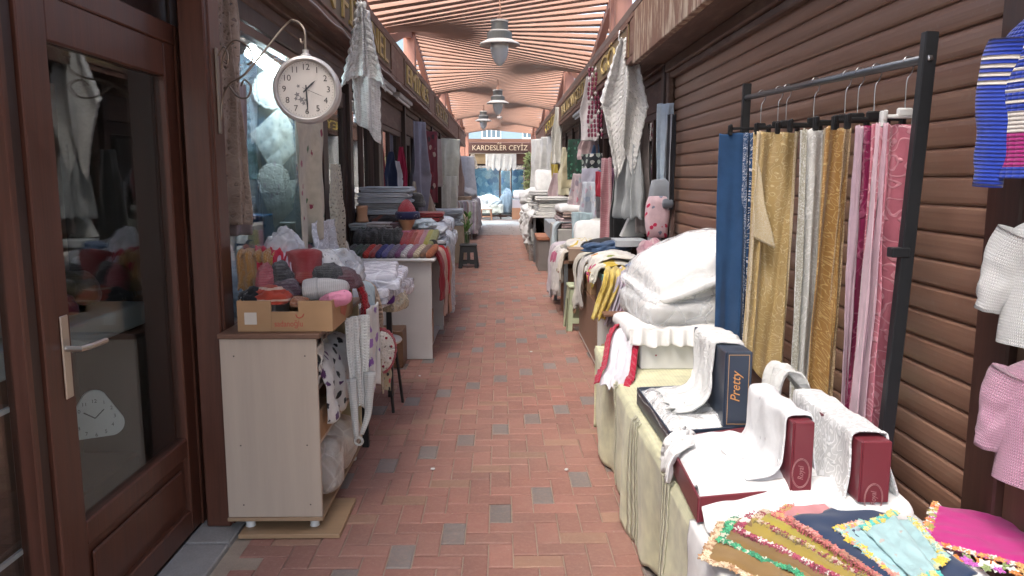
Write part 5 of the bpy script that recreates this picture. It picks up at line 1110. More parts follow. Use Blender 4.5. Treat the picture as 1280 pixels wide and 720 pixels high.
# hanging garments on the left row
def hung(label, mat, px, w, x, zt, L, nf=2, amp=.025, wp=None, seed=0.0, name='hanging_cloth', cat='hanging cloth', bot=None, out=None, s=-1, group=None):
    y = abs(x)*961/abs(px-625); b = MB(); n = out or (-s*.8, -.6, 0); d = V((-n[1], n[0], 0)).normalized(); c = V((x, y, zt))
    hang(b, c-d*w/2, c+d*w/2, L, nf, amp, out=n, nu=30, nv=36, seed=seed, prof=wp, bot=bot); return cloth(b, name, label, cat, mat, group)
TAPER = lambda v: lerp(.35, 1.0, min(1, v*1.8))
hung('navy baby romper hanging with red and white clothes on the left shop front', m_cloth((.03, .04, .08)), 492, .20, -1.22, 1.80, .44, 1, .02, TAPER, 1, 'baby_clothes', 'baby clothes')
hung('white baby vest with dark print hanging between navy and red clothes', m_print((.6, .58, .58), ((.05, .05, .08), (.5, .1, .15), (.6, .58, .58)), .09, .3), 498, .20, -1.20, 1.70, .40, 1, .02, TAPER, 2, 'baby_clothes', 'baby clothes')
hung('crimson baby dress hanging beside the white vest on the left', m_cloth((.36, .02, .06)), 504, .20, -1.20, 1.88, .50, 1.5, .02, TAPER, 3, 'baby_clothes', 'baby clothes')
hung('small white and red bootee cloth below the baby dress', m_print((.58, .5, .5), ((.4, .05, .08), (.58, .5, .5)), .05, .3), 500, .16, -1.16, 1.36, .16, 1, .015, None, 4, 'baby_clothes', 'baby clothes')
hung('long lavender grey shawl hanging in folds on the left', m_cloth((.40, .39, .46), tl=.2), 526, .50, -1.15, 2.30, 1.35, 2, .05, lambda v: lerp(.5, .75, v) if v < .55 else lerp(.75, .25, (v-.55)/.45), 5)
hung('maroon and ivory patterned kilim strip hanging beside the lavender shawl', m_print((.16, .02, .03), ((.45, .34, .26), (.25, .03, .04), (.05, .02, .02)), .11, .4), 538, .42, -1.14, 2.25, 1.15, 1, .02, None, 6)
hung('beige lace cloth hanging low beside the maroon strip', m_lace((.46, .38, .30), .03, .7, 'vor'), 533, .50, -1.12, 1.30, .62, 2, .03, TAPER, 7)
hung('cream cloth hanging in a narrow roll left of the lavender shawl', m_cloth((.50, .43, .33)), 519, .16, -1.16, 1.46, .70, 1, .015, TAPER, 8)
hung('narrow pink beige cloth hanging under the soffit past the maroon strip', m_cloth((.50, .40, .36)), 546, .30, -1.15, 2.2, .85, 1, .02, None, 9)
hung('wide ivory blouse shaped cloth hanging high on the left', m_cloth((.60, .60, .50)), 561, .85, -1.12, 2.35, 1.0, 2, .04, None, 10)
hung('ivory lace curtain hanging long below the ivory blouse cloth', m_lace((.62, .62, .55), .05, .75, 'vor'), 562, .62, -1.10, 1.55, .92, 2.5, .04, None, 11)
hung('dusty pink long cloth hanging beyond the ivory lace', m_cloth((.46, .34, .29)), 573, .55, -1.08, 2.25, 1.35, 2, .04, TAPER, 12)
hung('white garment hanging at the far left corner of the row', m_cloth((.66, .67, .70)), 581, 1.15, -1.05, 2.15, 1.55, 2, .05, lambda v: lerp(.75, 1, v), 13)
hung('ivory knitted cloth hanging by the pergola post at the far left', m_lace((.5, .44, .36), .05, .7, 'vor'), 592, .6, -1.0, 2.40, .55, 2, .04, TAPER, 14)
# ---------------------------------------------------------------- right foreground: table, boxes, rack, sweaters
TZ = .52
ta = thing('display_table', 'low table along the shutter under an ivory crochet cloth', 'table', (.85, 2.7, 0))
b = MB(); b.box(.575, 1.16, 1.1, 4.42, TZ-.03, TZ-.004, .004); b.build('tabletop', BROWNL, ta)
for x in (.62, 1.12):
    for y in (1.2, 2.8, 4.35):
        b = MB(); b.box(x-.02, x+.02, y-.02, y+.02, 0, TZ-.03); b.build('leg', BLACK, ta)
IV = m_stripe((((.70, .685, .45), .75), ((.63, .61, .39), .25)), .011, 'Y', wr=.35, tl=.12); IVS = m_lace((.66, .635, .46), .010, .85, 'net')
b = MB(); zc = TZ
def tcl(u, v):
    y = lerp(1.95, 4.42, u); Lh = .50 + .02*math.sin(y*9)
    if v < .3: return V((lerp(1.10, .572, v/.3), y, zc+.004+.003*nz(y*3, v*5)))
    if v < .38: 
        a = (v-.3)/.08*PI/2; return V((.572-.012*math.sin(a), y, zc+.004-.012*(1-math.cos(a))))
    t = (v-.38)/.62; f = t**.7
    wv = .024*math.sin(y*7.5+.6*math.sin(y*3)) + .014*math.sin(y*17+1) + .018*nz(y*3, t*2)
    return V((.558 - .006 + f*(-.010 + wv) + .018*t, y, zc-.008 - t*(Lh-.012)-.012*abs(math.sin(y*24))*t))
b.sheet(tcl, 190, 46, 2.47, 1.15)
tcx = cloth(b, 'tablecloth', 'ivory crochet tablecloth falling to the paving on the alley side of the low table', 'tablecloth', IV, solid=.003)
for yb in (2.42, 3.02, 3.60):
    b = MB()
    for dy in (-.045, 0, .045): b.sheet(lambda u, v: tcl((yb+dy-1.95+(u-.5)*.03+.003*math.sin(v*60))/2.47, .30+.68*v)+V((-.006, 0, .003)), 2, 90, .03, .8)
    b.build('crochet_band', IVS, tcx, smooth=True, solid=.003)
b = MB(); 
def te(u, v):
    x = lerp(.56, 1.10, u); t = v
    return V((x, 4.425+.006+.012*math.sin(x*22)*t+.01*t, zc+.003-t*.5))
b.sheet(te, 40, 20, .55, .5); cloth(b, 'tablecloth', 'far end fall of the ivory crochet tablecloth', 'tablecloth', IV, solid=.003)
WHT = m_cloth((.80, .79, .77), wr=.3, tl=.1); 
b = MB()
def wcl(u, v):
    y = lerp(1.05, 2.10+.10*nz(1.0, v*2), u)
    if v < .62: return V((lerp(1.20, .545, v/.62), y+.02*math.sin(v*7), zc+.012+.010*nz(y*4, v*6)))
    t = (v-.62)/.38; return V((.545-.012*min(1, t*5)+.012*math.sin(y*16)*t, y+.01*nz(t*3, y*4), zc+.008-t*(.30+.06*math.sin(y*5))))
b.sheet(wcl, 70, 50, 1, 1); cloth(b, 'white_cloth', 'plain white cloth over the near end of the low table under the scarves', 'cloth', WHT, solid=.004)

# boxes: open base with its lid stood upright
MAR = m_plain((.150, .022, .032), .38, dirt=.08, coat=.15); MARD = m_plain((.10, .014, .022), .5); NAV = m_plain((.030, .042, .068), .42, dirt=.08, coat=.1); GOLDL = m_plain((.55, .33, .15), .4, metal=.3)
def P(px, py, z=TZ+.01): return W(px, py, z=z)
def tray(name, label, pts, h, mat, t=.008, inner=None):
    """open box base from its four floor corners"""
    g = thing(name, label, 'gift box', (sum((p for p in pts), V((0, 0, 0)))/4)); b = MB()
    for i in range(4):
        a, c = pts[i], pts[(i+1) % 4]; d = (c-a); L = d.length; d.normalize(); n = V((0, 0, 1)).cross(d)
        b.obox((a+c)/2+V((0, 0, h/2))+n*t/2, (L-(.0 if i % 2 else 2*t+.001), t, h), Matrix.Rotation(math.atan2(d.y, d.x), 3, 'Z'), .002)
    b.build('side', mat, g)
    b = MB(); i = [b.add(p+V((0, 0, .003))) for p in pts]; j = [b.add(p+V((0, 0, .007))) for p in pts]; b.f += [i[::-1], j]; b.build('bottom', mat, g); return g
def rect(p0, ang, L, Wd): 
    d = V((math.cos(ang), math.sin(ang), 0)); n = V((-d.y, d.x, 0)); return [p0, p0+d*L, p0+d*L+n*Wd, p0+n*Wd]
# navy box
nb = [V(p)+V((0, 0, TZ+.012)) for p in ((.600, 2.63, 0), (.905, 2.69, 0), (.93, 3.27, 0), (.590, 3.22, 0))]
NB = tray('navy_gift_box', 'open navy gift box base holding white lace linen', nb, .075, NAV)
nc = (nb[0]+nb[2])/2
def lin(q, h0, seed, bump, k=.97):
    c = sum(q, V((0, 0, 0)))/4
    def fn(u, v):
        e = min(1, 8*min(u, 1-u))*min(1, 8*min(v, 1-v)); p = q[0].lerp(q[1], u).lerp(q[3].lerp(q[2], u), v); p = c + (p-c)*k
        return p + V((0, 0, h0*(.6+.4*e)+bump*nz(u*3+seed, v*3, seed)+.25*bump*nz(u*11+seed, v*9)))
    return fn
b = MB(); b.sheet(lin(nb, .080, 1, .012), 60, 70, .34, .58); cloth(b, 'lace_linen', 'white lace linen set filling the navy box', 'linen', m_brocade((.62, .61, .56), (.78, .77, .74), .018, .7, tl=.1), solid=.01)
b = MB(); b.sheet(lin(nb, .098, 1, .014, 1.01), 44, 50, .4, .58); cloth(b, 'plastic_cover', 'clear plastic film over the linen in the navy box', 'plastic film', m_poly(.12), solid=.001)
def lid(name, label, base0, ang, L, H, T, mat, lean=0.0):
    """box lid stood on its long edge: tray of depth T, inner side towards -n"""
    g = thing(name, label, 'gift box lid', base0); M = Matrix.Translation(V(base0)) @ Matrix.Rotation(ang, 4, 'Z') @ Matrix.Rotation(lean, 4, 'X'); b = MB(M)
    b.box(0, L, T-.006, T, 0, H, .003); b.box(0, .006, 0, T-.006, 0, H, .002); b.box(L-.006, L, 0, T-.006, 0, H, .002); b.box(.006, L-.006, 0, T-.006, 0, .006, .002); b.box(.006, L-.006, 0, T-.006, H-.006, H, .002)
    b.build('shell', mat, g); return g, M
nl, Mn = lid('navy_box_lid', 'upright navy box lid with gold line frame and gold script', V((.905, 2.68, .604)), R(89), .48, .280, .098, NAV, 0)
# spine (short end at local x = 0, seen from the alley): frame and script
b = MB(Mn)
for (y0, y1, z0, z1) in ((.010, .012, .012, .270), (.083, .085, .012, .270), (.012, .083, .268, .270), (.012, .083, .012, .014)): b.box(-.0008, .0, y0, y1, z0, z1)
b.build('gold_frame', GOLDL, nl)
b = MB(); o0 = Mn @ V((-.0008, .056, .15)); axu = V((0, 0, 1)); nrm = (Mn.to_3x3() @ V((-1, 0, 0))).normalized(); ayv = nrm.cross(axu); b.text('Pretty', o0, axu, ayv, .036, .0008, width=.115, shear=.35); b.build('gold_script', m_plain((.62, .30, .10), .4), nl)
b = MB(); top = [Mn @ V(p) for p in ((.30, -.16, .02), (.29, -.10, .12), (.26, -.03, .24), (.24, .01, .305), (.22, .06, .315), (.20, .11, .30), (.20, .125, .22))]
drape(b, [V((.64, 2.92, .640)), V((.73, 2.92, .650)), V((.785, 2.93, .69)), V((.800, 2.95, .79)), V((.804, 2.95, .872)), V((.820, 2.95, .892)), V((.865, 2.95, .896)), V((.905, 2.95, .890)), V((.914, 2.95, .86)), V((.917, 2.95, .78))], (.01, .38, 0), 50, 90, .009, 6, 3, edge=.04, wprof=lambda v: .9-.12*math.sin(v*3)); cloth(b, 'lace_cloth', 'white lace cloth flowing over the navy lid onto the linen', 'lace cloth', m_lace((.78, .78, .76), .018, .72, 'vor'), solid=.006)
# maroon box base with linens
mb_ = rect(V((.600, 2.0, TZ+.012)), R(14), .43, .58); mb_ = [V((.552, 2.04, TZ+.02)), V((.965, 2.12, TZ+.02)), V((1.02, 2.70, TZ+.02)), V((.572, 2.55, TZ+.02))]
MBX = tray('maroon_gift_box', 'open maroon gift box base holding bright white embroidered sheets', mb_, .075, MAR)
mc = sum(mb_, V((0, 0, 0)))/4; b = MB()
def ml(u, v):
    p = mb_[0].lerp(mb_[1], u).lerp(mb_[3].lerp(mb_[2], u), v); q = mc + (p-mc)*.97; e = min(1, 7*min(u, 1-u))*min(1, 7*min(v, 1-v))
    return q + V((0, 0, .05+.042*e+.020*nz(u*3, v*3, 2)+.012*nz(u*9, v*8)))
b.sheet(ml, 50, 60, .42, .56); cloth(b, 'embroidered_sheet', 'bright white embroidered sheet set in the maroon box', 'linen', m_print((.80, .79, .78), ((.62, .60, .60), (.80, .79, .78), (.80, .79, .78)), .05, .14, wr=.6), solid=.01)
b = MB(); drape(b, [V((.66, 2.50, .62)), V((.62, 2.46, .645)), V((.575, 2.44, .625)), V((.553, 2.43, .585)), V((.548, 2.43, .54))], (.02, .20, 0), 26, 24, .012, 6, 8, edge=.04); cloth(b, 'sheet_corner', 'white sheet corner folding over the far rim of the maroon box', 'linen', WHT, solid=.005)
b = MB()
def wsh(u, v):
    s_ = max(0, min(1, (v-.42)/.4)); s_ = s_*s_*(3-2*s_)
    return V((lerp(.565, 1.02, u), lerp(1.86, 2.155, v)+.05*u*v, TZ+.024+.082*s_*(1-.35*max(0, (v-.85)/.15))+.010*nz(u*7, v*5)))
b.sheet(wsh, 50, 40, .45, .3); cloth(b, 'white_sheet', 'white sheet bulging in front of the maroon box above the scarves', 'linen', WHT, solid=.006)
# two maroon lids
m1, M1 = lid('maroon_box_lid', 'upright maroon lid with oval emblem, draped with a cutwork cloth', V((.892, 2.09, .600)), R(90), .39, .215, .062, MAR, 0)
def emblem(par, M, y, z, full=True):
    b = MB(M); n = 26
    for rx, rz_ in ((.026, .044), (.0235, .0405)):
        pts = [(-.0012, y+rx*math.cos(k*2*PI/n), z+rz_*math.sin(k*2*PI/n)) for k in range(n+1)]; b.tube(pts, .0009, 4)
    o = MB(); q = M @ V((-.0009, y, z)); nr = (M.to_3x3() @ V((-1, 0, 0))).normalized(); au = V((0, 0, 1)); o.text('Royal', q, au, nr.cross(au), .017, .0006, width=.042, shear=.3)
    g = m_plain((.36, .17, .17), .45); b.build('oval_emblem', g, par); o.build('script', g, par)
emblem(m1, M1, .033, .065)
m2, M2 = lid('maroon_box_lid', 'upright maroon lid under white scroll brocade, nearer the shutter', V((1.075, 2.01, .610)), R(90), .46, .175, .085, MAR, 0)
emblem(m2, M2, .043, .012)
CUT = m_print((.76, .76, .76), ((.50, .47, .50), (.45, .46, .46), (.76, .76, .76), (.76, .76, .76)), .045, .16, wr=.5)
b = MB(); drape(b, [V((.715, 2.29, .632)), V((.785, 2.29, .645)), V((.815, 2.29, .68)), V((.821, 2.30, .75)), V((.823, 2.30, .805)), V((.834, 2.30, .822)), V((.862, 2.30, .824)), V((.889, 2.30, .821)), V((.899, 2.30, .80)), V((.902, 2.30, .73)), V((.91, 2.30, .66))], (.0, .35, 0), 54, 100, .006, 4, 4, edge=.012)
ccut = cloth(b, 'cutwork_cloth', 'white cutwork cloth with toothed edge hanging over the first maroon lid', 'embroidered cloth', CUT, solid=.004)
b = MB()
for k in range(1):
    p = V((.812, 2.14+.0245*k, .690)); b.prism([(-.006, 0), (.006, 0), (.004, -.022), (-.004, -.022)], p, (0, 1, 0), (0, 0, 1), (-1, 0, 0), .003)
b.build('toothed_edge', CUT, ccut)
b = MB(); drape(b, [V((.945, 2.62, .64)), V((.955, 2.62, .76)), V((.972, 2.62, .83)), V((.995, 2.61, .845)), V((1.03, 2.60, .81)), V((1.07, 2.59, .73)), V((1.10, 2.58, .64))], (.0, .16, 0), 30, 60, .010, 5, 5, edge=.02); cloth(b, 'lace_cloth', 'second white lace cloth draped behind the cutwork cloth', 'lace cloth', m_lace((.72, .72, .69), .02, .75, 'vor'), solid=.005)
BRO = m_brocade((.56, .56, .55), (.78, .78, .77), .032, .86, tl=.08, wr=.3)
b = MB(); drape(b, [V((.935, 2.26, .585)), V((.965, 2.26, .605)), V((.981, 2.27, .66)), V((.984, 2.27, .73)), V((.985, 2.27, .780)), V((.996, 2.27, .797)), V((1.03, 2.27, .799)), V((1.070, 2.27, .796)), V((1.083, 2.27, .78)), V((1.088, 2.27, .71)), V((1.12, 2.27, .63)), V((1.14, 2.27, .58))], (.0, .44, 0), 46, 110, .006, 4, 6, edge=.02); cloth(b, 'brocade_cloth', 'white cloth with grey scroll pattern draped over the second maroon lid', 'brocade cloth', BRO, solid=.005)
slab('folded_linen', 'folded white linen under the second maroon lid', 'linen', WHT, (1.04, 2.27, .565), (.24, .54, .086), 0, .03, 2.2, .008, n=14)
# scarves fanned at the near end
def flower_edge(mb, pts, r, step, seed, cols=None, up=.006):
    rr = random.Random(seed); pts = smooth_path(pts, 200); L = 0; nxt = 0
    for i in range(1, len(pts)):
        L += (pts[i]-pts[i-1]).length
        if L >= nxt:
            nxt += step; d = (pts[i]-pts[i-1]).normalized(); n = V((-d.y, d.x, 0)); p = pts[i] + V((rr.uniform(-.3, .3)*r, rr.uniform(-.3, .3)*r, up)); a0 = rr.uniform(0, 6)
            if cols: mb.cur = rr.choice(cols)
            tz = V((rr.uniform(-.3, .3), rr.uniform(-.5, 0), 1)).normalized(); ux = tz.orthogonal().normalized(); uy = tz.cross(ux); s_ = r*rr.uniform(.7, 1.15)
            mb.prism([(s_*(1 if k % 2 else .55)*math.cos(a0+k*PI/5), s_*(1 if k % 2 else .55)*math.sin(a0+k*PI/5)) for k in range(10)], p, ux, uy, tz, .003)
            mb.slab(p+tz*.004, (s_*.5, s_*.5, s_*.4), r=s_*.2, n=3)
def fuzz(mb, pts, L, n, seed, out, r=.0012):
    rr = random.Random(seed); pts = smooth_path(pts, n)
    for p in pts:
        o = V(out)+V((rr.uniform(-.5, .5), rr.uniform(-.5, .5), rr.uniform(-.1, .4))); o.normalize(); q = p + o*L*rr.uniform(.6, 1.1); mb.tube([p, (p+q)/2+V((0, 0, .004)), q-V((0, 0, .003))], r, 4, caps=False)
def tint_mat():
    t = NT('thread'); a = t.n('ShaderNodeVertexColor'); a.layer_name = 'tint'; return t.fin(t.pri(a.outputs[0], .8, sheen=.2))
THREAD = tint_mat()
def scarf(label, quad, zo, mat, ecol, fr=None, seed=0, e2=None, amp=.006, cat='scarf', sides=(0,)):
    Q = [W(px, py, z=TZ+.03+zo) for px, py in quad]; b = MB()
    def f(u, v): 
        p = Q[0].lerp(Q[1], u).lerp(Q[3].lerp(Q[2], u), v); e = min(1, 8*min(u, 1-u, v, 1-v)); return p + V((0, 0, amp*(.3+e)+amp*nz(u*4+seed, v*7, seed)*1.3))
    b.sheet(f, 24, 44, .2, .5); o = cloth(b, 'oya_scarf', label, cat, mat, 'headscarves with needle lace edges fanned on the white cloth', solid=.005)
    b = MB(); 
    def edge(sd, t):
        return f(t, 0) if sd == 1 else f(0, t) if sd == 0 else f(1, t) if sd == 2 else f(t, 1)
    for sd in sides:
        pts = [edge(sd, t/30) for t in range(31)]; flower_edge(b, pts, .0115, .0095, seed*7+sd, ecol, .004); flower_edge(b, [p+V((.004, -.006, 0)) for p in pts], .010, .0105, seed*11+sd, e2 or ecol, .004)
        if fr:
            b.cur = fr; fuzz(b, pts, .022, 90, seed+3, (-.4, -.7, 0)); b.cur = sc(fr, .6); fuzz(b, pts, .02, 70, seed+5, (-.5, -.6, .2))
    b.build('needle_lace_edge', THREAD, o, usecol=True); return o
scarf('brown headscarf with cream braided edge, outermost of the fan', [(878, 700), (903, 652), (1085, 735), (1060, 770)], .0, m_cloth((.30, .18, .06)), [(.62, .50, .34), (.5, .38, .24), (.35, .2, .1)], None, 1, sides=(0, 3, 1))
scarf('olive brown headscarf with green needle lace edge', [(900, 678), (925, 636), (1112, 735), (1085, 758)], .006, m_cloth((.25, .15, .05)), [(.04, .30, .14), (.06, .38, .18), (.03, .2, .1), (.5, .5, .4)], None, 2, sides=(0, 1))
scarf('headscarf with burgundy and white edge beside the green one', [(922, 664), (952, 626), (1130, 730), (1105, 752)], .012, m_cloth((.38, .28, .05)), [(.28, .03, .07), (.6, .55, .5), (.34, .06, .1)], (.3, .05, .08), 3, sides=(0, 1))
scarf('olive yellow headscarf with burgundy fringe in the fan', [(945, 652), (985, 614), (1150, 722), (1128, 748)], .018, m_cloth((.40, .33, .05)), [(.35, .28, .06), (.25, .04, .06), (.5, .4, .3)], (.30, .22, .1), 4, sides=(0, 1))
scarf('rose pink headscarf with red fringe next to the navy one', [(968, 646), (1015, 618), (1170, 718), (1142, 742)], .024, m_cloth((.56, .24, .25)), [(.5, .08, .1), (.6, .25, .2), (.45, .3, .12)], (.5, .12, .13), 5, sides=(0, 1))
scarf('plain navy headscarf with rust fringe in the middle of the fan', [(985, 650), (1085, 626), (1222, 718), (1140, 752)], .032, m_cloth((.022, .042, .095), var=.1), [(.45, .14, .12), (.55, .25, .22), (.3, .15, .1)], (.40, .10, .10), 6, sides=(0,))
def fan(label, pts, zo, mat, seed):
    A, B, C = [W(px, py, z=TZ+.085+zo) for px, py in pts]; b = MB()
    b.sheet(lambda u, v: A.lerp(B.lerp(C, u), .03+.97*v) + V((0, 0, .007*math.sin(u*PI*2.2+seed)*v+.012*(1-v)+.006*nz(u*5, v*4, seed))), 24, 24, .22, .25); o = cloth(b, 'oya_scarf', label, 'scarf', mat, 'headscarves with needle lace edges fanned on the white cloth', solid=.004)
    b = MB(); pts = [B.lerp(C, t/20)+V((0, 0, .012)) for t in range(21)]; flower_edge(b, pts, .013, .016, seed, [(.62, .45, .06), (.55, .25, .2), (.55, .5, .42), (.25, .45, .42)], .0); flower_edge(b, [A+V((.02*k*.3, .0, .012)) for k in range(5)], .010, .010, seed, [(.08, .42, .38), (.5, .5, .2)], 0); b.build('needle_lace_edge', THREAD, o, usecol=True)
LB_ = m_print((.36, .56, .58), ((.45, .25, .28), (.5, .45, .4), (.36, .56, .58), (.36, .56, .58), (.3, .32, .36)), .06, .26)
AQ = [(.62, .45, .06), (.55, .25, .2), (.55, .5, .42), (.25, .45, .42)]
scarf('pale aqua headscarf with flower print folded over the navy scarf', [(1046, 664), (1076, 654), (1150, 722), (1130, 732)], .040, LB_, AQ, None, 9, sides=(0, 1), amp=.004)
scarf('second pale aqua headscarf fold with a teal tassel corner', [(1078, 662), (1116, 642), (1172, 718), (1146, 730)], .052, m_print((.38, .58, .59), ((.45, .25, .28), (.5, .45, .4), (.38, .58, .59), (.38, .58, .59)), .07, .24), [(.08, .42, .38), (.55, .50, .2), (.6, .45, .1)], None, 10, sides=(3, 1), amp=.004)
scarf('third aqua fold lying nearest the magenta scarf', [(1100, 655), (1138, 650), (1180, 700), (1140, 725)], .046, m_cloth((.36, .56, .57)), [(.62, .45, .06), (.5, .5, .3), (.3, .45, .4)], None, 11, sides=(2, 3), amp=.004)
mg = scarf('magenta headscarf with colourful crochet flowers along its edge', [(1168, 632), (1300, 655), (1300, 716), (1154, 678)], .004, m_cloth((.50, .022, .21), var=.1, wr=.3), [(.6, .58, .52), (.55, .16, .05), (.45, .08, .35), (.3, .3, .08), (.6, .3, .1)], None, 8, sides=(0, 3))
b = MB(); Q = [W(px, py, z=TZ+.03) for px, py in ((1152, 684), (1200, 697), (1250, 708), (1310, 722))]
for k, rr_ in enumerate((.016, .018, .014)):
    flower_edge(b, [q+V((0, -.012-.016*k, .004)) for q in Q], rr_, .03, 40+k, [(.66, .64, .58), (.58, .20, .04), (.46, .10, .40), (.55, .34, .12), (.20, .26, .10)], .002)
b.build('crochet_flowers', THREAD, mg, usecol=True)

# pillows and red edged cloth at the far end of the table
wbx = tag(MB().box(.72, 1.15, 3.85, 4.40, TZ+.005, .66, .006).build('white_box', m_plain((.64, .64, .64), .45), None), 'plain white carton under the bagged pillows', 'box')
b = MB(); b.obox((.80, 3.849, .60), (.008, .002, .008)); b.build('mark', m_plain((.3, .05, .08), .6), wbx)
PILW = m_cloth((.80, .79, .77), wr=.3, tl=.1); 
slab('pillow', 'lower bagged white pillow squeezed under the big one', 'pillow', m_cloth((.72, .71, .69), wr=.4), (1.02, 4.25, .795), (.56, .66, .27), .1, .08, 1.0, .010, n=24, fr=6, puff=.45)
slab('plastic_bag', 'clear plastic bag wrapped round the lower pillow', 'bag', m_poly(.30), (1.02, 4.25, .795), (.575, .675, .285), .1, .09, 1.4, .016, n=24, fr=9, puff=.42)
Mt = Matrix.Rotation(.1, 4, 'Z') @ Matrix.Rotation(R(-20), 4, 'Y') @ Matrix.Rotation(R(6), 4, 'X')
slab('pillow', 'big bright white pillow on top of the bagged pile', 'pillow', PILW, (1.07, 4.26, 1.0), (.66, .70, .32), 0, .12, 2.0, .012, n=28, puff=.8, fr=6, M=Mt)
slab('plastic_bag', 'clear plastic bag around the big top pillow', 'bag', m_poly(.12), (1.07, 4.26, 1.0), (.69, .73, .34), 0, .12, 2.6, .018, n=28, puff=.79, fr=9, M=Mt)
b = MB()
def ruf(u, v):
    x = lerp(.66, 1.16, u); return V((x, 3.845-.03*v+.016*math.sin(u*46+2.5*nz(u*5, 3))*v, .745+.015*nz(u*6, 1)-.085*v-.008*abs(math.sin(u*23))))
b.sheet(ruf, 140, 12, .5, .12); cloth(b, 'ruffled_pillowcase', 'white ruffled pillowcase edge peeping from under the bagged pillows', 'pillowcase', WHT, solid=.006)
slab('pillow', 'white ruffled pillow lying flat on the white carton', 'pillow', WHT, (.93, 4.15, .70), (.56, .5, .09), 0, .04, 3.3, .02, n=16)
REDL = m_lace((.48, .015, .05), .014, .72, 'vor')
b = MB(); drape(b, [V((.74, 4.10, .69)), V((.68, 4.02, .69)), V((.64, 3.95, .645)), V((.615, 3.86, .58)), V((.585, 3.74, .535)), V((.555, 3.66, .53)), V((.535, 3.60, .50))], (.10, -.16, 0), 34, 56, .014, 5, 7, edge=.02)
rc = cloth(b, 'red_edged_cloth', 'white satin cloth with bright red lace border spilling towards the alley', 'cloth', m_cloth((.70, .68, .72), rough=.5), solid=.004)
b = MB(); 
def side_strip(sgn):
    P0 = smooth_path([V((.74, 4.10, .70)), V((.68, 4.02, .70)), V((.64, 3.95, .655)), V((.615, 3.86, .59)), V((.585, 3.74, .545)), V((.555, 3.66, .54)), V((.53, 3.59, .50))], 60); wv = V((.10, -.16, 0))
    b.sheet(lambda u, v: P0[min(59, round(v*59))] + wv*(sgn*(.46+.22*u)) + V((0, 0, .008-.02*u+.012*math.sin(v*70)*u)), 6, 59, .04, .8)
side_strip(1); side_strip(-1); b.build('lace_border', REDL, rc, smooth=True, solid=.006)

# garment rack
rk = thing('garment_rack', 'black garment rack with grey rail in front of the roller shutter', 'rack', (1.24, 3.1, 0))
def post(y, xt, xb, zt, nm='post'):
    b = MB(); d = V((xt-xb, 0, zt)); L = d.length; b.obox((lerp(xb, xt, .5), y, zt/2+.02), (.04, .03, L), Matrix.Rotation(math.atan2(d.x, d.z), 3, 'Y'), .003); b.build(nm, BLKM, rk)
post(2.29, 1.248, 1.175, 1.90); post(3.98, 1.252, 1.235, 1.955)
b = MB(); b.tube([(1.243, 2.29, 1.845), (1.25, 3.98, 1.905)], .0135, 12); b.build('rail', m_plain((.16, .17, .18), .35, metal=.7), rk, smooth=True)
for y in (2.29, 3.98):
    b = MB(); b.box(1.0, 1.42, y-.02, y+.02, .0, .03, .004); b.build('foot', BLKM, rk)
b = MB(); b.obox((1.20, 2.29, 1.28), (.055, .036, .03), None, .003); b.build('collar', BLKM, rk)
b = MB(); b.slab((1.243, 2.272, 1.845), (.016, .008, .016), r=.004, n=4); b.build('bolt', STEEL, rk)
def railz(y): return lerp(1.845, 1.905, (y-2.29)/1.69)
HG2 = 'clip hangers on the black rack'
def garment(label, hl, y, dw, dx, L, mat, edges=(), nf=1.5, amp=.02, seed=0, clear=False, droph=.16, twist=0.0, wbot=1.0):
    """a folded fabric panel clipped to a hanger; dw = visible half width of the panel, dx = offset of its middle from the rail"""
    xr = 1.2465; zr = railz(y); t = thing('clip_hanger', hl, 'hanger', (xr, y, zr), HG2); hw = .055 if clear else max(.10, dw*.95); ca, sa = math.cos(twist), math.sin(twist)
    q = lambda x, z, o=0: V((xr+x*ca-o*sa, y+x*sa+o*ca, zr+z))
    hm = m_plain((.6, .6, .58), .3, coat=.3) if clear else BLACK
    b = MB(); b.tube([q(.0, -droph+.02), q(0, -.055), q(.013, -.03), q(.018, -.005), q(.012, .014), q(0, .0195), q(-.012, .014), q(-.016, .002)], .0018, 6, 24); b.build('hook', STEEL, t, smooth=True)
    b = MB(); b.obox(q(dx*.5, -droph), (hw*2, .010, .012), Matrix.Rotation(twist, 3, 'Z'), .003); b.obox(q(0, -droph+.012), (.05, .014, .028), Matrix.Rotation(twist, 3, 'Z'), .005); b.build('bar', hm, t)
    for sx in (-1, 1):
        b = MB(); c = q(dx*.5+sx*hw*.92, -droph-.008); b.obox(c, (.020, .020, .05), Matrix.Rotation(twist, 3, 'Z'), .004); b.obox(c+V((0, -.012, .012)), (.012, .012, .03), Matrix.Rotation(twist, 3, 'Z') @ RM('X', 14), .003); b.build('clip', hm, t)
    zt = zr-droph-.022; p0 = q(dx-dw, 0); p1 = q(dx+dw, 0); p0.z = p1.z = zt; b = MB()
    hang(b, p0, p1, L, nf, amp*1.5, out=(0, -1, 0), nu=44, nv=90, seed=seed, ramp=.25, prof=lambda v: lerp(1, wbot, v)+.06*math.sin(v*6+seed)*v, bot=lambda u: .05*math.sin(u*5+seed*2), lean=(.02*math.sin(seed*2.1), 0)); o = cloth(b, 'embroidered_fabric', label, 'fabric', mat, 'embroidered fabric lengths on the rack', solid=.003)
    for (u0, u1, m, dy) in edges:
        e = MB(); ex0 = p0.lerp(p1, u0); ex1 = p0.lerp(p1, u1); hang(e, ex0+V((0, -dy, 0)), ex1+V((0, -dy, 0)), L, max(.4, nf*(u1-u0)), amp*.9, out=(0, -1, 0), nu=14, nv=90, seed=seed+.3, ramp=.3, prof=lambda v: 1+.07*math.sin(v*46+seed), lean=(.02*math.sin(seed*2.1), -.012)); e.build('border', m, o, smooth=True, solid=.004)
    return o
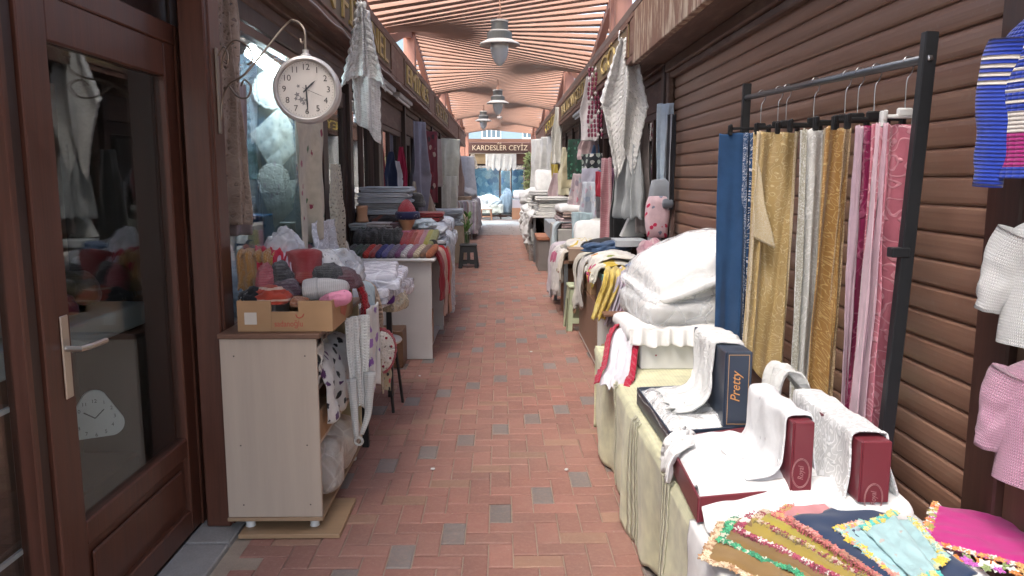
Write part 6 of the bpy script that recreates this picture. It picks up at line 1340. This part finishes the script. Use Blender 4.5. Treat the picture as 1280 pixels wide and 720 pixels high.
NVY = m_cloth((.025, .075, .18), wr=.6, var=.25); SIL = m_lace((.55, .55, .60), .02, .45, 'vor')
GLD = m_brocade((.44, .31, .13), (.64, .52, .29), .030, .34, .28, wr=.8); GLDP = m_brocade((.60, .50, .34), (.42, .30, .12), .012, .45, .3)
garment('navy blue fabric length with silver scroll border, leftmost on the rack', 'black clip hanger holding the navy fabric', 3.73, .088, -.105, 1.06, NVY, ((.62, .72, m_brocade((.025, .075, .18), (.62, .64, .72), .012, .38, .4), .024), (.80, .96, m_brocade((.025, .075, .18), (.60, .62, .70), .03, .24, .4), .026)), 1.2, .012, 1)
garment('gold brocade length with a turned pale corner', 'black clip hanger holding the gold brocade', 3.50, .105, -.005, 1.12, GLD, ((.86, .97, GLDP, .020), (.05, .14, GLDP, .02)), 1.5, .018, 2, wbot=.82)
b = MB(); zt = railz(3.45)-.19-.10
b.sheet(lambda u, v: V((1.140+.10*u*v+.004*math.sin(v*9), 3.448+.006*math.sin(u*4), zt-.36*v-.05*u*v)), 14, 30, .1, .4); cloth(b, 'gold_lining', 'pale reversed corner folded over the gold brocade', 'fabric', m_brocade((.55, .43, .24), (.68, .62, .48), .008, .5, .5), solid=.003)
garment('cream length hanging narrow behind the gold brocade', 'black clip hanger holding the cream length', 3.40, .03, .115, 1.08, m_cloth((.48, .38, .24)), (), .6, .01, 3)
garment('silver white embroidered length with beige edge', 'black clip hanger holding the silver white length', 3.10, .050, .0, 1.17, m_brocade((.60, .60, .57), (.76, .76, .74), .03, .36, .4, wr=.7), ((.86, 1.0, m_cloth((.50, .42, .30)), .012), (.0, .22, m_brocade((.36, .34, .26), (.6, .6, .55), .012, .45), .014)), 1, .016, 4)
garment('ochre brocade length with golden leaf embroidery', 'black clip hanger holding the ochre brocade', 2.82, .045, -.022, 1.16, m_brocade((.30, .16, .045), (.48, .32, .12), .024, .4, .35, wr=.7), ((.72, 1.0, m_brocade((.46, .33, .20), (.30, .2, .09), .014, .45), .014),), 1, .015, 5)
garment('mauve striped border length beside the ochre brocade', 'black clip hanger holding the mauve striped length', 2.72, .022, .028, 1.16, m_stripe((((.44, .24, .32), .4), ((.56, .42, .48), .3), ((.30, .12, .20), .3)), .05, 'X', rough=.5), (), .6, .008, 6)
garment('burgundy satin length with puckered embroidery', 'black clip hanger holding the burgundy satin', 2.60, .070, .012, 1.14, m_brocade((.22, .018, .075), (.30, .06, .13), .05, .14, .38, wr=.9), ((.0, .12, m_cloth((.5, .36, .42), rough=.5), .014), (.72, .9, m_brocade((.30, .06, .10), (.42, .2, .22), .02, .45), .018)), 1.6, .02, 7, wbot=.7)
garment('dusty rose satin length with double pale piping, nearest the front post', 'clear hanger holding the dusty rose satin', 2.40, .072, -.030, 1.14, m_brocade((.40, .125, .165), (.50, .22, .26), .045, .18, .4, wr=.9), ((.04, .13, m_cloth((.58, .40, .45), rough=.5), .016), (.20, .30, m_cloth((.52, .34, .40), rough=.5), .016)), 1.3, .022, 8, True, wbot=.62)

# baby sweaters hanging at the post
def sweater(label, c, w, h, bm, sm, T, th=.07, sl=.9, seed=0, sang=.25, hem=None, cuff=None):
    T = V(T).normalized(); N = V((-T.y, T.x, 0)); c = V(c); t = thing('knit_sweater', label, 'sweater', c, 'small knitted sweaters hung at the right post')
    def ring(mb, ctr, a, bth, ax, ay, zz, n=28, uvz=0):
        return [mb.add(ctr + ax*(a*math.copysign(abs(math.cos(2*PI*k/n))**.8, math.cos(2*PI*k/n))) + ay*(bth*math.sin(2*PI*k/n)*(1+.15*nz(k*.4, zz*12, seed))), (k/n*2*w, uvz)) for k in range(n)]
    b = MB(); rs = []; n = 22
    for j in range(n+1):
        v = j/n; z = -h/2 + h*v
        a = w/2*(1.02-.06*v+.03*math.sin(v*5+seed)) if v < .86 else w/2*lerp(.97, .42, ((v-.86)/.14)**1.3); bt = th/2*(1 if v < .85 else lerp(1, .55, (v-.85)/.15))*(1 if v > .06 else .92)
        rs.append(ring(b, c+V((0, 0, z))+N*.01*nz(v*3, seed), a, bt, T, N, z, uvz=z+h/2))
    for j in range(n):
        for k in range(28): b.f.append([rs[j][k], rs[j][(k+1) % 28], rs[j+1][(k+1) % 28], rs[j+1][k]])
    b.f.append(rs[-1]); b.build('body', bm, t, smooth=True)
    for s in (-1, 1):
        b = MB(); p0 = c + T*(s*w*.36) + V((0, 0, h*.36)); L = h*sl; rows = []
        for i in range(19):
            q = i/18; an = sang*(1-.55*q); p = p0 + T*(s*L*(math.sin(sang)*q - .12*math.sin(sang)*q*q + .10*math.sin(PI*min(1, q*1.6))*.5)) - V((0, 0, L*math.cos(sang)*q)) - N*.008
            dn = V((T.x*s*math.sin(an), T.y*s*math.sin(an), -math.cos(an))); wd = dn.cross(N).normalized(); hw = w*lerp(.235, .165, q)*(1+.10*nz(q*6, seed, s))*(.86 if q > .86 else 1); th_ = .026*(1+.3*nz(q*5, seed+3, s))
            rows.append([b.add(p + wd*(hw*math.copysign(abs(math.cos(2*PI*k/22))**.85, math.cos(2*PI*k/22))) + N*(th_*math.sin(2*PI*k/22)*(1+.4*nz(k*.5, q*5, seed))), (k/22*w*1.1, q*L)) for k in range(22)])
        for i in range(18):
            for k in range(22): b.f.append([rows[i][k], rows[i][(k+1) % 22], rows[i+1][(k+1) % 22], rows[i+1][k]])
        b.f.append(rows[0]); b.f.append(rows[-1]); b.build('sleeve', sm, t, smooth=True)
    return t
BL = (.02, .05, .36); CRM = (.62, .58, .52); MG = (.34, .02, .16)
bst = [(BL, .07), (MG, .21), (CRM, .13)] + [(BL, .045), (CRM, .02)]*6 + [(BL, .20)]
def blue_knit():
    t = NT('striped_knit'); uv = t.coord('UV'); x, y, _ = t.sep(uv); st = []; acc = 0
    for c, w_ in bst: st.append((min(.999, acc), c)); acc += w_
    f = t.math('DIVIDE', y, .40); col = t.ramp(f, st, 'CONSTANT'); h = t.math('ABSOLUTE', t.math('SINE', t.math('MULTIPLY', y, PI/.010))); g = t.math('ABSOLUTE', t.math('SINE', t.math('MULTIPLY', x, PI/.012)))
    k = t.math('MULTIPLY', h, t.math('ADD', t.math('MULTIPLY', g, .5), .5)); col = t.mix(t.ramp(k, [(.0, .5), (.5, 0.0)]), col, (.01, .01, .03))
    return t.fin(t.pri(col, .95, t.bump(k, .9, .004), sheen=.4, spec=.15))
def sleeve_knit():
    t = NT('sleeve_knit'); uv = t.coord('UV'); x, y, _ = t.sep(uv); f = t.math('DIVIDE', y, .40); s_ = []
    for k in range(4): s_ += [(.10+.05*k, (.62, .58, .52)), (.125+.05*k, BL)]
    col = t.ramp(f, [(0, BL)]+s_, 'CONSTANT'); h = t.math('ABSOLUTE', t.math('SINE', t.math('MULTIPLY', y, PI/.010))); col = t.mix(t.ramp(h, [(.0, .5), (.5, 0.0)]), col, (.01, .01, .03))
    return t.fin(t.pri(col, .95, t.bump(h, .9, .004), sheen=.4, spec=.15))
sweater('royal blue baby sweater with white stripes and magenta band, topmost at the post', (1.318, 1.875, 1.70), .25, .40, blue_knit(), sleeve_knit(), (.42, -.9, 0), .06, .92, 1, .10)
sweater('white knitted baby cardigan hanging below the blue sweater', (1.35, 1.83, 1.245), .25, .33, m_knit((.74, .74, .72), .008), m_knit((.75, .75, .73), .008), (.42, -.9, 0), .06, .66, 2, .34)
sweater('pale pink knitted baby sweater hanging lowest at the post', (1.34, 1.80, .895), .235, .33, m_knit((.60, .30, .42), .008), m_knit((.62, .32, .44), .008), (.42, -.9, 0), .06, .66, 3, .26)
b = MB(); b.tube([(1.38, 1.86, 2.1), (1.37, 1.85, 1.9), (1.36, 1.84, 1.4), (1.35, 1.83, 1.05)], .003, 5, 12); tag(b.build('string', m_plain((.3, .3, .3), .7), None), 'thin cord from which the small sweaters hang', 'cord')
lump('pink_cloth', 'hot pink cloth bulging below the pale pink sweater', 'cloth', m_cloth((.50, .06, .24)), (1.345, 1.74, .70), (.10, .14, .10), 80, .2)
# ---------------------------------------------------------------- right side further back
def rh(label, mat, px, w, x, zt, L, nf=2, amp=.025, wp=None, seed=0.0, name='hanging_cloth', cat='hanging cloth', bot=None, out=None, group=None):
    return hung(label, mat, px, w, x, zt, L, nf, amp, wp, seed, name, cat, bot, out or (-.75, -.65, 0), 1, group)
# open cabinet with scarves
rc_ = thing('shelf_cabinet', 'low brown cabinet open at its near end under the heap of scarves', 'cabinet', (.98, 6.4, 0))
BRW = m_wood((.22, .115, .07), .5, 'Z', .75)
b = MB(); b.box(.755, .772, 5.98, 7.24, .05, .50, .002); b.build('front_panel', m_wood((.24, .145, .10), .5, 'Z', .8), rc_)
b = MB(); b.box(.755, 1.22, 5.50, 7.24, .501, .52, .003); b.build('top', BRW, rc_)
b = MB(); b.box(.755, 1.22, 5.50, 7.24, .03, .049, .002); b.build('bottom', m_plain((.60, .57, .53), .5), rc_)
b = MB(); b.box(.92, 1.22, 5.60, 5.618, .05, .50, .002); b.build('end_panel', m_wood((.20, .085, .045), .5, 'Z', .75), rc_)
b = MB(); b.box(.773, 1.22, 5.98, 5.996, .05, .50, .002); b.build('partition', m_plain((.58, .57, .55), .5), rc_)
for x, y in ((.80, 5.6), (.80, 7.1)):
    b = MB(); b.lathe([(.018, 0), (.018, .03)], (x, y, 0), 10); b.build('foot', BLACK, rc_)
carton('cardboard_box', 'small brown box on the open cabinet floor', (.86, 5.80, .051), (.13, .24, .16), mat=m_card((.38, .26, .14)))
ub = tag(MB().box(.80, 1.22, 5.72, 6.3, .522, .70, .004).build('printed_box', m_print((.42, .38, .36), ((.30, .27, .26), (.42, .38, .36)), .016, .28, rand=.2, wr=.05), None), 'grey dotted carton lettered UNNA on the low brown cabinet', 'box')
b = MB(); b.text('ÜNNA', (.985, 5.7195, .635), (1, 0, 0), (0, 0, 1), .045, .0006, width=.20); b.build('print', m_plain((.05, .04, .04), .7), ub)
b = MB(); b.box(.798, 1.222, 5.716, 6.304, .7005, .755, .004); b.build('lid', m_plain((.22, .42, .38), .5), ub)
carton('cardboard_box', 'brown carton behind the scarves on the cabinet', (.98, 6.8, .522), (.44, .75, .22))
def over(label, mat, y0, wy, x, zt, zb, seed, name='scarf', cat='scarf', xin=.35): return s_over(label, name, mat, y0, wy, x, zt, zb, seed, cat, xin)
def s_over(label, name, mat, y0, wy, x, zt, zb, seed, cat, xin=.35, amp=.018):
    b = MB(); drape(b, [(x+xin, y0+.05, zt-.01), (x+xin*.5, y0+.02, zt+.03), (x+.05, y0, zt+.02), (x, y0, zt-.01), (x-.03, y0, zt-.09), (x-.04, y0-.01, lerp(zt, zb, .55)), (x-.045, y0-.02, zb)], (0, wy, 0), 26, 50, amp, 5, seed, edge=.05)
    return cloth(b, name, label, cat, mat, solid=.007)
def f_over(label, mat, x0, wx, y, zt, zb, seed, name='scarf', cat='scarf', yin=.3, lean=0.0):
    b = MB(); drape(b, [(x0+.05, y+yin, zt+.01), (x0+.03, y+yin*.5, zt+.03), (x0, y+.05, zt+.02), (x0-.01, y, zt-.01), (x0-.03+lean*.2, y-.03, zt-.08), (x0-.07+lean*.6, y-.04, lerp(zt, zb, .55)), (x0-.12+lean, y-.045, zb)], (wx, 0, 0), 26, 50, .016, 5, seed, edge=.04, wprof=lambda v: 1-.3*v)
    return cloth(b, name, label, cat, mat, solid=.007)
f_over('yellow scarf hanging over the corner of the UNNA carton', m_cloth((.58, .40, .05), c2=(.62, .52, .20)), .86, .17, 5.70, .79, .46, 1)
f_over('pale grey lilac scarf hanging beside the yellow one', m_cloth((.46, .42, .50)), .94, .12, 5.695, .785, .42, 2)
f_over('slate violet scarf with pink tip beside the lilac one', m_stripe((((.26, .22, .30), .5), ((.55, .36, .48), .5)), .20, 'Y'), .99, .10, 5.69, .78, .40, 3)
over('ivory towel with yellow stripe lying over the heap of scarves', m_stripe((((.62, .60, .52), .7), ((.55, .40, .06), .3)), .30, 'Y'), 6.1, .30, .77, .80, .66, 4, 'towel', 'towel')
over('white towel with orange and green motifs at the top of the scarf heap', m_print((.66, .64, .58), ((.55, .25, .05), (.25, .3, .06), (.5, .12, .1), (.66, .64, .58)), .10, .28), 6.35, .40, .78, .84, .70, 5, 'towel', 'towel')
over('pale grey long scarf hanging down the cabinet front', m_cloth((.50, .48, .45)), 6.75, .28, .75, .80, .38, 6)
over('cream lace scarf hanging beside the grey scarf', m_lace((.56, .53, .46), .02, .7, 'vor'), 7.05, .22, .745, .79, .32, 7)
over('magenta and orange patterned scarf corner at the heap edge', m_print((.45, .05, .14), ((.5, .2, .03), (.55, .4, .1)), .05, .35), 6.2, .15, .765, .785, .70, 8)
lump('blue_cloth', 'royal blue cloth lying on the scarf heap', 'cloth', m_cloth((.03, .10, .36)), (1.10, 6.0, .80), (.26, .3, .07), 90, .25)
lump('denim_cloth', 'dark denim blue cloth rolled across the scarf heap', 'cloth', m_cloth((.05, .09, .17)), (.98, 6.9, .88), (.5, .3, .10), 91, .3, rot=RM('Z', 35))
lump('black_cloth', 'black cloth lying behind the white towel heap', 'cloth', m_cloth((.015, .015, .018)), (1.02, 7.3, .87), (.44, .4, .09), 92, .3)
lump('scarf_heap', 'mauve pink scarf bunched at the wall end of the heap', 'scarf', m_print((.44, .24, .28), ((.5, .38, .38), (.3, .12, .18)), .06, .4), (1.22, 6.15, .86), (.22, .5, .22), 93, .3)
lump('white_towel', 'white towel heaped at the back of the scarf pile', 'towel', m_cloth((.62, .60, .58)), (.98, 6.6, .80), (.42, .6, .12), 94, .25)
tag(MB().box(1.02, 1.30, 6.75, 7.05, .90, .96, .004).build('grey_box', m_plain((.36, .38, .40), .5), None), 'flat grey box on top of the scarf heap', 'box')
b = MB(); b.prism([(-.11, 0), (.11, 0), (.03, .20), (-.02, .20)], (1.24, 7.15, .962), (1, 0, 0), (0, 0, 1), (0, 1, 0), .12); tag(b.build('pillow', m_cloth((.62, .63, .60)), None, ), 'white wedge shaped cushion behind the flat grey box', 'pillow')
plastic_stool('pale green plastic stool beside the open cabinet', .80, 7.62, .46, m_plain((.42, .46, .30), .45), R(2), .30, .23)
# carton stall beyond the cabinet
st3 = thing('stall_table', 'right stall table hidden under printed cloths beyond the green stool', 'table', (.9, 8.8, 0))
b = MB(); b.box(.66, 1.3, 7.95, 9.5, .62, .65); b.build('tabletop', BRW, st3)
for x, y in ((.69, 8.0), (1.25, 8.0), (.69, 9.45), (1.25, 9.45)):
    b = MB(); b.box(x-.02, x+.02, y-.02, y+.02, 0, .62); b.build('leg', GREYM, st3)
carton('cardboard_box', 'cardboard carton at the near corner of the printed cloth stall', (.86, 8.02, .652), (.30, .25, .13), mat=m_card((.34, .24, .18)))
carton('cardboard_box', 'open brown carton under the printed cloth stall', (.92, 8.5, .003), (.42, .8, .55), mat=m_card((.34, .20, .12)))
over('white cloth with rose print hanging off the right stall', m_print((.62, .58, .55), ((.5, .08, .16), (.3, .25, .1), (.62, .58, .55)), .13, .3), 8.35, .35, .66, .70, .28, 11, 'printed_cloth', 'cloth')
over('white cloth with pink hem hanging next to the rose print', m_stripe((((.64, .60, .58), .8), ((.5, .12, .22), .2)), .5, 'Y'), 8.75, .40, .655, .70, .20, 12, 'printed_cloth', 'cloth')
over('cream cloth with brown print hanging near the green stool', m_print((.58, .52, .44), ((.25, .12, .08), (.58, .52, .44)), .07, .3), 8.05, .22, .68, .72, .44, 13, 'printed_cloth', 'cloth')
over('pale lilac cloth hanging far down the right stall', m_cloth((.54, .48, .52)), 9.2, .40, .65, .70, .12, 14, 'printed_cloth', 'cloth')
lump('towel_heap', 'white towel heap with yellow band on the right stall', 'towel', m_stripe((((.64, .62, .58), .8), ((.5, .36, .05), .2)), .12), (.95, 8.5, .74), (.5, .9, .16), 95, .25)
# cushions and boxes
tag(MB().box(.74, 1.30, 9.75, 11.4, .0, .86, .006).build('display_box', m_plain((.36, .345, .32), .6), None), 'tall beige grey display box beyond the printed cloth stall', 'box')
stack('folded_textile', ['folded grey pink blanket', 'folded mauve blanket', 'folded beige blanket'], 'on the beige grey display box', 'blanket', [m_cloth((.36, .27, .27)), m_cloth((.46, .34, .34)), m_cloth((.40, .30, .26))], (1.0, 10.3, .865), .95, .5, [.07, .065, .07], 0, 8.1, None, 2)
slab('pillow', 'white cushion lying on the folded blankets', 'pillow', WHC, (1.0, 10.3, 1.11), (.5, .8, .10), 0, .04, 4, .02)
over('pale blue lace cloth hanging at the corner of the beige grey box', m_cloth((.50, .58, .62)), 10.0, .4, .74, .92, .05, 15, 'lace_cloth', 'cloth')
slab('pillow', 'plump white cushion standing on the right stall', 'pillow', WHC, (1.02, 8.75, .86), (.36, .16, .34), .1, .07, 5, .02, M=Matrix.Rotation(.15, 4, 'Z') @ Matrix.Rotation(R(-14), 4, 'X'))
slab('pillow', 'second cushion leaning behind the plump white one', 'pillow', m_cloth((.62, .61, .57)), (1.20, 8.95, .86), (.34, .14, .36), .1, .06, 6, .02, M=Matrix.Rotation(.2, 4, 'Z') @ Matrix.Rotation(R(-10), 4, 'X'))
tt = thing('side_table', 'narrow grey brown side table with rust tray along the right', 'table', (.76, 12.9, 0))
b = MB(); b.box(.62, .92, 12.5, 13.4, .0, .50, .006); b.build('body', m_plain((.17, .15, .14), .6), tt)
b = MB(); b.box(.60, .94, 12.48, 13.42, .501, .56, .006); b.build('tray', m_plain((.32, .14, .08), .5), tt)
tag(MB().box(.78, 1.3, 11.8, 13.6, .565, .80, .006).build('blue_grey_box', m_plain((.30, .33, .36), .6), None), 'blue grey carton behind the rust tray', 'box')
b = MB(); b.slab((.60, 14.2, .30), (.16, .5, .6), r=.06, n=8, amp=.02, seed=3); tag(b.build('white_bag', m_poly(.7, (.66, .66, .64)), None, smooth=True), 'white carrier bag standing by the black sack', 'bag')
lump('black_sack', 'black sack on the paving before the white bedding piles', 'sack', m_cloth((.012, .012, .014)), (.70, 14.9, .34), (.34, .6, .62), 96, .2)
for i, (y, c, w) in enumerate(((15.6, (.26, .23, .20), .16), (16.2, (.10, .11, .10), .12), (16.9, (.22, .21, .19), .16), (17.6, (.09, .10, .10), .2))):
    tag(MB().box(.56+.02*i*0, .56+w+.3, y, y+.42, .0, .80, .01).build('suitcase_box', m_plain(c, .6), None), ['beige', 'dark green', 'grey', 'black'][i]+' upright box of the row below the bedding piles on the right', 'box', 'upright boxes below the bedding piles')
BD = [m_cloth((.74, .73, .71)), m_cloth((.68, .67, .65)), m_cloth((.72, .71, .66))]
tb2 = thing('stall_table', 'right stall table carrying the white bedding piles', 'table', (.95, 16.5, 0))
b = MB(); b.box(.58, 1.36, 13.7, 19.2, .81, .84); b.build('tabletop', WHITEP, tb2)
for y in (13.8, 19.1):
    for x in (.62, 1.3):
        b = MB(); b.box(x-.02, x+.02, y-.02, y+.02, 0, .81); b.build('leg', GREYM, tb2)
stack('folded_sheet', 'white folded sheet', 'of the front bedding pile on the right', 'bed linen', BD, (.96, 14.3, .845), .95, .62, [.07, .06, .07, .06, .065], 0, 9.1, 'white bedding on the right stall', 2, .04)
stack('folded_sheet', 'white folded quilt', 'of the middle bedding pile on the right', 'bed linen', BD, (.94, 15.7, .845), 1.0, .66, [.11, .10, .11, .10], 0, 10.1, 'white bedding on the right stall', 2, .05)
stack('folded_sheet', 'ivory folded quilt', 'of the rear bedding pile on the right', 'bed linen', BD, (.92, 17.3, .845), 1.1, .66, [.12, .11, .12], 0, 11.1, 'white bedding on the right stall', 2, .05)
b = MB(); drape(b, [(1.1, 16.4, .86), (.8, 16.4, .87), (.60, 16.4, .86), (.545, 16.4, .78), (.53, 16.4, .55), (.52, 16.4, .30)], (0, 5.0, 0), 90, 36, .05, 14, 3, edge=.06); cloth(b, 'white_cover', 'white cover falling over the front of the bedding stall', 'cloth', WHC, solid=.01)
slab('pillow', 'square white pillow propped upright on the bedding piles', 'pillow', WHC, (.98, 15.9, 1.44), (.52, .16, .46), 0, .06, 7, .02, M=Matrix.Rotation(.1, 4, 'Z') @ Matrix.Rotation(R(-16), 4, 'X'))
lump('linen_heap', 'loose white linen heap at the far end of the bedding stall', 'bed linen', WHC, (.80, 18.6, 1.0), (.6, 1.0, .42), 97, .3)
# hanging goods
b = MB(); NETW = m_lace((.82, .81, .79), .026, .68, 'shell', tl=.35)
def kite(v): return (.26+.95*(v/.48)**.85 if v < .48 else lerp(1.21, .40, ((v-.48)/.52)**.9)) + .02*math.sin(v*95)
hang(b, (.93, 7.04, 2.72), (1.27, 6.92, 2.72), 1.08, 2.1, .045, out=(-.3, -1, 0), nu=80, nv=110, seed=2.2, prof=kite, bot=lambda u: .16*math.sin(u*PI*2.5)+.01*math.sin(u*60), ramp=.6, ctr=.55, tiers=(26, .008, 20))
cs = cloth(b, 'crochet_shawl', 'large white net crochet shawl hanging from the right fascia', 'crochet shawl', NETW, solid=.008)
b = MB(); b.tube([(1.11, 7.05, 2.78), (1.06, 7.02, 2.79), (1.05, 7.0, 2.70)], .004, 6, 12); tag(b.build('hook', STEEL, None), 'wire hook holding the large white net shawl', 'hook')
b = MB()
for k in range(5):
    x0 = 1.02+.035*k; y0 = 9.0-.02*k
    for j in range(15):
        z = 2.72-.052*j
        if (j+k) % 5 != 2: b.slab((x0+.006*math.sin(j), y0, z), (.030, .030, .048), r=.013, n=3)
b.build('t', m_plain((.16, .02, .05), .5))
bc = bpy.data.objects['t']; bc.name = 'bead_curtain'; tag(bc, 'maroon bead and pompom curtain hanging from the right fascia', 'bead curtain')
b = MB()
for k in range(5):
    x0 = 1.02+.035*k; y0 = 9.0-.02*k; b.tube([(x0, y0, 2.76), (x0, y0, 1.95)], .006, 5)
    for j in range(15):
        if (j+k) % 5 == 2: b.slab((x0, y0, 2.72-.052*j), (.034, .034, .034), r=.015, n=3)
ORG['bead_curtain'] = ORG.get('t', V((0, 0, 0))); b.build('white_bead', m_cloth((.62, .56, .54)), bc)
rh('white lace strip hanging left of the maroon bead curtain', m_lace((.66, .62, .62), .03, .72, 'vor'), 734, .26, 1.10, 2.74, .78, 2, .03, TAPER, 21)
rh('pale pink ruffled blouse hanging below the bead curtain', m_cloth((.56, .42, .42)), 735, .36, 1.14, 2.08, .34, 3, .04, TAPER, 22, 'blouse', 'blouse')
rh('black and white crochet squares strip under the pink blouse', m_print((.02, .025, .03), ((.5, .5, .48), (.3, .35, .3), (.5, .5, .48)), .09, .36, rand=.2), 738, .34, 1.12, 1.80, .20, 1, .015, None, 23)
rh('lilac grey towel hanging below the crochet squares', m_cloth((.44, .43, .52)), 737, .26, 1.10, 1.62, .28, 1, .015, None, 24)
rh('pink grey patterned long dress hanging over the stall edge', m_print((.48, .40, .42), ((.5, .2, .25), (.38, .42, .46), (.6, .55, .52), (.3, .25, .3)), .10, .42), 722, .50, 1.02, 1.56, .98, 2, .05, lambda v: lerp(.4, 1.1, v), 25, 'dress', 'dress')
rh('pale blue grey patterned long dress beside the pink one', m_print((.46, .49, .55), ((.35, .4, .5), (.58, .56, .56), (.45, .35, .42)), .09, .42), 735, .42, 1.06, 1.46, .82, 2, .05, lambda v: lerp(.5, 1.1, v), 26, 'dress', 'dress')
rh('pale lace panel with turquoise edge hanging lowest by the dresses', m_lace((.40, .52, .56), .04, .75, 'vor'), 727, .34, .98, 1.10, .62, 2, .03, None, 27)
rh('dark green sequinned shawl hanging far on the right', m_print((.015, .05, .03), ((.05, .16, .10), (.02, .03, .02)), .06, .4), 721, .40, 1.20, 2.10, .62, 1, .02, None, 28)
rh('pair of pale baby trousers with pink print hanging on the right', m_print((.60, .56, .60), ((.5, .2, .3), (.3, .35, .45), (.60, .56, .60)), .06, .28), 742, .28, 1.18, 1.55, .62, 1, .03, TAPER, 29, 'baby_trousers', 'baby clothes')
rh('blue baby jacket hanging above the trousers', m_cloth((.16, .28, .46)), 744, .24, 1.22, 1.92, .5, 1, .03, TAPER, 30, 'baby_jacket', 'baby clothes')
rh('white baby vest hanging in front of the blue jacket', m_cloth((.62, .62, .64)), 740, .18, 1.16, 1.72, .62, 1, .02, TAPER, 31, 'baby_clothes', 'baby clothes')
rh('small red baby top hanging by the trousers', m_cloth((.42, .03, .06)), 750, .16, 1.2, 1.58, .3, 1, .02, None, 32, 'baby_clothes', 'baby clothes')
rh('rose pink knitted scarf hanging long beside the black dress', m_knit((.42, .17, .20), .02, (.50, .28, .30)), 757, .24, 1.16, 1.72, .90, 1.5, .03, lambda v: lerp(.6, 1.0, v), 33, 'scarf', 'scarf')
rh('violet pink knitted scarf hanging behind the rose scarf', m_knit((.30, .12, .24), .02), 762, .20, 1.22, 1.62, .82, 1.5, .03, lambda v: lerp(.6, 1.0, v), 34, 'scarf', 'scarf')
rh('black long dress hanging beside the grey linen tunic', m_cloth((.012, .012, .014)), 775, .30, 1.20, 1.78, 1.0, 1.5, .04, lambda v: lerp(.5, 1.1, v), 35, 'dress', 'dress')
rh('grey linen tunic hanging under the large net shawl', m_cloth((.42, .44, .45), tl=.2), 787, .32, 1.18, 1.80, .64, 3, .04, lambda v: lerp(.55, 1.05, v), 36, 'tunic', 'tunic', scallop(.03, 4))
rh('brown grey cloth hanging behind the linen tunic', m_cloth((.26, .22, .21)), 803, .20, 1.30, 2.0, 1.0, 1.5, .03, TAPER, 37)
rh('pale blue lace strip hanging at the end of the shutter', m_lace((.44, .52, .60), .03, .8, 'vor'), 828, .16, 1.34, 2.10, .72, 1.5, .02, lambda v: lerp(1, .6, v), 38)
rh('grey edged dark strip hanging behind the pale blue lace', m_stripe((((.02, .02, .025), .6), ((.3, .3, .33), .4)), .05), 836, .08, 1.35, 2.0, .75, 1, .012, None, 39)
rh('white long lace curtain hanging from the far right fascia', m_lace((.70, .68, .62), .04, .78, 'vor'), 697, .34, 1.10, 2.82, 1.05, 2.5, .05, lambda v: lerp(.4, .9, v), 40)
rh('ivory coat hanging at the bedding shop', m_cloth((.54, .50, .36)), 704, .26, 1.15, 2.05, .85, 1.5, .04, TAPER, 41, 'coat', 'coat')
rh('pale yellow blouse hanging next to the ivory coat', m_cloth((.54, .48, .32)), 711, .40, 1.2, 1.95, .62, 1.5, .04, TAPER, 42, 'blouse', 'blouse')
rh('mustard gold scarf hanging narrow by the bedding shop', m_cloth((.40, .30, .05)), 693, .20, 1.08, 2.02, .55, 1, .02, None, 43, 'scarf', 'scarf')
rh('mauve cloth hanging down to the bedding piles', m_cloth((.40, .30, .31)), 694, .36, 1.05, 1.60, .62, 1.5, .03, TAPER, 44)
rh('tall white curtain panel hanging at the last right shop', m_cloth((.68, .68, .66)), 678, .95, 1.15, 2.55, 1.45, 3, .06, None, 45, 'curtain', 'curtain')
rh('second white curtain panel beside the tall one', m_cloth((.60, .60, .58)), 685, .5, 1.12, 2.45, 1.35, 2, .05, None, 46, 'curtain', 'curtain')
# owl shaped mitt cushion with dotted body at the shutter end
ow = thing('owl_cushion', 'owl shaped cushion with grey head and red dotted pink body hanging by the shutter', 'cushion', (1.30, 6.2, 1.2))
b = MB(); b.slab((1.30, 6.2, 1.40), (.20, .08, .20), r=.039, n=10, amp=.02, seed=2); b.build('head', m_cloth((.26, .28, .31)), ow, smooth=True)
b = MB(); b.slab((1.265, 6.19, 1.20), (.19, .085, .34), r=.04, n=12, amp=.02, seed=3); b.build('body', m_print((.58, .42, .46), ((.50, .02, .08), (.2, .22, .3), (.50, .02, .08), (.58, .42, .46)), .055, .32), ow, smooth=True)
b = MB(); b.slab((1.34, 6.15, 1.30), (.10, .06, .08), r=.03, n=6); b.build('wing', m_cloth((.16, .18, .21)), ow, smooth=True)
rh('white lace tail cloth hanging below the owl cushion', m_lace((.50, .52, .55), .03, .75, 'vor'), 820, .14, 1.27, 1.08, .22, 1, .015, None, 47)
rh('black and white knitted scarf curling down the post behind the owl cushion', m_print((.05, .045, .045), ((.4, .38, .36), (.2, .18, .18)), .04, .4), 830, .13, 1.33, 1.25, .42, 1, .02, None, 48, 'scarf', 'scarf')
rh('brown patterned strip hanging on the post beyond the shutter', m_print((.10, .06, .05), ((.3, .22, .18), (.16, .1, .08)), .06, .4), 836, .12, 1.36, 1.32, .55, 1, .015, None, 49)

rr = random.Random(21)
for i, (px, py) in enumerate(((541, 587), (708, 588), (525, 470), (664, 440))):
    p = W(px, py, z=.004); b = MB(); b.slab((p.x, p.y, .009), (.022, .016, .008), rz=i, r=.004, n=4, amp=.006, seed=i); tag(b.build('paper_scrap', m_plain((.62, .60, .58), .8), None), ['crumpled white paper scrap on the paving left of centre, near', 'white paper scrap on the paving near the tablecloth', 'tiny paper scrap beside the left counter', 'tiny paper scrap in the middle of the alley'][i], 'litter')
